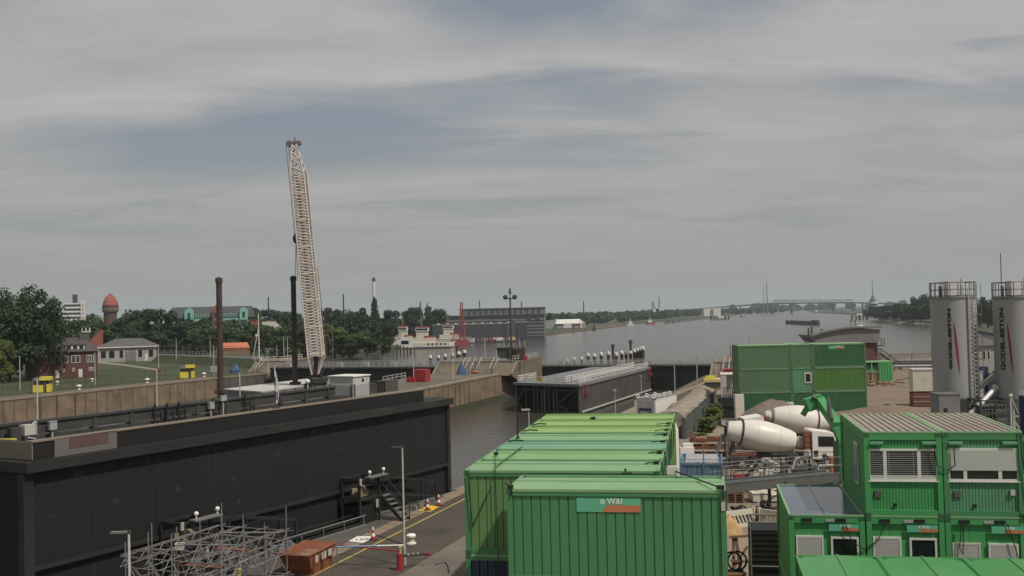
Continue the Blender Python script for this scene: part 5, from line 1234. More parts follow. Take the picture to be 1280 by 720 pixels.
fence('tall dark mesh fence running along the lawn quay', [(*wp(-60, 8.5), 0), (*wp(50, 9.5), 0)], 2.3, 3.2, 'dark_steel', (0.98, 0.5, 0.05), 0.9, 0.03)
fence('light grey railing on top of the flood wall behind the lawn', [(-66, 267.5, 2.5), (-113, 323, 2.5)], 1.2, 2.5, 'off_white', (0.98, 0.5), 0, 0.05)
fence('dark footbridge railing behind the flood wall near the orange roof', [(-67, 276, 2.5), (-116, 333, 2.5)], 2.6, 5, 'grey_steel', (0.98, 0.8), 0, 0.06)
fence('white railing around the top of the left lock head', [(-63.5, 250, 2.4), (-56.3, 247, 2.4), (-54, 260, 2.4)], 1.15, 1.8, 'white', (0.98, 0.5), 0, 0.05)
wpt = at(296, 467, 0); 
# blue tarpaulin heaps
def tarp_heap(label, px, py, w, h, z=0.0, m='blue_tarp'):
    p = at(px, py, z); q = MB(); n = 12; rng = random.Random(px)
    prof = [(1.0, 0), (0.85, 0.35), (0.5, 0.7), (0.32, 0.88), (0.05, 1.0)]; vs = []
    for r_, zz in prof:
        for i in range(n): a = 2 * pi * i / n; k = rng.uniform(0.8, 1.15); vs.append((w / 2 * r_ * cos(a) * k, w / 2.4 * r_ * sin(a) * k, h * zz * rng.uniform(0.93, 1.05)))
    q.add(vs, [(j * n + i, j * n + (i + 1) % n, (j + 1) * n + (i + 1) % n, (j + 1) * n + i) for j in range(4) for i in range(n)] + [tuple(range(4 * n, 5 * n))])
    return tag(q.build('tarpaulin', M[m], loc=p), label, 'tarpaulin')
tarp_heap('blue tarpaulin heap at the foot of the left lock head ramp', 294, 466.5, 2.9, 2.2)
tarp_heap('blue tarpaulin cone in front of the middle pier stairs', 577, 468, 2.2, 2.3)
# parked people carriers by the grey building are only dark specks: bicycle rack
q = MB()
for k in range(6):
    x = 0.7 * k
    for yy in (0, 1.0):
        for i in range(10): a, b = 2 * pi * i / 10, 2 * pi * (i + 1) / 10; q.tube((x, yy + 0.33 * cos(a), 0.34 + 0.33 * sin(a)), (x, yy + 0.33 * cos(b), 0.34 + 0.33 * sin(b)), 0.04, n=4)
    q.bar((x, 0, 0.34), (x, 0.5, 0.8), 0.05); q.bar((x, 0.5, 0.8), (x, 1.0, 0.34), 0.05); q.bar((x - 0.2, 0.9, 1.0), (x + 0.2, 0.9, 1.0), 0.05)
tag(q.build('bicycle_rack', M['black'], loc=at(132, 452.5)), 'row of dark bicycles in a rack in front of the grey building', 'bicycle rack')
# box and pole on the recess
for px, py, lab in ((72, 0, ''),): pass

# ------------------------------------------------------------------ trees
import numpy as np
def leaf_mesh(name, seed, n, lobes, size, mat_, spread=1.0, flat=0.85, cone_=False):
    """crown of many small leaf clumps spread through overlapping lobes inside a unit-height crown (z 0..1, radius about 0.5)"""
    g = np.random.default_rng(seed); C = []
    for k in range(lobes):
        if cone_: z = g.uniform(0.08, 0.95); r = 0.32 * (1 - z) * spread; a = g.uniform(0, 2 * pi); C.append((r * cos(a) * .7, r * sin(a) * .7, z, 0.10 + 0.18 * (1 - z)))
        else:
            z = g.uniform(0.14, 0.86); rm = 0.36 * spread * sqrt(max(0.05, 1 - ((z - 0.45) / 0.55) ** 2)); a = g.uniform(0, 2 * pi); r = rm * sqrt(g.uniform(0.05, 1)); C.append((r * cos(a), r * sin(a), z, g.uniform(0.11, 0.21)))
    V = []; F = []
    for i in range(n):
        c = C[g.integers(len(C))]; d = g.normal(size=3); d /= np.linalg.norm(d); rad = c[3] * (g.uniform(0.25, 1.0) ** 0.45)
        p = np.array(c[:3]) + d * rad * np.array([1, 1, flat])
        if p[2] < 0.02: p[2] = 0.02 + abs(g.normal()) * 0.02
        nrm = d + g.normal(size=3) * 0.55 + np.array([0, 0, 0.35]); nrm /= np.linalg.norm(nrm)
        u = np.cross(nrm, g.normal(size=3)); u /= np.linalg.norm(u); v = np.cross(nrm, u); s = size * g.uniform(0.55, 1.35)
        b = len(V); k = 5; ph = g.uniform(0, 6)
        for q in range(k): a = ph + 2 * pi * q / k; rr = s * g.uniform(0.6, 1.15); V.append(tuple(p + u * cos(a) * rr + v * sin(a) * rr * 0.75))
        F.append(tuple(range(b, b + k)))
    me = bpy.data.meshes.new(name); me.from_pydata(V, [], F); me.materials.append(mat_); me.update(); return me
def trunk_mesh(seed):
    rng = random.Random(seed); mb = MB(); mb.tube((0, 0, -0.02), (0.01, 0, 0.30), 0.03, 0.022, 7); mb.tube((0.01, 0, 0.30), (-0.01, 0.01, 0.62), 0.022, 0.01, 6)
    for k in range(6): a = k * 1.1 + rng.random(); z = 0.24 + 0.06 * k; mb.tube((0, 0, z), (0.26 * cos(a), 0.26 * sin(a), z + 0.2), 0.013, 0.004, 5)
    me = bpy.data.meshes.new('trunk'); me.from_pydata(mb.v, [], mb.f); me.materials.append(M['bark']); return me
CROWN = {}
def crown(kind):
    if kind not in CROWN:
        spec = {'big': (3, 9000, 34, 0.020, 'leaf_a', 1.15), 'round': (5, 5200, 22, 0.030, 'leaf_a', 1.1), 'dark': (8, 5200, 24, 0.030, 'leaf_c', 1.0), 'light': (12, 4600, 20, 0.032, 'leaf_b', 1.1), 'pale': (17, 4200, 20, 0.032, 'leaf_d', 1.0), 'tall': (21, 4200, 22, 0.030, 'leaf_c', 0.75), 'conifer': (25, 3200, 26, 0.028, 'leaf_c', 1.0)}[kind]
        CROWN[kind] = [leaf_mesh('crown', spec[0] + 31 * j, spec[1], spec[2], spec[3], M[spec[4]], spec[5], cone_=(kind == 'conifer')) for j in range(2)]
    return CROWN[kind]
TRUNK = [trunk_mesh(1), trunk_mesh(2)]
tcount = [0]
def tree(label, px, ytop, dist, wpx, kind='round', zb=0.0, group='trees', low=0.16, name='broadleaf_tree'):
    tp = atd(px, ytop, dist); h = tp.z - zb; w = wpx * dist / FPX
    tcount[0] += 1; i = tcount[0]
    t = thing(name, label, 'tree', (tp.x, dist, zb), (i * 2.4) % 6.28, group)
    tr = bpy.data.objects.new('trunk', TRUNK[i % 2]); COL.objects.link(tr); tr.parent = t; tr.scale = (h * 0.9, h * 0.9, h * 0.9)
    cr = bpy.data.objects.new('crown', crown(kind)[i % 2]); COL.objects.link(cr); cr.parent = t; cr.location = (0, 0, h * low); cr.scale = (w, w, h * (1 - low) * 1.03)
    return t
GT = 'trees behind the lawn'
tree('large dark broadleaf tree, tallest at the left, rising over the brick house', 50, 356, 237, 74, 'big', 0, GT, 0.12)
tree('large dark broadleaf tree at the left picture edge', 10, 361, 234, 84, 'big', 0, GT, 0.1)
tree('dark broadleaf tree filling the gap left of the brick house', 32, 384, 231, 72, 'dark', 0, GT, 0.08)
tree('low yellowish green tree at the left picture edge on the lawn', 4, 420, 225, 36, 'pale', 0, GT, 0.02)
tree('dark tree close against the left side of the brick house', 64, 385, 252, 60, 'dark', 0, GT, 0.04)
mids = [(98, 397, 372, 44, 'light', 'light green tree right behind the white dormer of the brick house'), (122, 399, 400, 52, 'light', 'light green tree behind the red gable'), (150, 397, 420, 56, 'round', 'round tree below the brick water tower'),
        (178, 384, 430, 60, 'round', 'tall round tree behind the grey building'), (206, 384, 425, 50, 'dark', 'dark tall tree at the left end of the green building'), (228, 404, 410, 52, 'dark', 'dark tree in front of the left green gable'),
        (163, 412, 390, 50, 'dark', 'low dark tree just behind the grey building roof'), (196, 414, 385, 52, 'dark', 'low dark tree right of the grey building'), (252, 409, 402, 50, 'light', 'light bushy tree below the green window band'),
        (282, 411, 405, 44, 'round', 'bushy tree right of the brown spud pile'), (304, 416, 395, 40, 'light', 'low light tree behind the orange roof'), (238, 418, 372, 46, 'dark', 'low dark tree behind the flood wall left of the orange roof'),
        (328, 404, 398, 42, 'light', 'leafy tree behind the signal mast'), (352, 408, 392, 40, 'light', 'light leafy tree left of the dark spud pile'), (385, 404, 400, 46, 'light', 'tree showing behind the crane boom'),
        (411, 402, 405, 44, 'pale', 'pale green willow-like tree right of the crane boom'), (436, 392, 420, 44, 'dark', 'dark tree between the willow and the conifer'), (458, 394, 425, 46, 'dark', 'dark tree left below the pointed conifer'),
        (477, 404, 430, 36, 'round', 'leafy tree nearest the water left of the ferries'), (452, 412, 405, 36, 'pale', 'low pale tree in front of the dark waterside trees'), (428, 418, 402, 34, 'light', 'low light tree above the black lock gate'),
        (316, 383, 620, 40, 'round', 'distant round tree right of the green building'), (338, 385, 640, 44, 'dark', 'distant dark tree left of the dark spud pile'), (360, 388, 650, 40, 'round', 'distant tree behind the dark spud pile'),
        (405, 383, 640, 36, 'dark', 'distant dark tree just right of the crane boom'), (424, 385, 600, 40, 'round', 'distant tree below the thin mast right of the crane'), (445, 384, 610, 36, 'round', 'distant round tree left of the conifer'),
        (468, 374, 560, 24, 'conifer', 'pointed dark conifer in front of the white chimney'), (490, 386, 640, 40, 'dark', 'distant tree right of the conifer behind the ferries'), (512, 384, 700, 40, 'dark', 'distant dark tree behind the ferry wheelhouse'),
        (544, 382, 740, 36, 'round', 'round distant tree at the left end of the grey shed'), (115, 392, 640, 20, 'dark', 'small dark tree between the white tower block and the water tower'), (160, 392, 600, 40, 'dark', 'dark tree right of the brick water tower'), (118, 396, 560, 40, 'light', 'distant light tree left of the water tower base')]
for px, yt, d, w, k, lab in mids: tree(lab, px, yt, d, w * 1.05, k, 0 if d < 420 else bankz, GT, 0.06, 'conifer_tree' if k == 'conifer' else 'broadleaf_tree')
# single trees on the right bank
rb_list = [(1150, 368, 900, 30, 'big', 'round tall tree standing out left of the first silo'), (1128, 379, 960, 34, 'dark', 'dark tree left of the tall round one on the far right bank'), (1108, 381, 1060, 34, 'dark', 'dark tree near the radio tower on the right bank'), (1165, 378, 860, 30, 'round', 'tree half hidden behind the left edge of the first silo'),
           (1234, 370, 640, 28, 'round', 'leafy tree between the two silos'), (1224, 380, 660, 26, 'dark', 'dark tree just right of the first silo ladder'), (1093, 383, 1150, 30, 'dark', 'dark tree at the foot of the radio tower'), (1140, 382, 880, 36, 'round', 'low tree at the waterside below the tall round one')]
for px, yt, d, w, k, lab in rb_list: tree(lab, px, yt, d, w, k, bankz, 'trees on the right bank', 0.04)
# woods that read as one mass
def woods(name, label, line, depth, hgt, n, size, mats, seed, right=False):
    g = np.random.default_rng(seed); V = []; F = []; P = [np.array(p, float) for p in line]
    seg = [np.linalg.norm(b - a) for a, b in zip(P, P[1:])]; tot = sum(seg); cum = np.cumsum([0] + seg)
    ntree = max(6, int(tot / (hgt * 0.55)))
    T = []
    for k in range(ntree):
        s = g.uniform(0, tot); i = min(len(seg) - 1, int(np.searchsorted(cum, s) - 1)) if s > 0 else 0
        p = P[i] + (P[i + 1] - P[i]) * ((s - cum[i]) / seg[i]); nrm = np.array([-(P[i + 1] - P[i])[1], (P[i + 1] - P[i])[0]]) / seg[i]
        o = g.uniform(0, depth); q = p + (-nrm if right else nrm) * o; T.append((q[0], q[1], hgt * g.uniform(0.6, 1.08), hgt * g.uniform(0.3, 0.52)))
    for i in range(n):
        t = T[g.integers(len(T))]; d = g.normal(size=3); d /= np.linalg.norm(d); rr = g.uniform(0.5, 1) ** 0.5
        p = np.array([t[0] + d[0] * t[3] * rr, t[1] + d[1] * t[3] * rr, bankz + t[2] * (0.5 + 0.5 * d[2] * rr)])
        nm = d + g.normal(size=3) * 0.5 + np.array([0, 0, 0.4]); nm /= np.linalg.norm(nm); u = np.cross(nm, g.normal(size=3)); u /= np.linalg.norm(u); v = np.cross(nm, u); s = size * g.uniform(0.6, 1.4); b = len(V); ph = g.uniform(0, 6)
        for q in range(5): a = ph + 2 * pi * q / 5; V.append(tuple(p + u * cos(a) * s + v * sin(a) * s * 0.8))
        F.append(tuple(range(b, b + 5)))
    me = bpy.data.meshes.new(name); me.from_pydata(V, [], F); me.materials.append(mats); me.update()
    o = bpy.data.objects.new(name, me); COL.objects.link(o); return tag(o, label, 'woods', None, 'stuff')
def xy(px, d): p = atd(px, 390, d); return (p.x, d)
woods('woods', 'long dark wood along the far left bank, behind the barn', [xy(690, 1060), xy(750, 1250), xy(800, 1560), xy(862, 2050)], 160, 15, 16000, 2.4, M['leaf_a'], 3)
woods('woods', 'continuous dark tree belt between the lawn and the town', [xy(70, 520), xy(200, 500), xy(330, 500), xy(482, 545)], 60, 17, 26000, 0.95, M['leaf_a'], 13)
woods('hedge', 'bushes along the harbour bank below the waterside trees', [xy(318, 412), xy(400, 420), xy(472, 470)], 16, 7.5, 5000, 0.6, M['leaf_b'], 14)
woods('woods', 'distant low wood behind the left half of the bridge', [xy(868, 2150), xy(930, 2700), xy(985, 3300)], 300, 14, 15000, 4.5, M['leaf_c'], 4)
woods('woods', 'dark wood behind the trees and the green building on the left', [xy(-60, 700), xy(200, 680), xy(480, 760), xy(560, 900), xy(690, 1080)], 120, 16, 22000, 2.2, M['leaf_a'], 5)
woods('woods', 'distant wood at the end of the canal under the bridge span', [xy(960, 3800), xy(1070, 3900), xy(1180, 3500)], 300, 26, 13000, 8, M['leaf_c'], 6)
woods('woods', 'dark waterside wood on the right bank between the radio tower and the silos', [xy(1078, 1650), xy(1100, 1230), xy(1165, 900), xy(1290, 640)][::-1], 110, 13, 15000, 1.9, M['leaf_a'], 7, True)
woods('woods', 'dark wood behind the brick house and the lawn', [(-330, 330), (-200, 390), (-120, 450)], 50, 12, 9000, 1.2, M['leaf_c'], 9)
woods('hedge', 'low overgrown hedge along the foot of the flood wall', [(-300, 300), (-150, 372)], 20, 6, 4000, 0.7, M['leaf_b'], 10)

# ------------------------------------------------------------------ black lock gates in the two chambers and the middle pier
def lock_leaf(label, pl, pr, z):
    a, b = at(*pl, z), at(*pr, z); d = (b - a); ln = d.length; rz = atan2(d.y, d.x)
    t = thing('lock_gate', label, 'lock gate', (a.x, a.y, 0), rz)
    MB().box(0, ln, 0, 6, -9, z - 0.3).build('leaf', M['black_steel'], t)
    MB().box(0, ln, -0.25, 6.2, z - 0.3, z).build('walkway', M['dark_steel'], t)
    q = MB()
    for i in range(int(ln / 3.0)): x = 1.5 + 3.0 * i; q.box(x - 0.08, x + 0.08, -0.12, 0.02, -9, z - 0.32)
    q.build('stiffener', M['black_steel2'], t)
    for yy in (-0.1, 5.9):
        q = MB(); n = int(ln / 1.5)
        for i in range(n + 1): x = ln * i / n; q.bar((x, yy, z), (x, yy, z + 1.15), 0.09)
        for zz in (0.4, 0.8, 1.15): q.bar((0, yy, z + zz), (ln, yy, z + zz), 0.09)
        q.build('railing', M['off_white'], t)
    for i in range(int(ln / 7)): x = 3 + 7 * i; MB().cbox((x, 3, z), (1.2, 1.0, 0.9)).build('deck_cabinet', M['light_grey'], t)
    return t
lock_leaf('black sliding lock gate with a white railing between lawn quay and middle pier', (338, 459.5), (590, 458.5), 1.3)
lock_leaf('black lock gate with white railing across the right chamber, behind the grey caisson', (646, 457.5), (893, 456), 0.3)
# hanging machinery on the left gate near the crane foot
# grey caisson moored in the right chamber
cl, cr, cf = at(643.5, 478, 0.0), at(724, 480.5, 0.0), at(813, 459, 0.0)
fd = (cr - cl).normalized(); sd = (cf - cr).normalized(); fw = (cr - cl).length; sl_ = (cf - cr).length
fn_ = Vector((-fd.y, fd.x, 0))
C = thing('caisson', 'long grey steel caisson with white railings moored in the right lock chamber', 'caisson', cl, atan2(fd.y, fd.x))
lx = Vector((fd.x, fd.y, 0)); ly = fn_
side = (sd.dot(lx), sd.dot(ly))
def cpt(u, v): return (u + side[0] * v, side[1] * v)
q = MB(); q.prism([cpt(fw - 0.4, 0.5), cpt(fw - 0.05, 0.5), cpt(fw - 0.05, sl_), cpt(fw - 0.4, sl_)], -10, -0.45); q.build('side_wall', M['gg_steel'], C)
q = MB(); q.prism([cpt(0, 0.5), cpt(0.35, 0.5), cpt(0.35, sl_), cpt(0, sl_)], -10, -0.45); q.prism([cpt(0.3, 9), cpt(fw - 0.3, 9), cpt(fw - 0.3, 9.4), cpt(0.3, 9.4)], -10, -0.45); q.build('inner_wall', M['dark_steel'], C)
q = MB(); q.prism([cpt(-0.3, -0.3), cpt(fw + 0.2, -0.3), cpt(fw + 0.2, sl_), cpt(-0.3, sl_)], -0.45, 0.0); q.build('deck', M['mid_grey'], C)
q = MB()
for k in range(int(sl_ / 1.3)): v = 0.7 + 1.3 * k; p = cpt(fw - 0.0, v); q.bar((p[0], p[1], -10), (p[0], p[1], -0.5), 0.11)
q.build('side_stiffener', M['gg_steel'], C)
q = MB()
for u in (0.2, 2.4, 4.2, 5.0, 6.8, 7.6, 9.4, fw - 0.25): q.bar((*cpt(u, 0.4), -10), (*cpt(u, 0.4), -0.45), 0.32 if u in (0.2, fw - 0.25) else 0.2)
for u0, u1 in ((0.3, 2.3), (9.4, fw - 0.3)): q.bar((*cpt(u0, 0.42), -3.6), (*cpt(u1, 0.42), -0.6), 0.16); q.bar((*cpt(u1, 0.42), -6), (*cpt(u0, 0.42), -3.6), 0.16)
for z in (-1.2, -5.0): q.bar((*cpt(0.2, 0.45), z), (*cpt(fw - 0.2, 0.45), z), 0.16)
q.build('end_frame', M['gg_steel'], C)
q = MB()
for u in (4.6, 5.6, 6.2, 7.2, 8.3): q.bar((*cpt(u, 1.2), -7), (*cpt(u, 1.2), -1.4), 0.13)
q.build('inner_column', M['render_grey'], C)
q = MB(); q.prism([cpt(fw, 0.8), cpt(fw + 0.25, 0.8), cpt(fw + 0.25, sl_), cpt(fw, sl_)], -5.0, -4.75); q.build('rubbing_strip', M['off_white'], C)
def crail(name, a, b, n, h=1.15, m='white', zz=(0.38, 0.76, 1.15)):
    q = MB(); A_, B_ = Vector((*cpt(*a), 0)), Vector((*cpt(*b), 0))
    for i in range(n + 1): p = A_.lerp(B_, i / n); q.bar(p, p + Vector((0, 0, h)), 0.09)
    for z in zz: q.bar(A_ + Vector((0, 0, z)), B_ + Vector((0, 0, z)), 0.09)
    return q.build(name, M[m], C)
crail('railing', (0.6, 0.2), (fw * 0.9, 0.2), 7, 1.3); crail('railing', (fw - 0.2, 0.6), (fw - 0.2, sl_ - 1.5), 34); crail('railing', (fw - 3.6, 1.0), (fw - 3.6, sl_ - 2), 30); crail('railing', (0.4, 0.6), (0.4, sl_ * 0.2), 8)
MB().box(5.0, 6.3, 0.1, 0.14, 0.35, 1.0).build('notice_board', M['mark_yellow'], C)
q = MB()
for k in range(14): p = cpt(fw - 1.9, 14 + 2.2 * k); q.cbox((p[0], p[1], 0), (0.9, 0.9, 0.35))
q.build('deck_hatch', M['dark_steel'], C)
for v0, n in ((1.2, 3), (sl_ - 3.4, 4)):
    q = MB()
    for k in range(n):
        a = cpt(fw + 0.25, v0 + 0.9 * k); b = cpt(fw + 0.9, v0 + 0.9 * k)
        q.bar((*a, -0.1), (*b, -1.6), 0.07); q.bar((*b, -1.6), (*a, -2.6), 0.07); q.bar((*a, -0.1), (*a, -2.6), 0.07)
    a = cpt(fw + 0.9, v0); b = cpt(fw + 0.9, v0 + 0.9 * (n - 1)); q.bar((*a, -1.6), (*b, -1.6), 0.07)
    q.build('red_bracket', M['red_dull'], C)
q = MB()
for x in (0.0, 0.9):
    p = cpt(fw + 0.6 + x, sl_ - 1.0); q.bar((*p, -8), (*p, 0.6), 0.14)
for k in range(11): p = cpt(fw + 0.6, sl_ - 1.0); r_ = cpt(fw + 1.5, sl_ - 1.0); q.bar((*p, -7.6 + 0.75 * k), (*r_, -7.6 + 0.75 * k), 0.12)
q.build('ladder', M['black_steel'], C)
# pier objects
a = at(516, 477.5); rc = thing('red_crate', 'red open-fronted steel crate on the middle pier', 'crate', a, -R(20))
MB().box(0, 2.7, 0, 2.2, 0, 2.35).build('box', M['red'], rc); q = MB()
for k in range(6): q.box(0.2 + 0.42 * k, 0.3 + 0.42 * k, -0.06, 0, 0.1, 2.3)
q.build('rib', M['red_dull'], rc); MB().box(-0.9, 0.7, -0.9, -0.1, 0, 0.95).build('front_box', M['red'], rc)
MB().tube((0.35, -0.3, 0), (0.35, -0.3, 6.8), 0.07, n=6).build('flag_pole', M['off_white'], rc)
thin_lamp('thin pale pole with a cream foot in the middle of the pier', 566.5, 432, 475.5, cat='pole')
MB_ = None
for px, py, w, lab in ((594, 467, 0.75, 'orange buoy lying at the foot of the middle ramp stair'), (555.5, 465.5, 0.55, 'small orange buoy at the left foot of the pier ramp'), (627, 465, 0.4, 'tiny pale buoy at the right end of the pier ramp')):
    t = thing('buoy', lab, 'buoy', at(px, py)); MB().lathe([(0.001, 0), (w * 0.7, 0.05), (w, 0.35), (w * 0.85, 0.6), (0.001, 0.62)], 14).build('float', M['orange'] if 'orange' in lab else M['cream'], t, True); MB().tube((0, 0, 0.6), (0, 0, 0.85), 0.1).build('eye', M['dark_steel'], t)
kk = at(621, 449.5, 2.4); K = thing('control_kiosk', 'small dark glazed kiosk with pale frame on the pier head', 'kiosk', kk, -R(4))
MB().box(0.1, 3.0, 0.1, 2.6, 0, 2.5).build('body', M['dim_glass'], K); q = MB()
for x in (0, 3.0): q.box(x - 0.1, x + 0.1, 0, 0.2, 0, 2.6)
for z in (0, 2.5): q.box(-0.1, 3.1, -0.02, 0.2, z, z + 0.18)
q.build('frame', M['off_white'], K); MB().box(-0.3, 3.3, -0.3, 2.9, 2.68, 2.84).build('roof', M['grey_steel'], K)
MB().tube((1.6, 1.2, 2.8), (1.6, 1.2, 4.7), 0.06).build('aerial', M['off_white'], K)
kd_ = at(648, 450, 2.4); q = MB(); rng = random.Random(8)
for k in range(14): a = 2 * pi * k / 14; q.tube((0.75 * cos(a), 0.75 * sin(a), -6), (1.35 * cos(a), 1.35 * sin(a), 2.6 + rng.uniform(-.2, .2)), 0.3, n=7)
t = thing('mooring_dolphin', 'flared cluster of brown timber piles beside the kiosk on the pier head', 'dolphin', kd_); q.build('pile_cluster', M['timber'], t); MB().tube((1.5, 0, 0), (1.5, 0, 4.6), 0.06).build('marker_pole', M['off_white'], t)
mb_ = at(639.5, 450, 2.4); ht = atd(639.5, 359, mb_.y).z - 2.4; ha = atd(639.5, 373, mb_.y).z - 2.4
mm = thing('floodlight_mast', 'tall grey mast with two round lamps and a pointed top on the pier head', 'mast', (mb_.x, mb_.y + 3, 2.4))
MB().tube((0, 0, 0), (0, 0, ha + 0.3), 0.24, 0.17, 10).tube((0, 0, ha + 0.3), (0, 0, ht), 0.09, 0.05, 6).lathe([(0.001, ht - 1.6), (0.3, ht - 1.2), (0.2, ht - 0.3), (0.001, ht)], 8).build('pole', M['dark_steel'], mm, True)
MB().bar((-1.35, 0, ha), (1.35, 0, ha), 0.22).build('cross_arm', M['dark_steel'], mm)
for s_ in (-1, 1): MB().sphere((s_ * 1.05, 0, ha + 0.35), 0.55, 12, 8).build('round_lamp', M['far_dark'], mm, True)
tag(MB().box(-0.4, 0.4, -0.2, 0.2, 0, 0.95).tube((-0.3, -0.22, 1.0), (0.3, -0.22, 1.0), 0.05).box(-0.5, 0.5, -0.26, 0.26, 0.95, 1.02).build('rescue_box', M['red'], loc=at(656.5, 451, 2.4)), 'small red box on the right corner of the pier head', 'box')
thin_lamp('thin lamp post on the pier head left of the kiosk', 606.5, 424, 449, 2.4)
thin_lamp('white pole between the right pier ramp stairs and the water', 650, 424, 448, 2.4, cat='pole')
fence('white railing along the left edge of the pier near the red crate', [(*(at(479, 478).xy), 0), (*(at(507, 472.5).xy), 0)], 1.1, 2.6, 'off_white', (0.98, 0.5), 0, 0.05)
fence('white railing on the right edge of the pier head', [(-0.2, 216.5, 2.4), (5.6, 235, 2.4)], 1.15, 2.0, 'off_white', (0.98, 0.5), 0, 0.05)
q = MB(); q.bar((0, 0, 0), (0.9, 0, 1.3), 0.09); q.bar((1.6, 0, 0), (0.9, 0, 1.3), 0.09); q.bar((0.4, 0, 0.6), (1.3, 0, 0.6), 0.07); tag(q.build('trestle', M['off_white'], loc=at(500, 478)), 'white A-shaped trestle on the pier left of the red crate', 'trestle')
# mooring piles with white caps
def pile(label, px, ytop, d, r=0.33, cap=True, tall=False, group='white-capped piles'):
    p = atd(px, ytop, d); h = p.z - (WZ - 2)
    t = thing('mooring_pile', label, 'pile', (p.x, d, WZ - 2), 0, group)
    MB().tube((0, 0, 0), (0, 0, h - 0.75), r, n=8).build('shaft', M['timber'], t, True)
    if tall: MB().cbox((0, 0, h - 0.75), (0.9, 0.3, 0.9)).build('top_mark', M['far_dark'], t)
    else: MB().lathe([(r * 1.1, h - 0.75), (r * 1.1, h - 0.15), (0.001, h + 0.05)], 10).build('cap', M['white'], t, True)
    return t
row = [(538, 444), (548, 444), (556.5, 442.5), (565.5, 441), (573.5, 439.5), (580.5, 437.5)]
for i, (px, y) in enumerate(row): pile('white-capped brown pile beyond the pier ramp, %s from the left of six' % ORD[i], px, y, 256 + 5 * i, 0.5 if i > 3 else 0.36)
row = [(709, 448.5), (717.5, 446.5), (727, 446), (735, 441.5), (743, 442), (751.5, 440.5), (760.5, 439.5), (770, 440.5), (777, 438.5), (782.5, 439), (788, 438), (793, 436.5), (797, 435), (800.5, 434), (803.5, 433)]
for i, (px, y) in enumerate(row): pile('white-capped brown pile behind the right lock gate, %s from the left of fifteen' % ORD[i], px, y, 262 - 1.2 * i, 0.40 if i > 2 else 0.3)
pile('tall dark beacon pile with a board, left of two behind the caisson', 766, 431, 255, 0.3, tall=True, group='beacon piles'); pile('tall dark beacon pile with a board, right of two behind the caisson', 788, 426, 250, 0.3, tall=True, group='beacon piles')
pile('tall thin beacon pile on the left pier side, left of the white-capped row end', 571, 433, 300, 0.25, tall=True, group='beacon piles')
# right side of the lock: lamps, boxes, ridge
thin_lamp('thin lamp post in front of the caisson side wall, left of the white container', 802, 471, 504, m='light_grey', r=0.07)
thin_lamp('thin pole beside the caisson just above the lime green roofs', 770.5, 489, 560, m='light_grey', r=0.05, cat='pole')
thin_lamp('short lamp rising left of the lime green roofs over the water', 663, 513, 600, m='off_white', r=0.05, arm=-0.45)
thin_lamp('grey lamp post at the lock side road, left of two', 844, 455, 500, r=0.09, m='light_grey')
thin_lamp('grey lamp post at the lock side road with a small white sign', 872, 447, 498, r=0.09, m='light_grey')
thin_lamp('thin pale lamp post near the ramp at the end of the right quay', 895.5, 440, 478, r=0.07)
thin_lamp('thin pole left of the far green container stack', 914.5, 432, 482, m='dark_steel', r=0.07, cat='pole')
thin_lamp('thin pale pole behind the far green container stack', 903.5, 436, 470, r=0.06, cat='pole')
for px, y0, lab, arm in ((937.5, 421, 'lamp with a dark head looking over the left roof of the far green stack', -0.5), (946.5, 419, 'lamp with a broad dark head looking over the far green stack', -0.7), (950.5, 420, 'bare thin pole looking over the far green stack', None)): thin_lamp(lab, px, y0, 460, r=0.07, arm=arm, m='light_grey')
# white container with a sign, rings on its roof
wc = at(793, 520, 0.0); cd = 112.0; wc = Vector((atd(793, 500, cd).x, cd, 0))
Wt = site_container('white container with a dark blue lettered sign, standing behind the lime green roofs', wc, -R(28), L_=2.44, W_=7.0, H_=3.0, body='white', roof='mid_grey', name='white_container', pitch=0.3, group='white containers')
sb_ = MB().box(0.5, 1.9, 0.0, 0.04, 1.2, 1.95).build('sign', M['navy'], Wt); text_obj('HULC', 0.42, M['sign_white'], sb_, Matrix.Translation((1.2, -0.005, 1.52)) @ UPRIGHT, bold=0.004)
MB().box(0.3, 2.15, 0.02, 0.05, 0.1, 2.7).build('door_panel', M['light_grey'], Wt)
for i, (u, v) in enumerate(((0.3, 0.3), (0.75, 1.8), (1.15, 3.4), (2.1, 0.4), (2.15, 2.0), (2.15, 3.6), (2.2, 5.4))):
    q = MB(); rr = 0.17
    for k in range(12): a, b = 2 * pi * k / 12, 2 * pi * (k + 1) / 12; q.tube((rr * cos(a), 0, 0.22 + rr * sin(a)), (rr * cos(b), 0, 0.22 + rr * sin(b)), 0.065, n=6)
    p = wc + Vector((cos(R(28)), -sin(R(28)), 0)) * u + Vector((sin(R(28)), cos(R(28)), 0)) * v; p.z = 2.99; tag(q.build('white_ring', M['white'], loc=p, smooth=True), 'white ring standing on the white container roof, %s of seven' % ORD[i], 'ring', 'white rings on the container roof')
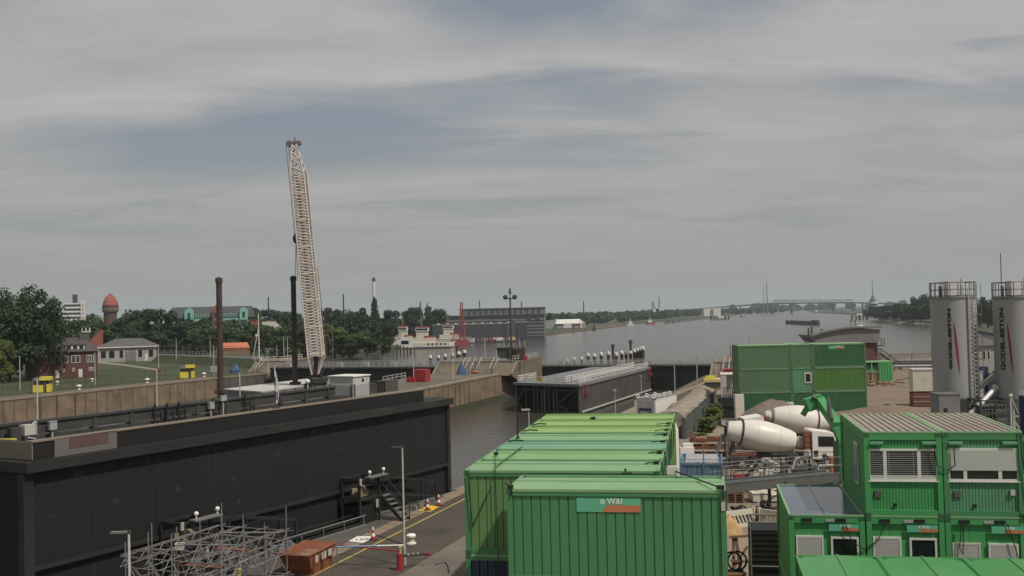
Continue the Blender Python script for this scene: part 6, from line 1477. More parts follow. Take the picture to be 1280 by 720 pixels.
# sheet pile wall with tarp ridge on top
s0, s1 = at(857, 549), at(894, 509); sdv = (s1 - s0); sln = sdv.length; srz = atan2(sdv.y, sdv.x)
SP = thing('sheet_pile_wall', 'dark sheet pile wall left of the mixer trucks', 'wall', s0, srz)
MB().corr((0, 0, -0.5), (1, 0, 0), (0, -1, 0), sln, 2.6, 0.9, 0.22, (0.35, 0.15)).build('sheet', M['sheet_pile'], SP); MB().box(0, sln, 0.0, 0.3, -0.5, 2.08).build('backing', M['sheet_pile'], SP)
q = MB(); g = random.Random(6); n = 34; m_ = 12; vs = []
for i in range(n + 1):
    x = sln * i / n; r0 = 1.05 + 0.2 * sin(i * 1.7) + g.uniform(-.12, .12); zc_ = 1.9 + 0.1 * sin(i * 0.9)
    for j in range(m_): a = 2 * pi * j / m_; k = g.uniform(0.88, 1.12); vs.append((x, 1.35 + r0 * 1.15 * cos(a) * k, zc_ + r0 * 0.75 * sin(a) * k))
q.add(vs, [(i * m_ + j, i * m_ + (j + 1) % m_, (i + 1) * m_ + (j + 1) % m_, (i + 1) * m_ + j) for i in range(n) for j in range(m_)] + [tuple(range(m_)), tuple(range(n * m_, n * m_ + m_))])
o = q.build('tarp_roll', M['tarp'], loc=s0, smooth=True); o.rotation_euler.z = srz; tag(o, 'long lumpy grey brown tarpaulin roll lying along the sheet pile wall', 'tarpaulin')
WEED = leaf_mesh('foliage', 77, 2600, 18, 0.05, M['weed'], 1.1)
def shrub(label, p, w, h, kind='pale'):
    t = thing('shrub', label, 'shrub', p); c = bpy.data.objects.new('foliage', WEED); COL.objects.link(c); c.parent = t; c.scale = (w, w, h); c.location.z = -0.05
    MB().tube((0, 0, 0), (0, 0, h * 0.5), 0.05, 0.02, 5).build('stem', M['bark'], t); return t
for px, py, w, h, lab in ((886, 540, 2.4, 1.7, 'green shrub at the near foot of the sheet pile wall'), (893, 528, 2.6, 1.9, 'green shrub halfway along the sheet pile wall'), (898, 524, 1.8, 2.0, 'tall green shrub beside the dark mesh tank'), (878, 552, 1.9, 1.0, 'low weedy shrub nearest the red steel frames'), (889, 534, 2.6, 1.3, 'broad low weed clump between two shrubs at the sheet pile wall'), (895, 519, 2.2, 1.6, 'weedy shrub at the far end of the sheet pile wall')): shrub(lab, at(px, py), w, h)
p = at(881, 488.5); yb = thing('yellow_machine', 'yellow topped machine box on the lock side road', 'machine', p, YZ)
MB().box(0, 2.4, 0, 3, 0.5, 1.3).build('engine_box', M['dark_steel'], yb); MB().box(-0.1, 2.5, -0.1, 3.1, 1.3, 1.75).build('canopy', M['sand_yellow'], yb); MB().box(0.2, 1.6, 1.0, 2.6, 1.75, 2.15).build('hood', M['yellow'], yb); MB().box(0.2, 2.2, 0.2, 2.8, 0, 0.5).build('base_frame', M['sand_yellow'], yb)
p = at(904, 471.5); rb2 = thing('red_skip', 'red ribbed container left of the far green stack', 'container', p, YZ)
MB().box(0, 2.9, 0, 2.2, 0, 1.35).build('body', M['red_dull'], rb2); q = MB()
for k in range(7): q.box(0.2 + 0.4 * k, 0.28 + 0.4 * k, -0.06, 0, 0.05, 1.3)
q.box(-0.05, 2.95, -0.08, 2.25, 1.35, 1.45); q.build('rib', M['red_dull'], rb2)
p = at(901.5, 497); ww = thing('concrete_wall', 'short white concrete wall left of the far green stack', 'wall', p, YZ)
MB().box(0, 0.8, 0, 4, 0, 3.2).box(0.8, 2.6, 3.6, 4, 0, 3.2).build('slab', M['off_white'], ww); MB().box(-0.04, 2.66, -0.04, 4.05, 3.2, 3.32).build('cap', M['cream'], ww)
p = at(898, 523); dt = thing('mesh_tank', 'black mesh covered tank left of the far green stack', 'tank', p, YZ)
MB().box(0.05, 2.85, 0.05, 2.6, 0.1, 2.3).build('tank_body', M['dark_green'], dt); q = MB()
for x in (0, 2.9):
    for y in (0, 2.65): q.bar((x, y, 0), (x, y, 2.5), 0.09)
for z in (0.1, 1.3, 2.45):
    for y in (0, 2.65): q.bar((0, y, z), (2.9, y, z), 0.07)
    for x in (0, 2.9): q.bar((x, 0, z), (x, 2.65, z), 0.07)
q.build('frame', M['black_steel2'], dt)
fence('black railing behind the mesh tank', [at(905, 500), at(921, 498)], 1.7, 0.5, 'black_steel2', (0.98, 0.1), 0, 0.05)

# ------------------------------------------------------------------ far left bank: town, ferries, shed
def fx(px, d): return atd(px, 390, d).x
def fz(px, py, d): return atd(px, py, d).z
# white tower block
D = 720; x0, x1 = fx(80, D), fx(104.5, D); zt = fz(92, 377, D)
B1 = thing('tower_block', 'white apartment tower with dark window bands behind the big left tree', 'apartment block', (x0, D, bankz), R(22))
w = x1 - x0; h = zt - bankz
MB().box(0, w * 0.78, 0, 12, 0, h - 1).build('wall', M['far_white'], B1)
MB().box(w * 0.78, w, -1.0, 12, 0, h + 0.8).build('end_wall', M['far_white'], B1)
for k in range(7): MB().box(0.1, w * 0.775, -0.25, 0.0, h - 3.2 - 2.9 * k, h - 1.9 - 2.9 * k).build('window_band', M['teal_dark'], B1)
for k in range(6): MB().box(w * 0.84, w * 0.92, -1.12, -0.98, h - 3.3 - 2.9 * k, h - 2.2 - 2.9 * k).build('window', M['mid_grey'], B1)
MB().box(w * 0.4, w * 0.63, 3, 8, h - 1, h + 5.2).build('roof_tower', M['far_dark'], B1)
# brick water tower
D = 800; cx = fx(138, D); wt = thing('water_tower', 'round brick water tower with a red tiled roof above the trees', 'water tower', (cx, D, bankz))
s = D / FPX; zz = lambda y: fz(138, y, D) - bankz
MB().lathe([(7.6 * s, 0), (7.6 * s, zz(391)), (9.4 * s, zz(390)), (9.6 * s, zz(381.5)), (0.01, zz(381.5))], 20).build('brick_drum', M['brick'], wt, True)
MB().lathe([(10.2 * s, zz(381.5)), (9.5 * s, zz(379.5)), (8.6 * s, zz(376)), (6.2 * s, zz(371.5)), (3.0 * s, zz(369)), (2.4 * s, zz(367.5)), (0.01, zz(367.2))], 8).build('roof', M['tile_red'], wt)
for k in range(9): a = -pi / 2 + (k - 4) * 0.42; MB().cbox((9.55 * s * cos(a), 9.55 * s * sin(a), zz(388)), (0.5, 1.3, 2.0), a).build('window', M['mid_grey'], wt)
for k in range(5): a = -pi / 2 + (k - 2) * 0.5; MB().cbox((7.6 * s * cos(a), 7.6 * s * sin(a), 0), (0.5, 1.0, zz(392)), a).build('buttress', M['brick'], wt)
# green and brick office building
D = 600; s = D / FPX; x0 = fx(212, D); gb_ = thing('office_building', 'long building with turquoise gables and window bands around a brick centre gable', 'building', (x0, D, bankz), R(14))
U_ = lambda px: (px - 212) * s
zz = lambda y, px=260: fz(px, y, D) - bankz
MB().box(U_(218), U_(316), 0, 14, 0, zz(396)).build('wall', M['teal_dark'], gb_)
q = MB(); q.add([(U_(208), -1, zz(397)), (U_(316), -1, zz(397)), (U_(312), 8, zz(383)), (U_(214), 8, zz(383)), (U_(208), 17, zz(397)), (U_(316), 17, zz(397))], [(0, 1, 2, 3), (3, 2, 5, 4), (0, 3, 4), (1, 5, 2)]); q.build('roof', M['slate'] if False else M['far_dark'], gb_)
for a, b in ((230, 240.5), (296.5, 306.5)):
    q = MB(); m_ = (a + b) / 2; q.add([(U_(a), -2, 0), (U_(b), -2, 0), (U_(b), -2, zz(388)), (U_(m_), -2, zz(384)), (U_(a), -2, zz(388)), (U_(a), 6, 0), (U_(b), 6, 0), (U_(b), 6, zz(388)), (U_(m_), 6, zz(384)), (U_(a), 6, zz(388))], [(0, 1, 2, 3, 4), (1, 6, 7, 2), (0, 4, 9, 5), (2, 7, 8, 3), (4, 3, 8, 9)])
    g_ = q.build('gable', M['teal'], gb_); MB().box(U_(m_ - 1.7), U_(m_ + 1.7), -2.1, -1.95, zz(398), zz(390.5)).build('gable_window', M['teal_dark'], g_); MB().box(U_(a + .7), U_(b - .7), -2.12, -1.96, zz(409), zz(400.5)).build('lower_glazing', M['teal_dark'], g_)
q = MB(); a, b, m_ = 263.5, 275, 269.2; q.add([(U_(a), -2.2, 0), (U_(b), -2.2, 0), (U_(b), -2.2, zz(386)), (U_(m_ + 2), -2.2, zz(381.5)), (U_(m_ - 2), -2.2, zz(381.5)), (U_(a), -2.2, zz(386)), (U_(a), 6, 0), (U_(b), 6, 0), (U_(b), 6, zz(386)), (U_(m_ + 2), 6, zz(381.5)), (U_(m_ - 2), 6, zz(381.5)), (U_(a), 6, zz(386))], [(0, 1, 2, 3, 4, 5), (1, 7, 8, 2), (0, 5, 11, 6), (2, 8, 9, 3), (3, 9, 10, 4), (4, 10, 11, 5)])
cg = q.build('brick_gable', M['brick_red'], gb_)
for xx in (265.2, 269.8):
    for y1, y0 in ((391, 397.5), (401, 407.5)): MB().box(U_(xx), U_(xx + 3.2), -2.32, -2.15, zz(y0), zz(y1)).build('gable_window', M['teal_dark'], cg)
for a, b in ((240.7, 258), (275.4, 296)):
    for (y0, y1) in ((401.5, 396.5), (408, 406.8)):
        MB().box(U_(a), U_(b), -0.6, 0.05, zz(y0), zz(y1)).build('spandrel', M['teal'], gb_)
    n = 6
    for k in range(n + 1):
        for (y0, y1) in ((396.5, 392), (406.8, 401.5)): 
            xx = a + (b - a) * k / n; MB().box(U_(xx - 0.45), U_(xx + 0.45), -0.5, 0.05, zz(y0), zz(y1)).build('mullion', M['teal'], gb_)
MB().box(U_(240.7), U_(312), -0.4, 0.05, 0, zz(408)).build('plinth', M['brick'], gb_)
MB().box(U_(306.7), U_(312), -1.2, 0.3, zz(409), zz(402)).build('bay', M['teal'], gb_)
D2 = 500; bt_ = thing('brick_tower', 'small red brick tower right of the turquoise building', 'tower', (fx(313, D2), D2, bankz)); w = 7 * D2 / FPX
MB().box(0, w, 0, 4, 0, fz(316, 400, D2) - bankz).build('wall', M['brick_red'], bt_); MB().box(-0.2, w + 0.2, -0.2, 4.2, fz(316, 400, D2) - bankz, fz(316, 399, D2) - bankz).build('cornice', M['brick'], bt_)
MB().box(w * 0.3, w * 0.7, -0.1, 0.02, fz(316, 412, D2) - bankz, fz(316, 406, D2) - bankz).build('window', M['teal_dark'], bt_)
D2 = 470; hr = thing('roof_house', 'house with a pale brown roof among the trees left of the twin masts', 'house', (fx(325, D2), D2, bankz)); w = 26 * D2 / FPX
z1, z0 = fz(335, 402, D2) - bankz, fz(335, 413, D2) - bankz
MB().box(0.3, w - 0.3, 0, 8, 0, z0).build('wall', M['brick'], hr); q = MB(); q.add([(0, -0.5, z0 - 0.3), (w, -0.5, z0 - 1.5), (w * 0.62, 4, z1), (0.0, 4, z1), (0, 8.5, z0), (w, 8.5, z0)], [(0, 1, 2, 3), (3, 2, 5, 4), (1, 5, 2)]); q.build('roof', M['render_grey'], hr)
# chimneys and thin masts
def stack(label, px, y0, y1, d, r0, r1, m, name='chimney', cat='chimney', tip=None):
    zt, zb = fz(px, y0, d), bankz; t = thing(name, label, cat, (fx(px, d) if False else atd(px, (y0 + y1) / 2, d).x, d, zb))
    hh = zt - zb; MB().tube((0, 0, 0), (0, 0, hh * (0.93 if tip else 1)), r0, r1, 10).build('shaft', M[m], t, True)
    if tip: MB().tube((0, 0, hh * 0.93), (0, 0, hh), r1 * 1.15, r1 * 1.15, 10).build('tip', M[tip], t, True)
    else: MB().tube((0, 0, hh * 0.3), (0, 0, hh * 0.33), r0 * 1.4, r0 * 1.4, 8).build('collar', M[m], t, True)
    return t
stack('tall white chimney with a dark tip behind the pointed conifer', 467.5, 347, 385, 1100, 1.9, 1.5, 'far_white', tip='far_dark')
for px, y0, d, lab in ((335.5, 371, 900, 'thin dark mast over the trees right of the turquoise building'), (429.3, 367.5, 900, 'thin dark mast over the trees left of the white chimney'), (525.5, 377, 1000, 'short dark mast over the trees behind the ferry wheelhouse'), (534, 379, 1000, 'very short dark mast left of the round tree by the grey shed'), (599.5, 375.5, 1100, 'dark mast rising behind the grey shed roof'), (729.5, 376, 1150, 'thin mast behind the wood left of the two chimneys'), (652, 377, 1100, 'faint short mast over the right end of the grey shed')): stack(lab, px, y0, 388, d, 0.75, 0.6, 'far_dark', 'mast', 'mast')
# industrial plant behind the left wood
D = 1900; s = D / FPX; pl2 = thing('plant', 'distant pale plant with two slim stacks above the far left wood', 'factory', (fx(814, D), D, bankz))
zz = lambda y: fz(820, y, D) - bankz
MB().box(2 * s, 10 * s, 0, 14, 0, zz(386)).box(6 * s, 11 * s, 0, 12, 0, zz(384)).build('building', M['cream'], pl2)
for u, y, r in ((1.5, 376, 1.0), (3.8, 377, 1.4), (10.6, 371.5, 1.3)): MB().tube((u * s, 3, 0), (u * s, 3, zz(y)), r, r * 0.8, 8).build('stack', M['mid_grey'], pl2, True)
# grey ship shed
D = 690; s = D / FPX; X0 = fx(557, D); sh = thing('ship_shed', 'huge grey corrugated ship shed on the far left bank behind the ferries', 'shed', (X0, D, WZ + 0.4), -R(4))
U_ = lambda px: (px - 557) * s
zz = lambda y: fz(620, y, D) - WZ - 0.4
MB().box(0, U_(680), 0.1, 26, 0, zz(394)).build('wall', M['far_grey'], sh)
MB().box(U_(574), U_(680), 4, 26, zz(394), zz(386)).build('upper_hall', M['far_grey'], sh); MB().box(U_(572), U_(681), 3.5, 27, zz(386), zz(385)).build('roof', M['mid_grey'], sh)
MB().box(-0.3, U_(681), -0.5, 6, zz(394), zz(393.2)).build('ledge', M['mid_grey'], sh)
for k in range(7): z = zz(394) * (k + 0.6) / 7.4; MB().box(0, U_(680), -0.25, 0.12, z, z + 0.45).build('wall_ledge', M['mid_grey'] if k % 2 else M['far_dark'], sh)
q = MB()
for k in range(14): q.box(U_(577 + 7.3 * k), U_(579.5 + 7.3 * k), 3.7, 4.0, zz(392), zz(388))
q.build('upper_windows', M['far_dark'], sh)
for a, b in ((645.5, 658), ): 
    dr = MB().box(U_(a), U_(b), -0.9, -0.35, 0.3, zz(404)).build('sliding_door', M['far_dark'], sh); MB().box(U_(a - 1), U_(b + 1.5), -1.1, -0.3, zz(404), zz(402.8)).build('door_rail', M['light_grey'], sh)
for px, y in ((637, 404), (661, 398), (672, 399)): MB().box(U_(px - 2), U_(px + 2), -0.6, -0.31, zz(y + 2), zz(y - 2)).build('hatch', M['far_dark'], sh)
# dark hull lying in front of the shed
D = 655; s = D / FPX; dh = thing('barge_hull', 'long dark ship hull moored in front of the grey shed', 'ship', (fx(540, D), D, WZ)); zz = lambda y: fz(600, y, D) - WZ
MB().prism([(0, 0), (95 * s * 0.98, 0), (104 * s, 4), (95 * s, 8), (0, 8), (-3, 4)], -0.5, zz(404.5)).build('hull', M['far_dark'], dh); q = MB()
for k in range(9): q.box((6 + 11 * k) * s, (9 + 11 * k) * s, 1, 4, zz(404.5), zz(403.2))
q.build('deck_gear', M['far_white'], dh); MB().box(0, 95 * s, -0.05, 0.1, zz(405.2), zz(404.4)).build('rail_strip', M['light_grey'], dh)
# ferries
def ferry(label, px0, px1, yw, d, hull, house, top, seed, scale=1.0):
    s = d / FPX; w = (px1 - px0) * s; t = thing('ferry', label, 'ferry', (fx(px0, d), d, WZ), -R(3), 'ferries at the left bank')
    MB().prism([(0.03 * w, 0), (0.93 * w, 0), (w, 3.5), (0.93 * w, 7), (0.03 * w, 7), (-0.02 * w, 3.5)], -0.3, 0.9).build('lower_hull', M['far_dark'], t)
    MB().prism([(0.0, -0.1), (0.93 * w, -0.1), (1.005 * w, 3.5), (0.93 * w, 7.1), (0, 7.1), (-0.03 * w, 3.5)], [0.9] * 6, [3.4, 3.0, 3.8, 3.0, 3.4, 3.6]).build('hull', M[hull], t)
    a0, a1 = 0.16 * w, 0.62 * w
    MB().box(a0, a1, 0.8, 6.2, 3.2, 5.8).build('lower_deck_house', M[house], t); MB().box(a0 + 0.1 * w, a0 + 0.32 * w, 1.2, 5.8, 5.8, 9.4).build('bridge_house', M[house], t)
    MB().box(a0 + 0.085 * w, a0 + 0.335 * w, 0.9, 6.1, 9.4, 11.4).build('wheelhouse', M['far_white'], t); MB().box(a0 + 0.095 * w, a0 + 0.325 * w, 0.82, 0.9, 10.0, 10.9).build('wheelhouse_window', M['glass'], t)
    MB().box(a0 + 0.08 * w, a0 + 0.34 * w, 0.8, 6.2, 11.4, 11.9).build('wheelhouse_roof', M[top], t); MB().tube((a0 + 0.2 * w, 3.5, 11.9), (a0 + 0.2 * w, 3.5, 18), 0.22).box(a0 + 0.17 * w, a0 + 0.23 * w, 3.4, 3.6, 15.2, 15.6).build('mast', M['coping'], t)
    for k in range(5): MB().cbox((0.5 * w + 0.085 * w * k, -0.15, 1.9), (1.0, 0.12, 1.0)).build('porthole', M['far_dark'], t)
    MB().box(a0 + 0.26 * w, a0 + 0.5 * w, 0.7, 0.8, 5.9, 6.8).build('lifeboat_band', M['red_dull'], t)
    q = MB()
    for k in range(12): q.bar((0.64 * w + 0.026 * w * k, 0.1, 3.1), (0.64 * w + 0.026 * w * k, 0.1, 4.2), 0.12)
    q.bar((0.64 * w, 0.1, 4.2), (0.93 * w, 0.1, 4.2), 0.12); q.build('rail', M['far_white'], t); return t
ferry('white car ferry with a red-topped wheelhouse nearest the pier', 503, 566, 435, 548, 'cream', 'cream', 'red', 1)
ferry('pale work ship with a dark red wheelhouse roof behind the nearest ferry', 540, 592, 424, 618, 'light_grey', 'cream', 'red_dull', 2)
ferry('white ship half hidden behind the trees left of the ferries', 486, 530, 428, 590, 'far_white', 'cream', 'orange', 3)
# small craft and fenders along the harbour pier
D = 640; s = D / FPX
for i, (px, w, m1, lab) in enumerate(((604, 12, 'mid_grey', 'small grey launch right of the red crane'), (624, 15, 'far_white', 'small white launch with a dark hull in front of the dark ship'), (640, 16, 'sand_yellow', 'small yellow work boat left of the shed door'), (614, 9, 'red_dull', 'tiny red boat between the two launches'))):
    t = thing('small_boat', lab, 'boat', (fx(px - w / 2, D - 14), D - 14, WZ)); ww_ = w * s
    MB().prism([(0, 0), (ww_ * 0.85, 0), (ww_, 1.4), (ww_ * 0.85, 2.8), (0, 2.8)], -0.3, 1.3).build('hull', M['far_dark'], t); MB().box(ww_ * 0.2, ww_ * 0.7, 0.4, 2.4, 1.3, 3.2).build('cabin', M[m1], t); MB().tube((ww_ * 0.5, 1.4, 3.2), (ww_ * 0.5, 1.4, 5.2), 0.12).build('mast', M['mid_grey'], t)
jt = thing('jetty', 'low harbour jetty with timber piles and bright deck goods in front of the shed', 'jetty', (fx(576, 660), 642, WZ)); w = 72 * s
MB().box(0, w, 0, 3, 1.2, 1.8).build('deck', M['coping'], jt); q = MB()
for k in range(15): MB().tube((w * k / 14, -0.2, -2), (w * k / 14, -0.2, 2.5), 0.35, n=6).build('pile', M['timber'], jt)
rng = random.Random(3)
for k in range(9): MB().cbox((w * (0.28 + 0.075 * k), 1.5, 1.8), (2.6, 1.6, rng.uniform(0.5, 1.1))).build('deck_goods', M[rng.choice(['sand_yellow', 'orange', 'off_white', 'cream', 'red_dull'])], jt)
D = 600; s = D / FPX; rc_ = thing('red_crane', 'red lattice crane standing by the water in front of the grey shed', 'crane', (fx(577, D), D, WZ + 1)); zz = lambda y: fz(577, y, D) - WZ - 1
q = MB(); H_ = zz(378)
for k in range(12):
    z0, z1 = H_ * k / 12, H_ * (k + 1) / 12; r0, r1 = 2.0 - 0.125 * k, 2.0 - 0.125 * (k + 1)
    c0 = [(-r0, -r0), (r0, -r0), (r0, r0), (-r0, r0)]; c1 = [(-r1, -r1), (r1, -r1), (r1, r1), (-r1, r1)]
    for i in range(4): q.bar((*c0[i], z0), (*c1[i], z1), 0.45); q.bar((*c0[i], z0), (*c1[(i + 1) % 4], z1), 0.3)
q.build('tower', M['red_dull'], rc_); q = MB(); q.bar((0, 0, H_ * 0.55), (-7, 0, 0.4), 0.5); q.bar((1, 0, H_ * 0.55), (-5, 0, 0.4), 0.35); q.build('brace', M['red_dull'], rc_); MB().box(-3.5, 3.5, -3, 3, -1, 1.8).build('base', M['red_dull'], rc_)
# gangway bridge and quay clutter where the trees meet the water
t = thing('linkspan', 'grey inclined gangway with a small white hut at the waterside left of the ferries', 'gangway', at(478, 443, WZ)); q = MB()
for yy in (0, 2): q.bar((0, yy, 2.0), (9, yy, 8), 0.5); q.bar((0, yy, 4.0), (9, yy, 10), 0.35)
for k in range(5): q.bar((2.2 * k, 0, 2 + 1.5 * k), (2.2 * k, 0, 4 + 1.5 * k), 0.3)
q.build('truss', M['light_grey'], t); MB().box(8, 13.5, 0, 4, 2.8, 7.4).build('hut', M['far_white'], t); MB().box(9, 12.5, -0.1, 0, 4.6, 6.2).build('hut_window', M['glass'], t); q = MB()
for k in range(6): MB().tube((7 + 1.6 * k, 0, -1.5), (7 + 1.6 * k, 0, 4.5 - 0.4 * k), 0.4, n=7).build('pile', M['timber'], t)
# barn with a pale roof on the far bank
D = 1000; s = D / FPX; bz = bankz + 0.5; bn2 = thing('barn', 'long barn with a bright pale roof on the shore right of the grey shed', 'barn', (fx(678, D), D, bz), -R(6)); U_ = lambda px: (px - 678) * s; zz = lambda y: fz(710, y, D) - bz
MB().box(U_(695), U_(730.5), 0, 14, 0, zz(404.5)).build('wall', M['render_grey'], bn2); q = MB(); q.add([(U_(694), -1, zz(404.5)), (U_(725), -1, zz(404.5)), (U_(724), 8, zz(399)), (U_(694), 8, zz(399)), (U_(694), 16, zz(404)), (U_(731), 16, zz(404)), (U_(731), -0.5, zz(405))], [(0, 1, 2, 3), (3, 2, 5, 4)]); q.build('roof', M['far_white'], bn2)
q = MB(); q.add([(U_(725), -0.8, 0), (U_(731), 2, 0), (U_(731), 2, zz(404)), (U_(724.5), 3, zz(399.2)), (U_(725), -0.8, zz(404.6))], [(0, 1, 2, 3, 4)]); q.build('gable', M['cream'], bn2); MB().box(0, U_(695), 2, 12, 0, zz(400)).build('side_hall', M['light_grey'], bn2)
q = MB(); q.box(U_(705), U_(715), -16, -13, 0.4, 4); q.box(U_(706), U_(713), -15.8, -13.2, 4, 5); o = q.build('site_cabin', M['far_white'], bn2)
pq = MB()
for k in range(2): pass
for px, y, d, w, m1, lab in ((788, 409, 1180, 9, 'far_white', 'white boat moored at the far left bank, left of two'), (812.5, 407, 1260, 12, 'red_dull', 'white topped boat with a reddish hull at the far left bank'), (742, 413, 960, 5, 'far_dark', 'dark buoy boat near the barn shore'), (716, 416, 900, 5, 'far_dark', 'small dark dolphin boat in front of the barn')):
    s = d / FPX; ww_ = w * s; t = thing('small_boat', lab, 'boat', (fx(px - w / 2, d), d, WZ)); MB().prism([(0, 0), (ww_ * 0.85, 0), (ww_, 1.6), (ww_ * 0.85, 3.2), (0, 3.2)], -0.3, 2.0).build('hull', M[m1], t); MB().box(ww_ * 0.3, ww_ * 0.7, 0.5, 2.7, 2.0, 5.2).build('cabin', M['far_white'] if m1 != 'far_dark' else M['far_dark'], t); MB().tube((ww_ * 0.5, 1.6, 5), (ww_ * 0.5, 1.6, 9.5 if w > 8 else 6), 0.25).build('mast', M['far_white'] if m1 != 'far_dark' else M['far_dark'], t)
gm = None
for k in range(26):
    f = k / 25; p = at(832 + (905 - 832) * f, 404.5 - 8 * f, WZ)
    gm = gm or MB().tube((0, 0, -1), (0, 0, 3.2), 0.9, n=6).build('groyne_pile', M['timber'])
    o = gm if k == 0 else gm.copy()
    if k: COL.objects.link(o)
    o.location = p; tag(o, 'dark timber pile standing in the water in the long row along the far left bank', 'pile', 'piles along the far left bank')
D = 2150; s = D / FPX; wf = thing('waterside_works', 'distant white works building at the far left bank below the bridge ramp', 'factory', (fx(880, D), D, bankz)); zz = lambda y: fz(890, y, D) - bankz
MB().box(0, 9 * s, 0, 20, 0, zz(385.5)).box(11 * s, 21 * s, 0, 20, 0, zz(385)).build('building', M['far_white'], wf); MB().box(8 * s, 12 * s, -1, 18, 0, zz(387)).build('tower', M['mid_grey'], wf)
fs = thing('ferry_stage', 'low ferry landing stage with a white ferry at the far left bank', 'landing stage', (at(889, 400, WZ).x, at(889, 400, WZ).y, WZ)); s = fs.location.y / FPX
MB().box(0, 22 * s, 0, 10, 1, 3).build('deck', M['mid_grey'], fs); q = MB()
for k in range(6): MB().tube((4.4 * s * k, 0, -2), (4.4 * s * k, 0, 6), 1.0, n=6).build('pile', M['timber'], fs)
MB().box(8 * s, 15 * s, -6, 2, 2, 6).build('moored_hull', M['far_white'], fs)
# bridge
D = 2700; s = D / FPX; br2 = thing('bridge', 'long high bridge with a truss span across the far end of the canal', 'bridge', (fx(960, D), D, 0)); bx = br2.location.x
def bp2(px, py, dd=0): p = atd(px, py, D + dd); return (p.x - bx, p.y - D, p.z)
q = MB(); pts = [(860, 387.3), (900, 384.2), (940, 381), (965, 379.2), (1068, 378.4), (1100, 379.2), (1170, 382)]
for a, b in zip(pts, pts[1:]): q.bar(bp2(*a), bp2(*b), 6, 3.6)
q.build('deck', M['far_dark'], br2)
q = MB(); n = 22
for k in range(n): 
    a, b = 966 + 100 * k / n, 966 + 100 * (k + 1) / n; m_ = (a + b) / 2
    q.bar(bp2(a, 379), bp2(m_, 375.2), 1.0); q.bar(bp2(m_, 375.2), bp2(b, 379), 1.0)
q.bar(bp2(966, 375.3), bp2(1066, 374.8), 1.5); q.build('truss', M['far_dark'], br2)
for px, w in ((965, 5), (989, 4.6), (1042, 4.6), (1067, 4.6), (952, 1.5), (938, 1.2), (925, 1.2), (912, 1.2), (1078, 2)):
    a = bp2(px, 379.5 if px > 960 else 380.5 + (955 - px) * 0.075); q = MB(); q.cbox((a[0], a[1], -8), (w * s * 0.55, 8, a[2] + 8)); 
    if w > 4: q.cbox((a[0], a[1], a[2] - 8), (w * s, 10, 7))
    q.build('pier', M['far_dark'], br2)
stack('tall thin lattice mast behind the left end of the bridge truss', 958.7, 352, 380, 2500, 1.6, 0.9, 'mid_grey', 'mast', 'mast'); stack('slightly shorter lattice mast beside the tall one by the bridge', 954.6, 356, 380, 2500, 0.9, 0.6, 'mid_grey', 'mast', 'mast')
D = 1900; s = D / FPX; rt = thing('radio_tower', 'radio tower with a stepped head and a long antenna above the right bank', 'tower', (fx(1091.5, D), D, bankz)); zz = lambda y: fz(1091, y, D) - bankz
MB().lathe([(5.2 * s, 0), (5.2 * s, zz(377.5)), (4.2 * s, zz(377)), (4.0 * s, zz(374)), (2.2 * s, zz(373.5)), (2.0 * s, zz(370.5)), (0.9 * s, zz(370)), (0.5 * s, zz(367)), (0.01, zz(366.5))], 12).build('head', M['far_grey'], rt); MB().tube((0, 0, zz(368)), (0, 0, zz(347)), 0.9, 0.35, 6).build('antenna', M['far_grey'], rt); MB().lathe([(6.5 * s, zz(379.5)), (6.5 * s, zz(377.6)), (0.01, zz(377.5))], 12).build('gallery', M['far_white'], rt)
stack('thin antenna mast rising behind the second silo', 1251.5, 316, 372, 420, 0.28, 0.2, 'mid_grey', 'mast', 'mast')
# cargo barge and lights on the canal
bpz = at(982, 404.8, WZ); e_ = at(1018.5, 406.6, WZ); dv = e_ - bpz; cb = thing('cargo_barge', 'dark cargo barge under way on the open canal', 'barge', bpz, atan2(dv.y, dv.x)); w = dv.length
k_ = bpz.y / FPX
MB().prism([(0, 0), (w * 0.96, 0), (w, 3), (w * 0.96, 6), (0, 6), (-1.5, 3)], -0.3, 3.0).build('hull', M['far_dark'], cb); MB().prism([(-1, 0.4), (w * 0.10, 0.2), (w * 0.10, 5.8), (-1, 5.6)], 3.0, 4.4).build('bow_deck', M['light_grey'], cb); MB().box(w * 0.14, w * 0.84, 0.8, 5.2, 3.0, 3.8).build('hatch_cover', M['mid_grey'], cb); MB().box(w * 0.86, w * 0.97, 1, 5, 3.0, 4.6).build('wheelhouse', M['far_dark'], cb)
for px, y, d, m1, lab in ((1021, 390.6, 2500, 'far_white', 'tiny white vessel far out below the bridge span'), (1053, 391.5, 2300, 'blue', 'tiny bluish vessel far out near the right bridge pier'), (929, 394.2, 1900, 'far_white', 'tiny white vessel near the far left bank')):
    s = d / FPX; t = thing('distant_vessel', lab, 'ship', (fx(px, d), d, WZ)); MB().prism([(-3 * s, 0), (2.6 * s, 0), (3.4 * s, 4), (2.6 * s, 8), (-3 * s, 8)], 0, 1.6 * s).build('hull', M['far_grey'], t); MB().box(-1.6 * s, 1.4 * s, 1, 7, 1.6 * s, 3 * s).build('deckhouse', M[m1], t)
dp = at(1071, 399.5, WZ); t = thing('landing_stage', 'pale landing stage with piles off the right bank near the radio tower', 'landing stage', dp); s = dp.y / FPX; MB().box(-4 * s, 9 * s, 0, 8, 2, 4.2).build('deck', M['light_grey'], t); q = MB()
for k in range(7): MB().tube((-6 * s + 3 * s * k, -6 * (k % 3), -2), (-6 * s + 3 * s * k, -6 * (k % 3), 5.5), 0.9, n=6).build('pile', M['timber'], t)
MB().box(1 * s, 7 * s, 1, 6, 4.2, 7).build('shelter', M['far_white'], t)
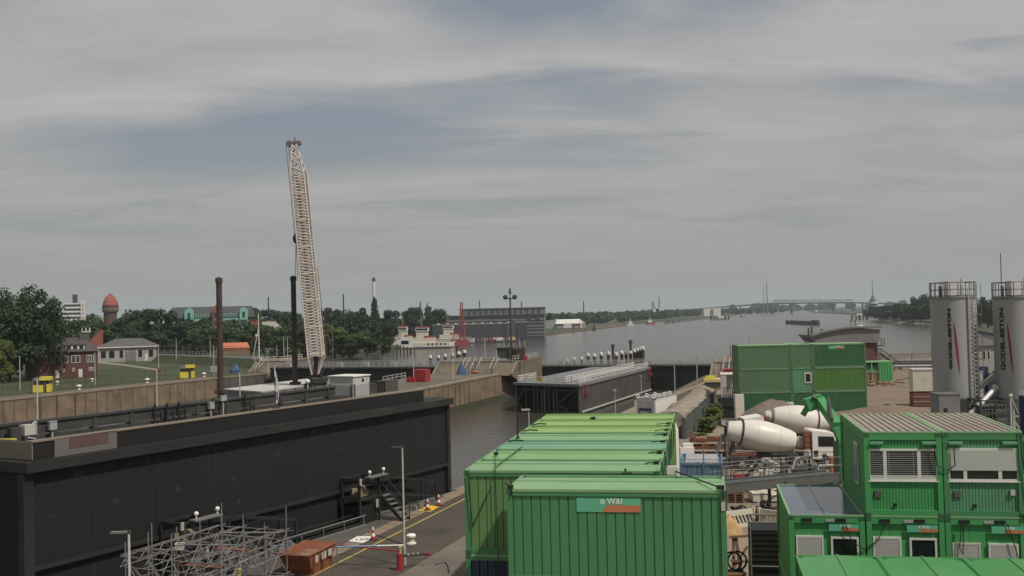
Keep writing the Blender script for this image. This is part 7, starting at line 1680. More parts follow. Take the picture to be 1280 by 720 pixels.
bk = thing('bank_piling', 'pale timber piling along the waterline of the right bank', 'piling', (0, 0, 0)); pa_, pb_ = at(1098, 399.5, WZ), at(1164, 404, WZ)
for k in range(30): p = pa_.lerp(pb_, k / 29); MB().tube((p.x, p.y, WZ - 1), (p.x, p.y, WZ + 1.8), 0.6, n=5).build('pile', M['timber'], bk)
MB().bar((pa_.x, pa_.y, WZ + 0.9), (pb_.x, pb_.y, WZ + 0.9), 0.8).build('waling', M['coping'], bk)

# ------------------------------------------------------------------ right hand yard
# control building with the curved roof
D = 226.0; s = D / FPX; cbp = Vector((atd(1012, 430, D).x, D, 0)); CB = thing('control_building', 'control building with a curved boat-like grey upper storey on a brick base', 'building', cbp, 0)
U_ = lambda px: (px - 1012) * s
zc2 = lambda px, py: atd(px, py, D).z
MB().box(U_(1077), U_(1098), 0.6, 8, 0, zc2(1088, 428)).build('brick_base', M['brick'], CB); MB().box(U_(1016), U_(1077), 2, 8, 0, zc2(1040, 429)).build('lower_wall', M['brick'], CB)
top = [(1014, 421.5), (1024, 417.5), (1036, 414.8), (1050, 412.2), (1064, 410.7), (1078, 410), (1102, 409.8)]
q = MB(); prof = [(U_(1020), zc2(1020, 428.5)), (U_(1098), zc2(1098, 428.3)), (U_(1101.5), zc2(1101, 412))] + [(U_(a), zc2(a, b)) for a, b in reversed(top[:-1])]
q.extr(prof, (0, 0, 0), (1, 0, 0), (0, 0, 1), (0, 1, 0), 9.0); q.build('upper_storey', M['mid_grey'], CB)
q = MB()
for a, b in zip(top, top[1:]): q.add([(U_(a[0]), -0.6, zc2(*a)), (U_(b[0]), -0.6, zc2(*b)), (U_(b[0]), 10, zc2(*b)), (U_(a[0]), 10, zc2(*a))] + [(U_(a[0]), -0.6, zc2(*a) + 0.42), (U_(b[0]), -0.6, zc2(*b) + 0.42), (U_(b[0]), 10, zc2(*b) + 0.42), (U_(a[0]), 10, zc2(*a) + 0.42)], [(3, 2, 1, 0), (4, 5, 6, 7), (0, 1, 5, 4), (2, 3, 7, 6), (1, 2, 6, 5), (3, 0, 4, 7)])
q.build('roof', M['grey_steel'], CB)
q = MB()
for k in range(16): a = top[0][0] + 3 + 5.0 * k; f = [i for i in range(6) if top[i][0] <= a <= top[i + 1][0]]; f = f[0] if f else 5; A_, B_ = top[f], top[min(f + 1, 6)]; y = A_[1] + (B_[1] - A_[1]) * (a - A_[0]) / max(1, B_[0] - A_[0]); q.box(U_(a), U_(a + 2.6), -0.66, -0.58, zc2(a, y) + 0.08, zc2(a, y) + 0.3)
q.build('roof_rib', M['mid_grey'], CB)
q = MB()
for z in (0.4, 0.9, 1.4): q.bar((U_(1099), -0.2, zc2(1100, 431.5) + z), (U_(1105), -0.2, zc2(1100, 431.5) + z), 0.09)
for px in (1101, 1105): q.bar((U_(px), -0.2, zc2(1100, 431.5)), (U_(px), -0.2, zc2(1100, 431.5) + 1.5), 0.1)
q.box(U_(1098.5), U_(1105.5), -0.3, 2, zc2(1100, 431.5) - 0.2, zc2(1100, 431.5)); q.build('balcony', M['dark_steel'], CB)
q = MB()
for px, y in ((1014.5, 410), (1018.5, 408.5)): q.tube((U_(px), 2, zc2(px, 419.5)), (U_(px), 2, zc2(px, y)), 0.2, n=6)
q.build('vent_pipe', M['dark_steel'], CB); q = MB()
for px, y in ((1070, 399), (1075.5, 400)): q.tube((U_(px), 3, zc2(px, 411)), (U_(px), 3, zc2(px, y)), 0.09, n=5)
q.bar((U_(1068), 3, zc2(1070, 402)), (U_(1077), 3, zc2(1070, 402)), 0.08); q.build('aerial', M['dark_steel'], CB); MB().sphere((U_(1082), 3, zc2(1082, 409.6)), 0.8, 12, 6, 0.7).build('dome', M['far_white'], CB, True); MB().cbox((U_(1033), 3, zc2(1033, 415.5)), (0.5, 0.5, 0.7)).build('roof_vent', M['dark_steel'], CB)
# quay rails, pipes and steps
fence('long dark railing along the canal quay left of the first silo', [at(1112, 450.5), at(1168, 449.5)], 1.35, 5.5, 'dark_steel', (0.98, 0.0), 0, 0.06)
for i, (y, h, m, lab) in enumerate(((455.5, 0.7, 'mid_grey', 'upper grey pipeline along the canal quay'), (459.0, 0.7, 'dark_steel', 'dark middle pipeline along the canal quay'), (463, 0.8, 'light_grey', 'lower pale pipeline along the canal quay'))):
    a, b = at(1118, y), at(1172, y - 0.6); t = thing('pipeline', lab, 'pipeline', a); v = b - a
    MB().tube((0, 0, h), (v.x, v.y, h), 0.25, n=8).build('pipe', M[m], t, True); q = MB()
    for k in range(7): q.bar((v.x * k / 6, v.y * k / 6, 0), (v.x * k / 6, v.y * k / 6, h), 0.14)
    q.build('support', M['dark_steel'], t)
a = at(1127, 461); t = thing('quay_stairs', 'steep dark steel stairs at the canal quay right of the brick base', 'stairs', a); q = MB()
for k in range(9): q.box(-3.9 + 0.43 * (8 - k), -3.4 + 0.43 * (8 - k), 0, 1.1, 0.36 * k, 0.36 * k + 0.08)
q.build('step', M['dark_steel'], t); q = MB()
for yy in (0, 1.1): q.bar((-3.9, yy, 3.1), (0, yy, 0), 0.12, 0.25); q.bar((-3.9, yy, 4.1), (0, yy, 1), 0.09); q.bar((0, yy, 0), (0, yy, 1), 0.09); q.bar((-3.9, yy, 0), (-3.9, yy, 4.1), 0.12)
q.box(-5.5, -3.9, 0, 1.1, 3.05, 3.15); q.build('stringer', M['dark_steel'], t)
# far green container stack, three tiers
fs0 = Vector((26.35, 119.5, 0)); FH = 2.74
cols = [(0.0, 6.06, 'A'), (6.10, 2.44, 'B'), (8.58, 6.06, 'C')]
spec = {('A', 2): ('green_g', 'muted green container, top left of the far green stack'), ('A', 1): ('green_g', 'muted green container, middle left of the far green stack'), ('A', 0): ('green_f', 'dark green container, bottom left of the far green stack behind the gravel'),
        ('B', 2): ('green_g', 'narrow end-on container, top middle of the far green stack'), ('B', 1): ('green_d', 'narrow end-on container with a small white framed window in the far green stack'), ('B', 0): ('green_f', 'narrow dark container, bottom middle of the far green stack'),
        ('C', 2): ('green_f', 'dark green container with a small sign, top right of the far green stack'), ('C', 1): ('green_h', 'grass green container, middle right of the far green stack'), ('C', 0): ('green_f', 'dark green container, bottom right of the far green stack behind the loader boom')}
FYZ = -R(3.5); FRT = Vector((cos(FYZ), sin(FYZ), 0))
for u, w, c in cols:
    for k in range(3):
        bd, lab = spec[(c, k)]; p = fs0 + FRT * u; p.z = FH * k
        t = site_container(lab, p, FYZ, L_=w, W_=6.06 if w < 3 else 2.44 * 2, H_=FH - 0.01, body=bd, roof='roof_green', group='containers in the far green stack', pitch=0.27, frame='green_g')
        if c == 'C' and k == 2: sign_board(t, 1.85, 0.045, FH - 0.25, 1.8, 0.36)
        if c == 'B' and k == 1:
            f = MB().box(1.45, 2.25, -0.03, 0.05, 0.95, 2.15).build('window', M['frame_white'], t); MB().box(1.57, 2.13, -0.045, -0.025, 1.1, 2.03).build('pane', M['glass'], f)
# gravel pile, blocks
def mound(name, label, p, rx, ry, h, m, seed, cat, n=20):
    q = MB(); g = random.Random(seed); vs = []; R_ = 9
    for j in range(R_ + 1):
        r = j / R_
        for i in range(n): a = 2 * pi * i / n; k = 1 + 0.12 * sin(3 * a + seed) + g.uniform(-.05, .05); vs.append((rx * r * cos(a) * k, ry * r * sin(a) * k, h * (1 - r ** 1.5) * (0.94 + 0.1 * g.random()) - 0.06 * (j == R_)))
    q.add(vs, [(j * n + i, (j + 1) * n + i, (j + 1) * n + (i + 1) % n, j * n + (i + 1) % n) for j in range(R_) for i in range(n)])
    return tag(q.build(name, M[m], loc=p, smooth=True), label, cat)
gp_ = at(967, 531); mound('gravel_pile', 'brown gravel heap in front of the far green stack behind the mixer trucks', gp_, 5.2, 3.6, 2.75, 'gravel', 3, 'gravel heap')
for i, (px, py, w, h, lab) in enumerate(((937, 531, 1.0, 2.9, 'tall pale concrete block left of the gravel heap'), (1001, 530, 1.1, 1.9, 'pale concrete block right behind the gravel heap'))):
    p = at(px, py) + Vector((0, 4.5, 0)); tag(MB().box(-w / 2, w / 2, 0, 0.8, 0, h).box(-w / 2 - 0.02, w / 2 + 0.02, -0.02, 0.82, h * 0.48, h * 0.5).build('concrete_block', M['cream'], loc=p), lab, 'concrete block')
mound('sand_pile', 'wide low sand heap in front of the beige container', at(1112, 522), 8, 5, 1.4, 'sand', 5, 'sand heap')
mound('sand_pile', 'second low sand heap right behind the corrugated office roof', at(1150, 524), 6, 4, 0.9, 'sand', 8, 'sand heap')
# loader crane with the green boom
ka, kb, kc = atd(1013, 503, 72), atd(1024, 500, 72), atd(1047, 533, 68); base = Vector((atd(1056, 560, 68).x, 68, 0))
GC = thing('loader_crane', 'green articulated loader boom reaching up behind the office block', 'loader crane', base); lc = lambda p: p - base
q = MB(); q.bar(lc(kb), lc(kc), 0.55, 0.6); q.bar(lc(kc), (0.0, 0, 3.4), 0.6, 0.7); q.build('main_boom', M['green_e'], GC); q = MB(); q.bar(lc(ka) + Vector((-0.3, 0, -0.2)), lc(kb) + Vector((0.2, 0, 0)), 0.7, 0.9); q.bar(lc(ka), lc(ka) + Vector((-0.5, 0.2, -0.9)), 0.4); q.build('stick', M['green_e'], GC)
q = MB(); q.tube(lc(kb) + Vector((0.5, -0.4, 0.1)), lc(kc) + Vector((-0.5, -0.4, 0.5)), 0.12); q.tube(lc(ka) + Vector((0, -0.4, 0.4)), lc(kb) + Vector((0.8, -0.35, -0.4)), 0.1); q.build('hydraulic_ram', M['dark_steel'], GC)
MB().cbox((0, 0, 0), (2.4, 2.4, 1.2)).cbox((0, 0, 1.2), (1.2, 1.2, 2.4)).build('pedestal', M['green_f'], GC); MB().cbox((0.8, -0.4, 1.2), (1.2, 1.2, 1.6)).build('cab', M['dim_glass'], GC)
# concrete mixer trucks
def mixer(label, drum_rear, drum_front, y, flip, rmax, cab_px):
    """drum axis endpoints as measured pixels at depth y"""
    A_, B_ = atd(*drum_rear, y), atd(*drum_front, y); s_ = 1 if B_.x > A_.x else -1
    t = thing('mixer_truck', label, 'mixer truck', (A_.x, y, 0), 0); o = Vector((A_.x, y, 0)); a, b = A_ - o, B_ - o
    ax = (b - a).normalized(); L_ = (b - a).length; Mx = Matrix.Translation(a) @ ax.to_track_quat('Z', 'Y').to_matrix().to_4x4()
    pr = [(0.50 * rmax, -0.05), (0.60 * rmax, 0.0), (0.74 * rmax, 0.13), (0.93 * rmax, 0.30), (rmax, 0.40), (rmax, 0.55), (0.90 * rmax, 0.74), (0.74 * rmax, 0.92), (0.62 * rmax, 1.0), (0.2 * rmax, 1.02), (0.001, 1.03)]
    MB().lathe([(r, z * L_) for r, z in pr], 28, Mx).build('drum', M['drum_white'], t, True)
    MB().lathe([(0.775 * rmax + .02, 0.155 * L_), (0.83 * rmax + .03, 0.165 * L_), (0.83 * rmax + .03, 0.185 * L_), (0.77 * rmax + .02, 0.19 * L_)], 28, Mx).build('drum_ring', M['timber'], t, True)
    for f_, rr_ in ((0.40, 1.0), (0.74, 0.9)): MB().lathe([(rr_ * rmax + .004, (f_ - .004) * L_), (rr_ * rmax + .012, f_ * L_), (rr_ * rmax + .004, (f_ + .004) * L_)], 28, Mx).build('drum_seam', M['cream'], t, True)
    MB().lathe([(0.3 * rmax, 1.03 * L_), (0.45 * rmax, 1.06 * L_), (0.4 * rmax, 1.16 * L_), (0.15 * rmax, 1.18 * L_), (0.001, 1.18 * L_)], 16, Mx).build('gearbox', M['off_white'], t, True)
    q = MB(); q.lathe([(0.62 * rmax, -0.16 * L_), (0.5 * rmax, -0.03 * L_), (0.36 * rmax, -0.01 * L_)], 10, Mx, 0.2, 2.6); q.bar(a + Vector((-0.5 * s_, 0, -0.3)), a + Vector((-1.0 * s_, 0, -1.6)), 0.5, 0.2); q.bar(a + Vector((-0.2 * s_, -0.5, 0.9)), a + Vector((-0.3 * s_, -0.5, -2.0)), 0.12); q.bar(a + Vector((-0.2 * s_, 0.5, 0.9)), a + Vector((-0.3 * s_, 0.5, -2.0)), 0.12); q.build('hopper', M['mid_grey'], t)
    q = MB()
    for yy in (-0.45, 0.45): q.bar((-0.4 * s_, yy, 1.05), ((L_ + 2.9) * s_, yy, 1.05), 0.14, 0.28)
    for f in (0.05, 0.95): q.bar((L_ * f * s_, -0.6, 1.1), (L_ * f * s_, 0, 1.1 + (1.4 if f < 0.5 else 0.8)), 0.2); q.bar((L_ * f * s_, 0.6, 1.1), (L_ * f * s_, 0, 1.1 + (1.4 if f < 0.5 else 0.8)), 0.2)
    q.build('chassis', M['dark_steel'], t)
    for f in (0.12, 0.36, None, None):
        pass
    for xx in (0.7, 2.0, L_ + 0.0, L_ + 2.2):
        for yy in (-1.15, 1.15):
            Mw = Matrix.Translation((xx * s_, yy, 0.5)) @ Matrix.Rotation(R(90), 4, 'X'); w = MB().lathe([(0.001, -0.15), (0.32, -0.15), (0.48, -0.16), (0.52, -0.08), (0.52, 0.08), (0.48, 0.16), (0.32, 0.15), (0.001, 0.15)], 16, Mw).build('wheel', M['rubber'], t, True)
            MB().lathe([(0.001, -0.17), (0.24, -0.17), (0.26, 0.17), (0.001, 0.17)], 12, Mw).build('rim', M['light_grey'], w, True)
    c0, c1 = L_ + 1.05, L_ + 3.0
    q = MB(); prof = [(c0, 0.75), (c1, 0.75), (c1 + 0.05, 1.7), (c1 - 0.22, 2.75), (c0 + 0.1, 2.98), (c0, 2.9)]; q.extr([(x * s_, z) for x, z in prof], (0, -1.15, 0), (1, 0, 0), (0, 0, 1), (0, 1, 0), 2.3); cab = q.build('cab', M['white'], t)
    for yy in (-1.17, 1.15): MB().extr([(x * s_, z) for x, z in [(c0 + 0.45, 1.75), (c1 - 0.12, 1.72), (c1 - 0.32, 2.5), (c0 + 0.45, 2.55)]], (0, yy, 0), (1, 0, 0), (0, 0, 1), (0, 1, 0), 0.02).build('side_window', M['glass'], cab)
    MB().add([((c1 + 0.055) * s_, -1.0, 1.75), ((c1 + 0.055) * s_, 1.0, 1.75), ((c1 - 0.17) * s_, 1.0, 2.68), ((c1 - 0.17) * s_, -1.0, 2.68)], [(0, 1, 2, 3) if s_ > 0 else (3, 2, 1, 0)]).build('windscreen', M['glass'], cab)
    MB().box((c0 + 0.1) * s_, (c0 + 0.4) * s_, -1.19, -1.155, 1.0, 1.45).box((c0 + 0.75) * s_, (c0 + 1.05) * s_, -1.19, -1.155, 0.9, 1.2).build('step', M['black'], cab); MB().box((c1 - 0.05) * s_, (c1 + 0.1) * s_, -1.35, -1.2, 1.7, 2.25).build('mirror', M['black'], cab)
    q = MB(); q.box((L_ + 0.55) * s_, (L_ + 0.95) * s_, -1.0, -0.3, 1.2, 2.9)
    for k in range(4): q.box((L_ + 0.5) * s_, (L_ + 1.0) * s_, -1.03, -1.0, 1.3 + 0.42 * k, 1.5 + 0.42 * k)
    q.build('water_tank', M['rust'], t); MB().tube(((L_ + 0.6) * s_, -1.15, 0.9), ((L_ + 0.6) * s_, -1.15, 1.5), 0.3).build('fuel_tank', M['alu'], t, True)
    return t
mixer('white concrete mixer truck nearest the office block, cab facing right', (911.5, 538), (992, 552.5), 80.5, False, 1.22, None)
mixer('white concrete mixer truck behind the nearer one, its drum opening towards the loader boom', (1031, 528), (966, 521.5) , 92, True, 1.3, None)
# small white pickup-like cab at the left of the gravel is part of the rear truck
# steel frames stack, blue skip, white column
p = at(861, 568) ; p = Vector((atd(862, 560, 83).x, 83, 0)); sf_ = thing('steel_frame_stack', 'stack of red brown steel frames left of the near mixer truck', 'steel frames', p, YZ); q = MB()
for k in range(4):
    z = 0.15 + 0.62 * k
    for yy in (0, 1.6): q.bar((0, yy, z), (3.3, yy, z), 0.18, 0.22)
    for xx in (0.1, 1.1, 2.2, 3.2): q.bar((xx, 0, z), (xx, 1.6, z), 0.16)
for xx in (0.15, 3.1):
    for yy in (0, 1.6): q.bar((xx, yy, 0), (xx, yy, 2.5), 0.18)
q.build('frame', M['rust'], sf_); MB().box(0.5, 1.4, 0.2, 1.3, 2.1, 2.16).build('plank', M['wood'], sf_)
p = Vector((atd(851, 580, 71).x, 71, 0)); bs_ = thing('blue_skip', 'blue container with a grey lid behind the nearest green roof', 'skip', p, YZ); w, dd = 2.85, 4.6
MB().corr((0.05, 0.05, 0.1), (1, 0, 0), (0, -1, 0), w - 0.1, 1.75, 0.36, 0.05).box(0.06, w - 0.06, 0.06, dd, 0.1, 1.85).build('body', M['blue'], bs_); q = MB(); q.box(0.3, w - 0.3, 0.2, dd - 0.3, 1.86, 2.02); q.build('lid', M['light_grey'], bs_); q = MB()
for x in (0.02, w - 0.02): q.bar((x, 0, 0), (x, 0, 1.95), 0.14); q.bar((x, dd, 0), (x, dd, 1.95), 0.14); q.bar((x, 0, 1.92), (x, dd, 1.92), 0.14)
for y in (0, dd): q.bar((0, y, 1.92), (w, y, 1.92), 0.14)
q.bar((w * 0.55, -0.04, 0), (w * 0.55, -0.04, 2.9), 0.08); q.build('rim', M['blue'], bs_)
fence('wire mesh fence panel in front of the blue container', [tuple(Vector((atd(850, 590, 66).x, 66, 0))), tuple(Vector((atd(907, 590, 65.4).x, 65.4, 0)))], 3.0, 3.1, 'grey_steel', (0.99, 0.66, 0.33, 0.02), 0.22, 0.022)
p = Vector((atd(845.5, 560, 66).x, 66.5, 0)); tag(MB().tube((0, 0, 0), (0, 0, 4.9), 0.24, n=10).tube((0, 0, 4.9), (0, 0, 5.3), 0.2, 0.1, 10).cbox((0, 0, 0), (0.7, 0.7, 0.15)).build('white_column', M['white'], loc=p, smooth=True), 'white plastic column standing right behind the seven-row stack', 'column')
p = Vector((atd(853, 557, 84).x, 82, 0)); tag(MB().cbox((0, 0, 0), (1.1, 0.8, 1.6)).cbox((0.1, 0, 1.6), (0.8, 0.6, 0.3)).build('white_tank', M['white'], loc=p), 'small white tank left of the red brown steel frames', 'tank')
# fenced machinery yard
fence('dark pipe railing in front of the near mixer truck', [tuple(Vector((atd(908, 590, 74).x, 74, 0))), tuple(Vector((atd(1046, 590, 72.5).x, 72.5, 0)))], 2.3, 1.9, 'dark_steel', (0.99, 0.75, 0.5, 0.25), 0, 0.03)
fence('galvanised mesh panel beside the near mixer hopper', [tuple(Vector((atd(908, 580, 77).x, 77, 0))), tuple(Vector((atd(935, 580, 77).x, 77, 0)))], 2.9, 1.7, 'grey_steel', (0.99, 0.5, 0.02), 0.2, 0.022)
PM = thing('concrete_pump', 'cream concrete pump with hoses and pipes below the mixer drum', 'pump', Vector((atd(935, 600, 70).x, 70, 0)), -R(4))
MB().cbox((1.8, 0.6, 0.6), (2.6, 1.2, 0.8)).cbox((5.2, 0.8, 0.5), (2.0, 1.0, 0.5)).build('housing', M['cream'], PM); q = MB()
for z, y in ((1.75, 0.2), (0.75, -0.5)): q.tube((0.2, y, z), (6.0, y, z), 0.09)
q.path([(0.2, 0, 0.4), (0.5, 0, 1.7), (1.2, 0, 2.3), (2.0, 0, 1.9)], 0.1, 7); q.path([(3.0, 0, 1.6), (3.3, 0.1, 2.3), (4.3, 0, 2.4), (4.9, 0, 1.2)], 0.08, 7); q.build('pipe', M['off_white'], PM, True); q = MB()
for x in (0.0, 2.2, 4.1, 6.2): q.bar((x, -0.3, 0), (x, -0.3, 2.4), 0.1); q.bar((x, -0.3, 1.2), (x + 0.9, -0.3, 2.3), 0.07)
q.path([(-0.3, -0.3, 0.2), (0.0, -0.3, 1.4), (0.7, -0.3, 2.2), (1.2, -0.2, 2.0), (0.9, -0.3, 0.6)], 0.07, 6); q.build('hose', M['rubber'], PM); MB().cbox((3.6, 0.2, 0), (1.2, 0.8, 1.5)).cbox((2.4, -0.3, 1.0), (0.5, 0.4, 0.9)).build('motor', M['dark_steel'], PM)
MB().tube((6.75, -0.2, 0), (6.75, -0.2, 2.3), 0.42, n=14).build('silencer', M['off_white'], PM, True)
rng = random.Random(12)
for i, (px, d, w, h, m, lab) in enumerate(((916, 69, 1.3, 0.9, 'light_grey', 'pale grey equipment case at the left of the concrete pump'), (925, 72, 0.9, 0.8, 'red_dull', 'dull red toolbox left of the concrete pump'), (958, 67, 2.2, 0.5, 'cream', 'long cream pallet load in front of the concrete pump'), (992, 68, 0.8, 1.1, 'mid_grey', 'grey drum cabinet right of the concrete pump'), (1008, 69, 1.0, 0.7, 'cream', 'cream crate near the mixer cab'), (1032, 70, 1.3, 0.8, 'rust', 'rusty crate beside the office block wall'), (1044, 74, 0.7, 1.6, 'orange', 'orange gas cage beside the mixer cab'))):
    q = MB(); q.cbox((0, 0, 0.1), (w, w * 0.7, h)); q.cbox((0, 0, 0.1 + h), (w * 1.04, w * 0.74, 0.06)); q.cbox((-w * 0.35, 0, 0), (0.12, w * 0.7, 0.1)); q.cbox((w * 0.35, 0, 0), (0.12, w * 0.7, 0.1)); tag(q.build('equipment_case', M[m], loc=Vector((atd(px, 590, d).x, d, 0))), lab, 'case')
q = MB()
for k in range(16): a = Vector((rng.uniform(-2.2, 2.2), rng.uniform(-0.8, 0.8), rng.uniform(0.1, 1.0))); b = a + Vector((rng.uniform(-1.8, 1.8), rng.uniform(-0.6, 0.6), rng.uniform(-0.3, 0.5))); b.z = max(0.06, b.z); q.tube(a, b, rng.choice((0.05, 0.06, 0.08)), n=6)
tag(q.build('pipe_heap', M['cream'], loc=Vector((atd(1008, 600, 66).x, 66, 0))), 'loose heap of pale pipes and bars behind the grey gangway', 'pipes')
q = MB()
for k in range(14): a = Vector((rng.uniform(-1.5, 1.8), rng.uniform(-0.6, 0.6), rng.uniform(0.1, 1.4))); b = a + Vector((rng.uniform(-1.2, 1.2), rng.uniform(-0.5, 0.5), rng.uniform(-0.8, 0.6))); b.z = max(0.06, b.z); q.bar(a, b, rng.choice((0.06, 0.1, 0.14)))
tag(q.build('scrap_heap', M['dark_steel'], loc=Vector((atd(1026, 600, 71).x, 71, 0))), 'dark steel scrap below the mixer truck cab', 'scrap')
rng = random.Random(31)
for i, (px, d, kind, m, lab) in enumerate(((912, 71, 'tubes', 'galv', 'bundle of grey tubes lying left of the concrete pump'), (947, 73.5, 'tubes', 'rust', 'bundle of rusty tubes behind the concrete pump'), (975, 66.5, 'pallet', 'pale_wood', 'empty pale pallets stacked in front of the concrete pump'), (1000, 71.5, 'drums', 'off_white', 'group of white plastic drums under the mixer drum'), (1022, 67.5, 'tubes', 'cream', 'bundle of cream pipes near the office block wall'), (1038, 67, 'pallet', 'timber', 'dark pallets stacked against the office block'), (918, 66.5, 'pallet', 'wood', 'brown pallets behind the blue container'), (986, 74, 'frame', 'dark_steel', 'dark steel trestle frame under the near mixer drum'), (962, 70.5, 'frame', 'grey_steel', 'grey trestle frame left of the white drums'), (1016, 75, 'drums', 'mid_grey', 'grey drums below the mixer truck cab'), (930, 74.5, 'frame', 'rust', 'rusty trestle frame below the mixer hopper'))):
    q = MB()
    if kind == 'tubes':
        for k in range(9): y, z = 0.14 * (k % 3), 0.1 + 0.13 * (k // 3); q.tube((-1.2 + rng.uniform(-.2, .2), y, z), (1.2 + rng.uniform(-.2, .2), y, z), 0.06, n=7)
        for x in (-0.8, 0.8): q.box(x - 0.06, x + 0.06, -0.12, 0.42, 0, 0.05)
    elif kind == 'pallet':
        for k in range(5):
            z = 0.15 * k
            for x in (-0.5, 0, 0.5): q.box(x - 0.07, x + 0.07, 0, 0.8, z, z + 0.1)
            for y in range(5): q.box(-0.6, 0.6, 0.17 * y, 0.17 * y + 0.11, z + 0.1, z + 0.125)
    elif kind == 'drums':
        for k in range(4): x, y = 0.62 * (k % 2), 0.62 * (k // 2); q.lathe([(0.001, 0), (0.28, 0), (0.29, 0.3), (0.28, 0.31), (0.29, 0.6), (0.27, 0.88), (0.001, 0.9)], 14, Matrix.Translation((x, y, 0)))
    else:
        for y in (0, 0.9):
            for x in (-1, 1): q.bar((x, y, 0), (x * 0.8, y, 1.9), 0.1)
            q.bar((-0.85, y, 1.9), (0.85, y, 1.9), 0.12); q.bar((-1, y, 0.3), (0.8, y, 1.8), 0.06)
        for x in (-0.8, 0.8): q.bar((x, 0, 1.9), (x, 0.9, 1.9), 0.1)
    nm = {'tubes': 'tube_bundle', 'pallet': 'pallet_stack', 'drums': 'drum_group', 'frame': 'steel_trestle'}[kind]
    o = q.build(nm, M[m], loc=Vector((atd(px, 590, d).x, d, 0))); o.rotation_euler.z = rng.uniform(-.3, .3); tag(o, lab, {'tubes': 'tubes', 'pallet': 'pallets', 'drums': 'drums', 'frame': 'trestle'}[kind])
# grey gangway
g0, g1 = atd(903, 606, 59), atd(1052, 592, 64); GW_ = thing('steel_gangway', 'long grey steel gangway running behind the puddled office roof', 'gangway', (g0.x, g0.y, 0)); v = g1 - g0; z0 = g0.z
e1 = Vector((v.x, v.y, 0)).normalized(); pn_ = Vector((-e1.y, e1.x, 0)); q = MB()
for o_ in (0, 1.3): a = pn_ * o_; q.bar(a + Vector((0, 0, z0 - 0.25)), a + Vector((v.x, v.y, g1.z - 0.25)), 0.1, 0.5); q.bar(a + Vector((0, 0, z0 + 0.05)), a + Vector((v.x, v.y, g1.z + 0.05)), 0.14, 0.06)
q.build('girder', M['girder'], GW_); a = pn_ * 0.65; q = MB(); q.bar(a + Vector((0, 0, z0 - 0.05)), a + Vector((v.x, v.y, g1.z - 0.05)), 1.2, 0.08); q.build('deck', M['girder'], GW_); q = MB()
for o_ in (0, 1.3):
    for h in (0.55, 1.05): q.tube(pn_ * o_ + Vector((0, 0, z0 + h)), pn_ * o_ + Vector((v.x, v.y, g1.z + h)), 0.028, n=6)
    for k in range(7): f = k / 6; q.tube(pn_ * o_ + Vector((v.x * f, v.y * f, z0 + (g1.z - z0) * f)), pn_ * o_ + Vector((v.x * f, v.y * f, z0 + (g1.z - z0) * f + 1.05)), 0.028, n=6)
q.build('railing', M['grey_steel'], GW_); q = MB()
for f in (0.02, 0.5, 0.98):
    for o_ in (0, 1.3): MB().bar(pn_ * o_ + Vector((v.x * f, v.y * f, 0)), pn_ * o_ + Vector((v.x * f, v.y * f, z0 - 0.3)), 0.16).build('support_leg', M['dark_steel'], GW_)
# black hose heaps, barriers, sack, trestle, tank cage
def hose_heap(label, px, d, n, rx, seed):
    g = random.Random(seed); q = MB()
    for k in range(n):
        c = Vector((g.uniform(-rx, rx), g.uniform(-.4, .4), g.uniform(0.15, 0.75))); r_ = g.uniform(0.3, 0.55); tx, ty = g.uniform(-.9, .9), g.uniform(-.9, .9); pts = []
        for i in range(11): a = 2 * pi * i / 10; p = Vector((cos(a) * r_, sin(a) * r_, 0)); p.rotate(Matrix.Rotation(tx, 3, 'X')); p.rotate(Matrix.Rotation(ty + 1.2, 3, 'Y')); p = p + c; p.z = max(0.05, p.z); pts.append(p)
        q.path(pts, 0.055, 6)
    return tag(q.build('hose_coil', M['rubber'], loc=Vector((atd(px, 625, d).x, d, 0)), smooth=True), label, 'hose')
hose_heap('black hose coils heaped under the left half of the grey gangway', 932, 60, 14, 0.5, 1); hose_heap('black hoses and fittings heaped under the right half of the grey gangway', 960, 61, 16, 1.0, 2)
a, b, c = at(905, 662), at(944, 657), at(975, 661); 
def slat_barrier(label, p, q_, slanted):
    p, q_ = Vector(p), Vector(q_); v = q_ - p; ln = v.length; t = thing('slotted_barrier', label, 'barrier', p, atan2(v.y, v.x)); m = MB(); h = 1.0
    m.box(0, ln, 0, 0.12, 0, 0.22); m.box(0, ln, 0, 0.12, h - 0.3, h); n = int(ln / 0.22)
    for k in range(n + 1):
        x = ln * k / n; sx = 0.22 if slanted else 0
        m.add([(x - 0.045, 0, h - 0.3), (x + 0.045, 0, h - 0.3), (x + 0.045 + sx, 0, 0.22), (x - 0.045 + sx, 0, 0.22), (x - 0.045, 0.12, h - 0.3), (x + 0.045, 0.12, h - 0.3), (x + 0.045 + sx, 0.12, 0.22), (x - 0.045 + sx, 0.12, 0.22)], [(3, 2, 1, 0), (4, 5, 6, 7), (1, 2, 6, 5), (3, 0, 4, 7)])
    m.build('panel', M['pale_wood'] if False else M['cream'], t); m = MB()
    for x in (0.05, ln - 0.05): m.box(x - 0.07, x + 0.07, -0.06, 0.18, 0, h + 0.06)
    m.build('post', M['pale_wood'], t); return t
slat_barrier('cream barrier panel with slanted slots beside the nearest container', a, b, True); slat_barrier('cream barrier panel with upright slots left of the office block', b + (c - b) * 0.12, c, False)
mound('straw_sack', 'straw coloured sack heap right of the nearest container', Vector((atd(913, 640, 57).x, 57.5, 0)), 0.75, 0.7, 1.05, 'straw', 2, 'sack', 14)
mound('sand_pile', 'small sand heap behind the slotted barriers', Vector((atd(945, 640, 60).x, 61, 0)), 2.6, 1.5, 0.5, 'sand', 9, 'sand heap', 14)
p = Vector((atd(938.5, 690, 44.5).x, 44.5, 0)); tc_ = thing('tank_cage', 'tall black tank inside a pipe frame left of the office block', 'tank', p, YZ); hh = 3.35
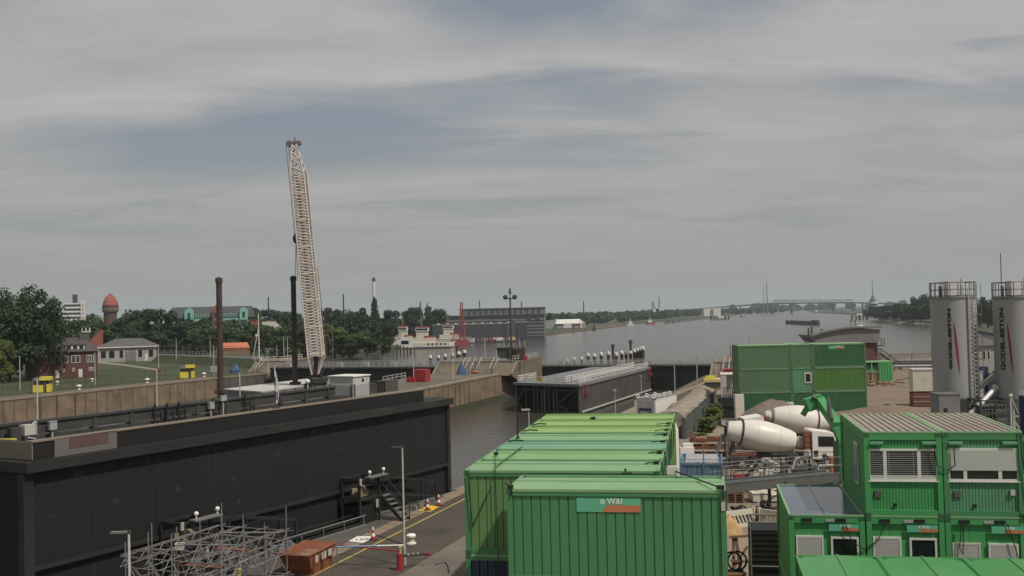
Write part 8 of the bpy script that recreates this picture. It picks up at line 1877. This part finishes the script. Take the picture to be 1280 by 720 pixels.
MB().box(0.06, 1.5, 0.08, 1.6, 0.1, hh - 0.35).build('tank_body', M['black'], tc_); q = MB()
for x in (0, 1.6):
    for y in (0, 1.7): q.tube((x, y, 0), (x, y, hh), 0.035)
for z in (hh, hh - 1.9):
    for y in (0, 1.7): q.tube((0, y, z), (1.6, y, z), 0.035)
    for x in (0, 1.6): q.tube((x, 0, z), (x, 1.7, z), 0.035)
q.build('pipe_frame', M['grey_steel'], tc_); q = MB()
for k in range(12): q.box(0.06, 1.5, 0.05, 0.08, 0.3 + 0.23 * k, 0.34 + 0.23 * k)
q.build('rib', M['black_steel2'], tc_)
p = Vector((atd(916, 690, 47).x, 47, 0)); ts = thing('timber_trestle', 'brown timber trestle leaning by the black tank cage', 'trestle', p, 0); q = MB()
for x, dx in ((0, 0.1), (0.4, -0.2), (0.75, 0.1)): q.bar((x, 0, 0), (x + dx, 0.2, 2.2), 0.12)
q.bar((-0.1, 0.1, 2.15), (1.0, 0.1, 2.2), 0.12, 0.1); q.bar((-0.1, 0, 1.1), (0.9, 0, 1.0), 0.1); q.bar((-0.3, 0, 0.3), (0.7, 0.1, 1.7), 0.09); q.build('timber', M['wood'], ts)
q = MB(); rr = 0.42
for j in range(2):
    for k in range(16): a_, b_ = 2 * pi * k / 16, 2 * pi * (k + 1) / 16; q.tube((rr * cos(a_) + 0.25 * j, 0.1 * j, 0.45 + rr * sin(a_)), (rr * cos(b_) + 0.25 * j, 0.1 * j, 0.45 + rr * sin(b_)), 0.045, n=6)
tag(q.build('hose_coil', M['rubber'], loc=Vector((atd(916, 700, 45).x, 45.2, 1.05)), smooth=True), 'black hose loops hanging at the foot of the timber trestle', 'hose')
tag(MB().box(-0.5, 0.5, -0.4, 0.4, 0, 1.05).box(-0.55, 0.55, -0.45, 0.45, 1.0, 1.06).build('work_bench', M['wood'], loc=Vector((atd(916, 700, 45).x, 45.2, 0))), 'low wooden bench under the black hose loops', 'bench')
# silos
def silo(label, cpx, d, tsize, ang, with_ladder, seed):
    cx_ = atd(cpx - 1.5, 430, d).x; z0, z1 = 5.2, atd(cpx, 371.5, d).z; r = 26.6 * d / FPX; VA = -atan2(cx_, d); ang = ang + VA
    t = thing('cement_silo', label, 'silo', (cx_, d, 0), 0, 'cement silos')
    MB().lathe([(r, z0), (r, z1 - 0.02), (r * 0.98, z1), (0.01, z1 + 0.12)], 48).build('shell', M['silo'], t, True)
    MB().lathe([(0.3, 2.2), (r * 0.98, z0 - 0.05), (r * 0.99, z0)], 32).build('cone', M['light_grey'], t, True)
    MB().lathe([(r + 0.035, z1 - 0.12), (r + 0.06, z1 - 0.1), (r + 0.06, z1 + 0.03), (r + 0.02, z1 + 0.05)], 48).lathe([(r + 0.012, z0), (r + 0.04, z0 + .01), (r + 0.04, z0 + .12), (r + .012, z0 + .13)], 48).build('ring_beam', M['grey_steel'], t, True)
    for k in range(4): a = pi / 4 + k * pi / 2; MB().bar((r * 0.93 * cos(a), r * 0.93 * sin(a), 0), (r * 0.93 * cos(a), r * 0.93 * sin(a), z0 + 0.6), 0.26).build('leg', M['light_grey'], t)
    q = MB()
    for k in range(4): a, b = pi / 4 + k * pi / 2, pi / 4 + (k + 1) * pi / 2; A_, B_ = Vector((r * .93 * cos(a), r * .93 * sin(a), 0)), Vector((r * .93 * cos(b), r * .93 * sin(b), 0)); q.bar(A_ + Vector((0, 0, 0.4)), B_ + Vector((0, 0, 3.8)), 0.11); q.bar(B_ + Vector((0, 0, 0.4)), A_ + Vector((0, 0, 3.8)), 0.11); q.bar(A_ + Vector((0, 0, 4)), B_ + Vector((0, 0, 4)), 0.14)
    q.build('leg_brace', M['light_grey'], t)
    q = MB(); n = 18; hr = 1.15
    for k in range(n): a, b = 2 * pi * k / n, 2 * pi * (k + 1) / n; P = lambda a_, z: (r * 1.0 * cos(a_), r * 1.0 * sin(a_), z); q.tube(P(a, z1), P(a, z1 + hr), 0.03, n=5); [q.tube(P(a, z1 + h_), P(b, z1 + h_), 0.028, n=5) for h_ in (0.12, 0.6, hr)]
    q.build('guard_rail', M['dark_steel'], t)
    q = MB(); q.cbox((-0.2, -0.3, z1 + 0.1), (0.9, 0.9, 1.15)); q.tube((0.75, 0, z1 + 0.1), (0.75, 0, z1 + 0.95), 0.32, n=12); q.tube((0.75, 0, z1 + 0.95), (0.75, 0, z1 + 1.45), 0.13, n=8); q.build('filter_unit', M['alu'], t); q = MB()
    q.tube((-0.9, 0.2, z1), (-0.9, 0.2, z1 + 0.9), 0.12); q.cbox((0.25, -0.5, z1 + 0.1), (0.25, 0.25, 0.9)); q.build('valve', M['grey_steel'], t)
    # lettering wrapped round the shell, reading upwards
    zc = z0 + (z1 - z0) * 0.595
    def warp(rr_):
        def f(co): a = -pi / 2 + ang + (-co.y) / r * -1 * -1; a = -pi / 2 + ang - co.y / r; return Vector(((r + rr_ + co.z) * cos(a), (r + rr_ + co.z) * sin(a), zc + co.x))
        return f
    me = text_mesh('GODEL-BETON', tsize, 0.008, 0.022); xs = [v.co.x for v in me.vertices]; wl = max(xs) - min(xs); target = 4.7
    for v in me.vertices: v.co.x *= target / wl
    f = warp(0.012); me.materials.clear(); me.materials.append(M['silo_text'])
    for v in me.vertices: v.co = f(v.co)
    o = bpy.data.objects.new('lettering', me); COL.objects.link(o); o.parent = t
    # slim red blades beside the lettering
    for da in (0.0, -2 * pi / 3 + 0.55, 2 * pi / 3):
        q = MB(); n = 10; vs = []
        for k in range(n + 1):
            f_ = k / n; z = zc + 1.35 - 4.1 * f_; w = 0.34 * sin(pi * min(1, f_ * 1.0) ** 0.8) * (0.55 + 0.45 * f_) + 0.015; off = (tsize * 0.5 + 0.16 + 0.30 * f_)
            for s_ in (-0.5, 0.5): a = -pi / 2 + ang + da + (off + s_ * w * 0.6) / r; vs.append(((r + 0.016) * cos(a), (r + 0.016) * sin(a), z))
        q.add(vs, [(2 * k, 2 * k + 1, 2 * k + 3, 2 * k + 2) for k in range(n)]); q.build('red_stripe', M['silo_red'], t)
    if with_ladder:
        a = -pi / 2 + VA + R(52); c = Vector((cos(a), sin(a), 0)); tg = Vector((-c.y, c.x, 0)); q = MB()
        for s_ in (-0.22, 0.22): p = c * (r + 0.22) + tg * s_; q.tube(p + Vector((0, 0, 1.0)), p + Vector((0, 0, z1 + 1.1)), 0.035, n=5)
        for k in range(int((z1 - 1) / 0.32)): z = 1.1 + 0.32 * k; q.tube(c * (r + 0.22) - tg * 0.22 + Vector((0, 0, z)), c * (r + 0.22) + tg * 0.22 + Vector((0, 0, z)), 0.028, n=5)
        q.build('ladder', M['alu'], t); q = MB()
        for k in range(int((z1 - 3) / 0.85)):
            z = 3.2 + 0.85 * k; pp = []
            for i in range(8): b = pi * i / 7; pp.append(c * (r + 0.22 + 0.62 * sin(b)) + tg * (0.36 * cos(b)) + Vector((0, 0, z)))
            q.path(pp, 0.018, 4)
        for b in (0.25 * pi, 0.5 * pi, 0.75 * pi): p = c * (r + 0.22 + 0.62 * sin(b)) + tg * (0.36 * cos(b)); q.tube(p + Vector((0, 0, 3.2)), p + Vector((0, 0, z1 + 1)), 0.018, n=4)
        q.build('ladder_cage', M['grey_steel'], t)
        q = MB(); a2 = -pi / 2 + VA + R(38); p = Vector((cos(a2), sin(a2), 0)) * (r + 0.12); q.tube(p + Vector((0, 0, 1)), p + Vector((0, 0, z1 + 0.6)), 0.07, n=8); q.build('fill_pipe', M['alu'], t, True)
    else:
        q = MB(); a2 = -pi / 2 + VA + R(60); p = Vector((cos(a2), sin(a2), 0)) * (r + 0.12); q.tube(p + Vector((0, 0, 1)), p + Vector((0, 0, z1 + 0.6)), 0.07, n=8); q.build('fill_pipe', M['alu'], t, True)
    return t
silo('tall grey cement silo with dark upright lettering and a caged ladder, left of two', 1194.5, 80, 0.30, -R(10), True, 1)
silo('tall pale cement silo with bold dark upright lettering, cut by the right edge', 1273, 78, 0.50, -R(37), False, 2)
def screw(label, a, b, r=0.2):
    a, b = Vector(a), Vector(b); t = thing('screw_conveyor', label, 'conveyor', (b.x, b.y, 0)); o = Vector((b.x, b.y, 0)); MB().tube(a - o, b - o, r, n=12).build('tube', M['alu'], t, True); q = MB(); d = (b - a).normalized()
    for f in (0.04, 0.96): p = a.lerp(b, f) - o; q.tube(p - d * 0.12, p + d * 0.12, r * 1.5, n=12)
    q.build('flange', M['off_white'], t); MB().bar(b - o, (0, 0, 0), 0.12).build('support_leg', M['dark_steel'], t); return t
screw('upper pale screw conveyor slanting down between the silos', atd(1246, 466, 80), atd(1214, 493, 79)); screw('lower pale screw conveyor slanting down to the dark frame between the silos', atd(1245, 484, 78), atd(1213, 519, 77))
MBt = MB()
p = Vector((atd(1168, 510, 77.5).x, 76.6, 0)); ctl = thing('silo_control_box', 'grey control container at the foot of the left silo', 'container', p, 0); w = 26 * 77 / FPX; h = atd(1180, 493, 77).z
MB().box(0, w, 0, 1.6, 2.6, h).build('body', M['mid_grey'], ctl); q = MB(); 
for x in (0.1, w - 0.1):
    for y in (0.1, 1.5): q.bar((x, y, 0), (x, y, 2.6), 0.14)
q.build('leg', M['dark_steel'], ctl); q = MB(); q.box(0.35, 0.6, -0.05, 0, h - 1.3, h - 1.0); q.cbox((0.9, -0.03, h - 1.5), (0.25, 0.06, 0.2)); q.box(0.3, 1.3, -0.05, 0, h - 2.0, h - 1.9); q.build('control_panel', M['black'], ctl); MB().box(-0.05, w + 0.05, -0.05, 1.65, h, h + 0.08).build('roof', M['grey_steel'], ctl)
p = Vector((atd(1226, 520, 76).x, 76, 0)); df = thing('machine_frame', 'dark caged mixing plant between and behind the silos', 'mixing plant', p, 0); w = 2.3; q = MB()
for x in (0, w / 2, w):
    for y in (0, 2): q.bar((x, y, 0), (x, y, 5.4), 0.12)
for z in (2.5, 3.5, 4.4, 5.3):
    for y in (0, 2): q.bar((0, y, z), (w, y, z), 0.1)
    for x in (0, w): q.bar((x, 0, z), (x, 2, z), 0.1)
q.bar((0, 0, 2.5), (w, 0, 5.3), 0.09); q.build('frame', M['dark_steel'], df); MB().box(0.1, w * 0.8, 0.3, 1.8, 2.6, 4.9).build('mixer_body', M['dark_steel'], df); MB().box(w * 0.5, w - 0.1, 0.1, 0.5, 3.3, 4.6).build('panel', M['mid_grey'], df)
q = MB()
for k in range(9): x = 0.1 + 0.25 * k; q.bar((x, -0.02, 2.5), (x, -0.02, 5.3), 0.03)
for k in range(8): q.bar((0, -0.02, 2.6 + 0.34 * k), (w, -0.02, 2.6 + 0.34 * k), 0.03)
q.build('cage_mesh', M['grey_steel'], df)
lp3 = atd(1263, 495, 62); t = thing('yard_lamp', 'slim grey yard lamp post in front of the right silo', 'street lamp', (lp3.x, 62, 0)); MB().tube((0, 0, 0), (0, 0, lp3.z), 0.07, 0.05, 8).build('post', M['alu'], t, True); MB().sphere((0, 0, lp3.z), 0.13, 10, 6).build('lamp_head', M['off_white'], t, True); MB().tube((0.1, 0, lp3.z - 0.2), (0.7, 0.1, lp3.z - 1.6), 0.03).build('stay', M['alu'], t)
p = Vector((atd(1275, 540, 62).x, 62, 0)); bl = site_container('tall blue container at the right picture edge in front of the right silo', p, -R(28), L_=2.44, W_=6.06, H_=atd(1276, 494, 62).z / 2, body='navy', roof='mid_grey', name='site_container', group='blue containers'); p2 = p.copy(); p2.z = atd(1276, 494, 62).z / 2
site_container('upper blue container at the right picture edge under the right silo', p2, -R(28), L_=2.44, W_=6.06, H_=atd(1276, 494, 62).z / 2, body='navy', roof='mid_grey', group='blue containers')
# low dark equipment right of the office block
p = Vector((atd(1266, 570, 52).x, 52, 0)); gt = thing('generator', 'dark red grey generator set right of the office block', 'generator', p, YZ); z_ = atd(1268, 553, 52).z
MB().box(0, 3.5, 0, 2, 1.0, z_).build('housing', M['timber'], gt); MB().box(-0.05, 3.55, -0.05, 2.05, z_, z_ + 0.1).build('roof', M['dark_steel'], gt); MB().box(0.1, 3.4, 0.1, 1.9, 0, 1.0).build('base', M['dark_steel'], gt); MB().cbox((0.5, -0.3, 0), (0.5, 0.4, z_ - 1.6)).build('side_box', M['off_white'], gt)
# buildings and stores in the background on the right
p = at(1212, 470); D = 190; HB = thing('harbour_house', 'grey house with a dark hipped roof seen between the two silos', 'house', (atd(1205, 440, D).x, D, 0)); s = D / FPX; z1, z2 = atd(1230, 432, D).z, atd(1230, 421, D).z; w = 44 * s
MB().box(0, w - 0.5, 0, 8, 0, z1).build('wall', M['render_grey'], HB); q = MB(); q.add([(-0.5, -0.5, z1), (w, -0.5, z1), (w, 8.5, z1), (-0.5, 8.5, z1), (w * 0.4, 4, z2 + 0.8), (w * 0.6, 4, z2 + 0.8)], [(0, 1, 5, 4), (1, 2, 5), (2, 3, 4, 5), (3, 0, 4)]); q.build('roof', M['slate'], HB)
for a, b in ((23, 27), (28.5, 32.5)): f = MB().box(a * s, b * s, -0.06, 0.02, z1 - 2.6, z1 - 0.9).build('window', M['far_white'], HB); MB().box(a * s + 0.1, b * s - 0.1, -0.08, -0.05, z1 - 2.5, z1 - 1.0).build('pane', M['glass'], f)
p = Vector((atd(1222, 470, 120).x, 120, 0)); st_ = thing('site_store', 'dark blue and grey store crates behind the silos', 'crates', p); MB().box(0, 1.3, 0, 2, 0, 5.0).box(1.0, 2.6, -0.4, 1.5, 0, 4.2).build('crate', M['navy'], st_); MB().box(-0.6, 0.4, -0.5, 0.5, 0, 4.4).box(-0.65, 0.45, -0.55, 0.55, 4.4, 4.5).build('cabinet', M['light_grey'], st_)
p = Vector((atd(1142, 500, 125).x, 125, 0)); bc = thing('beige_container', 'plain beige box container standing on red steel beams left of the first silo', 'container', p, YZ); w = 4.2; za, zb = atd(1150, 489, 125).z, atd(1150, 463, 125).z
MB().box(0, w, 0, 2.4, za, zb).build('body', M['cream'], bc); MB().box(-0.06, w + 0.06, -0.06, 2.46, zb, zb + 0.16).build('roof', M['off_white'], bc); q = MB()
for k in range(3): z = 0.1 + k * (za - 0.15) / 3; q.box(-0.05, w, -0.1, 0.25, z, z + (za - 0.2) / 3 - 0.12); q.box(-0.05, w, 1.9, 2.3, z, z + (za - 0.2) / 3 - 0.12)
q.box(0.0, w, 0.2, 2.0, 0, za - 0.3); q.build('beam', M['rust'], bc); q = MB(); 
for k in range(2): z = (k + 1) * (za - 0.15) / 3; q.box(0, w, -0.15, 0.3, z, z + 0.1)
q.build('packing_timber', M['light_grey'], bc)
p = at(1081, 476.5); oc = thing('open_container', 'bright green open container with yellow rim and brown boards at the canal quay', 'container', p, 0); k_ = p.y / FPX; w = 35 * k_; h = 23 * k_
MB().corr((w * 0.52, 0, 0), (1, 0, 0), (0, -1, 0), w * 0.48, h, 0.42, 0.08).box(w * 0.52, w, 0.01, 2.4, 0, h).box(0, w * 0.52, 1.9, 2.4, 0, h).box(0, w * 0.52, 0.05, 1.9, h * 0.52, h * 0.56).build('body', M['green_e'], oc); MB().box(0, w * 0.5, 0.2, 0.5, 0, h * 0.44).build('boards', M['wood'], oc); MB().box(0, w * 0.5, 0.1, 0.6, h * 0.46, h * 0.54).build('ledge', M['sand_yellow'], oc); q = MB()
for x in (0, w * 0.25, w * 0.5): q.box(x, x + 0.15, 0.0, 0.15, 0, h)
q.box(-0.05, w + 0.05, -0.1, 2.5, h, h + 0.18); q.build('rim', M['roof_green'], oc); q = MB()
for k in range(6): q.cbox((0.3 + 0.38 * k, 0.6, h * 0.56), (0.3, 0.4, h * 0.25), 0.1 * k)
q.build('stored_goods', M['green_d'], oc)
q = MB(); rng = random.Random(21)
for k in range(22): a = Vector((rng.uniform(0, 4.6), rng.uniform(-1.2, 1.2), rng.uniform(0.1, 0.8))); q.bar(a, a + Vector((rng.uniform(-1.5, 1.5), rng.uniform(-.6, .6), rng.uniform(-.1, .3))), rng.choice((0.1, 0.16, 0.2)))
tag(q.build('timber_heap', M['wood'], loc=at(1084, 483)), 'heap of loose brown timbers in front of the open green container', 'timber')
for i, (px, py, lab) in enumerate(((1116, 510, 'small pale boulder on the sand in front of the beige container'), (1138, 474, 'dark rubble lump beside the beige container'))):
    mound('boulder', lab, at(px, py), 0.9, 0.7, 0.55, 'tarp' if i == 0 else 'gravel', 30 + i, 'boulder', 10)
import OpenImageIO as oiio, sys, numpy as np
b=oiio.ImageBuf('/workdir/render_main.png');a=b.get_pixels(oiio.UINT8)
for n,(x0,y0,x1,y1) in dict(front=(524,512,540,528),roof=(608,480,616,488),gate=(240,472,256,488),sky=(480,224,496,240),road=(384,560,396,572),silo=(956,336,968,348),cloud=(80,48,96,64),gap=(200,128,216,144),sand=(890,390,900,400),drum=(755,425,765,435),water=(700,330,720,340),wall=(100,395,120,405)).items():
    print(n,a[y0:y1,x0:x1,:3].reshape(-1,3).mean(0).round())
import OpenImageIO as oiio, sys, numpy as np
b=oiio.ImageBuf('/workdir/render_main.png');a=b.get_pixels(oiio.UINT8)
for n,(x0,y0,x1,y1) in dict(tree=(30,390,60,420),water=(880,410,900,430),water2=(1110,425,1130,435),office=(1110,608,1130,628),nearwater=(590,540,610,560),sand=(1110,495,1130,510),midtree=(430,395,450,415),lawn=(140,470,160,480)).items():
    x0,y0,x1,y1=[int(v*.8) for v in (x0,y0,x1,y1)]
    print(n,a[y0:y1,x0:x1,:3].reshape(-1,3).mean(0).round())
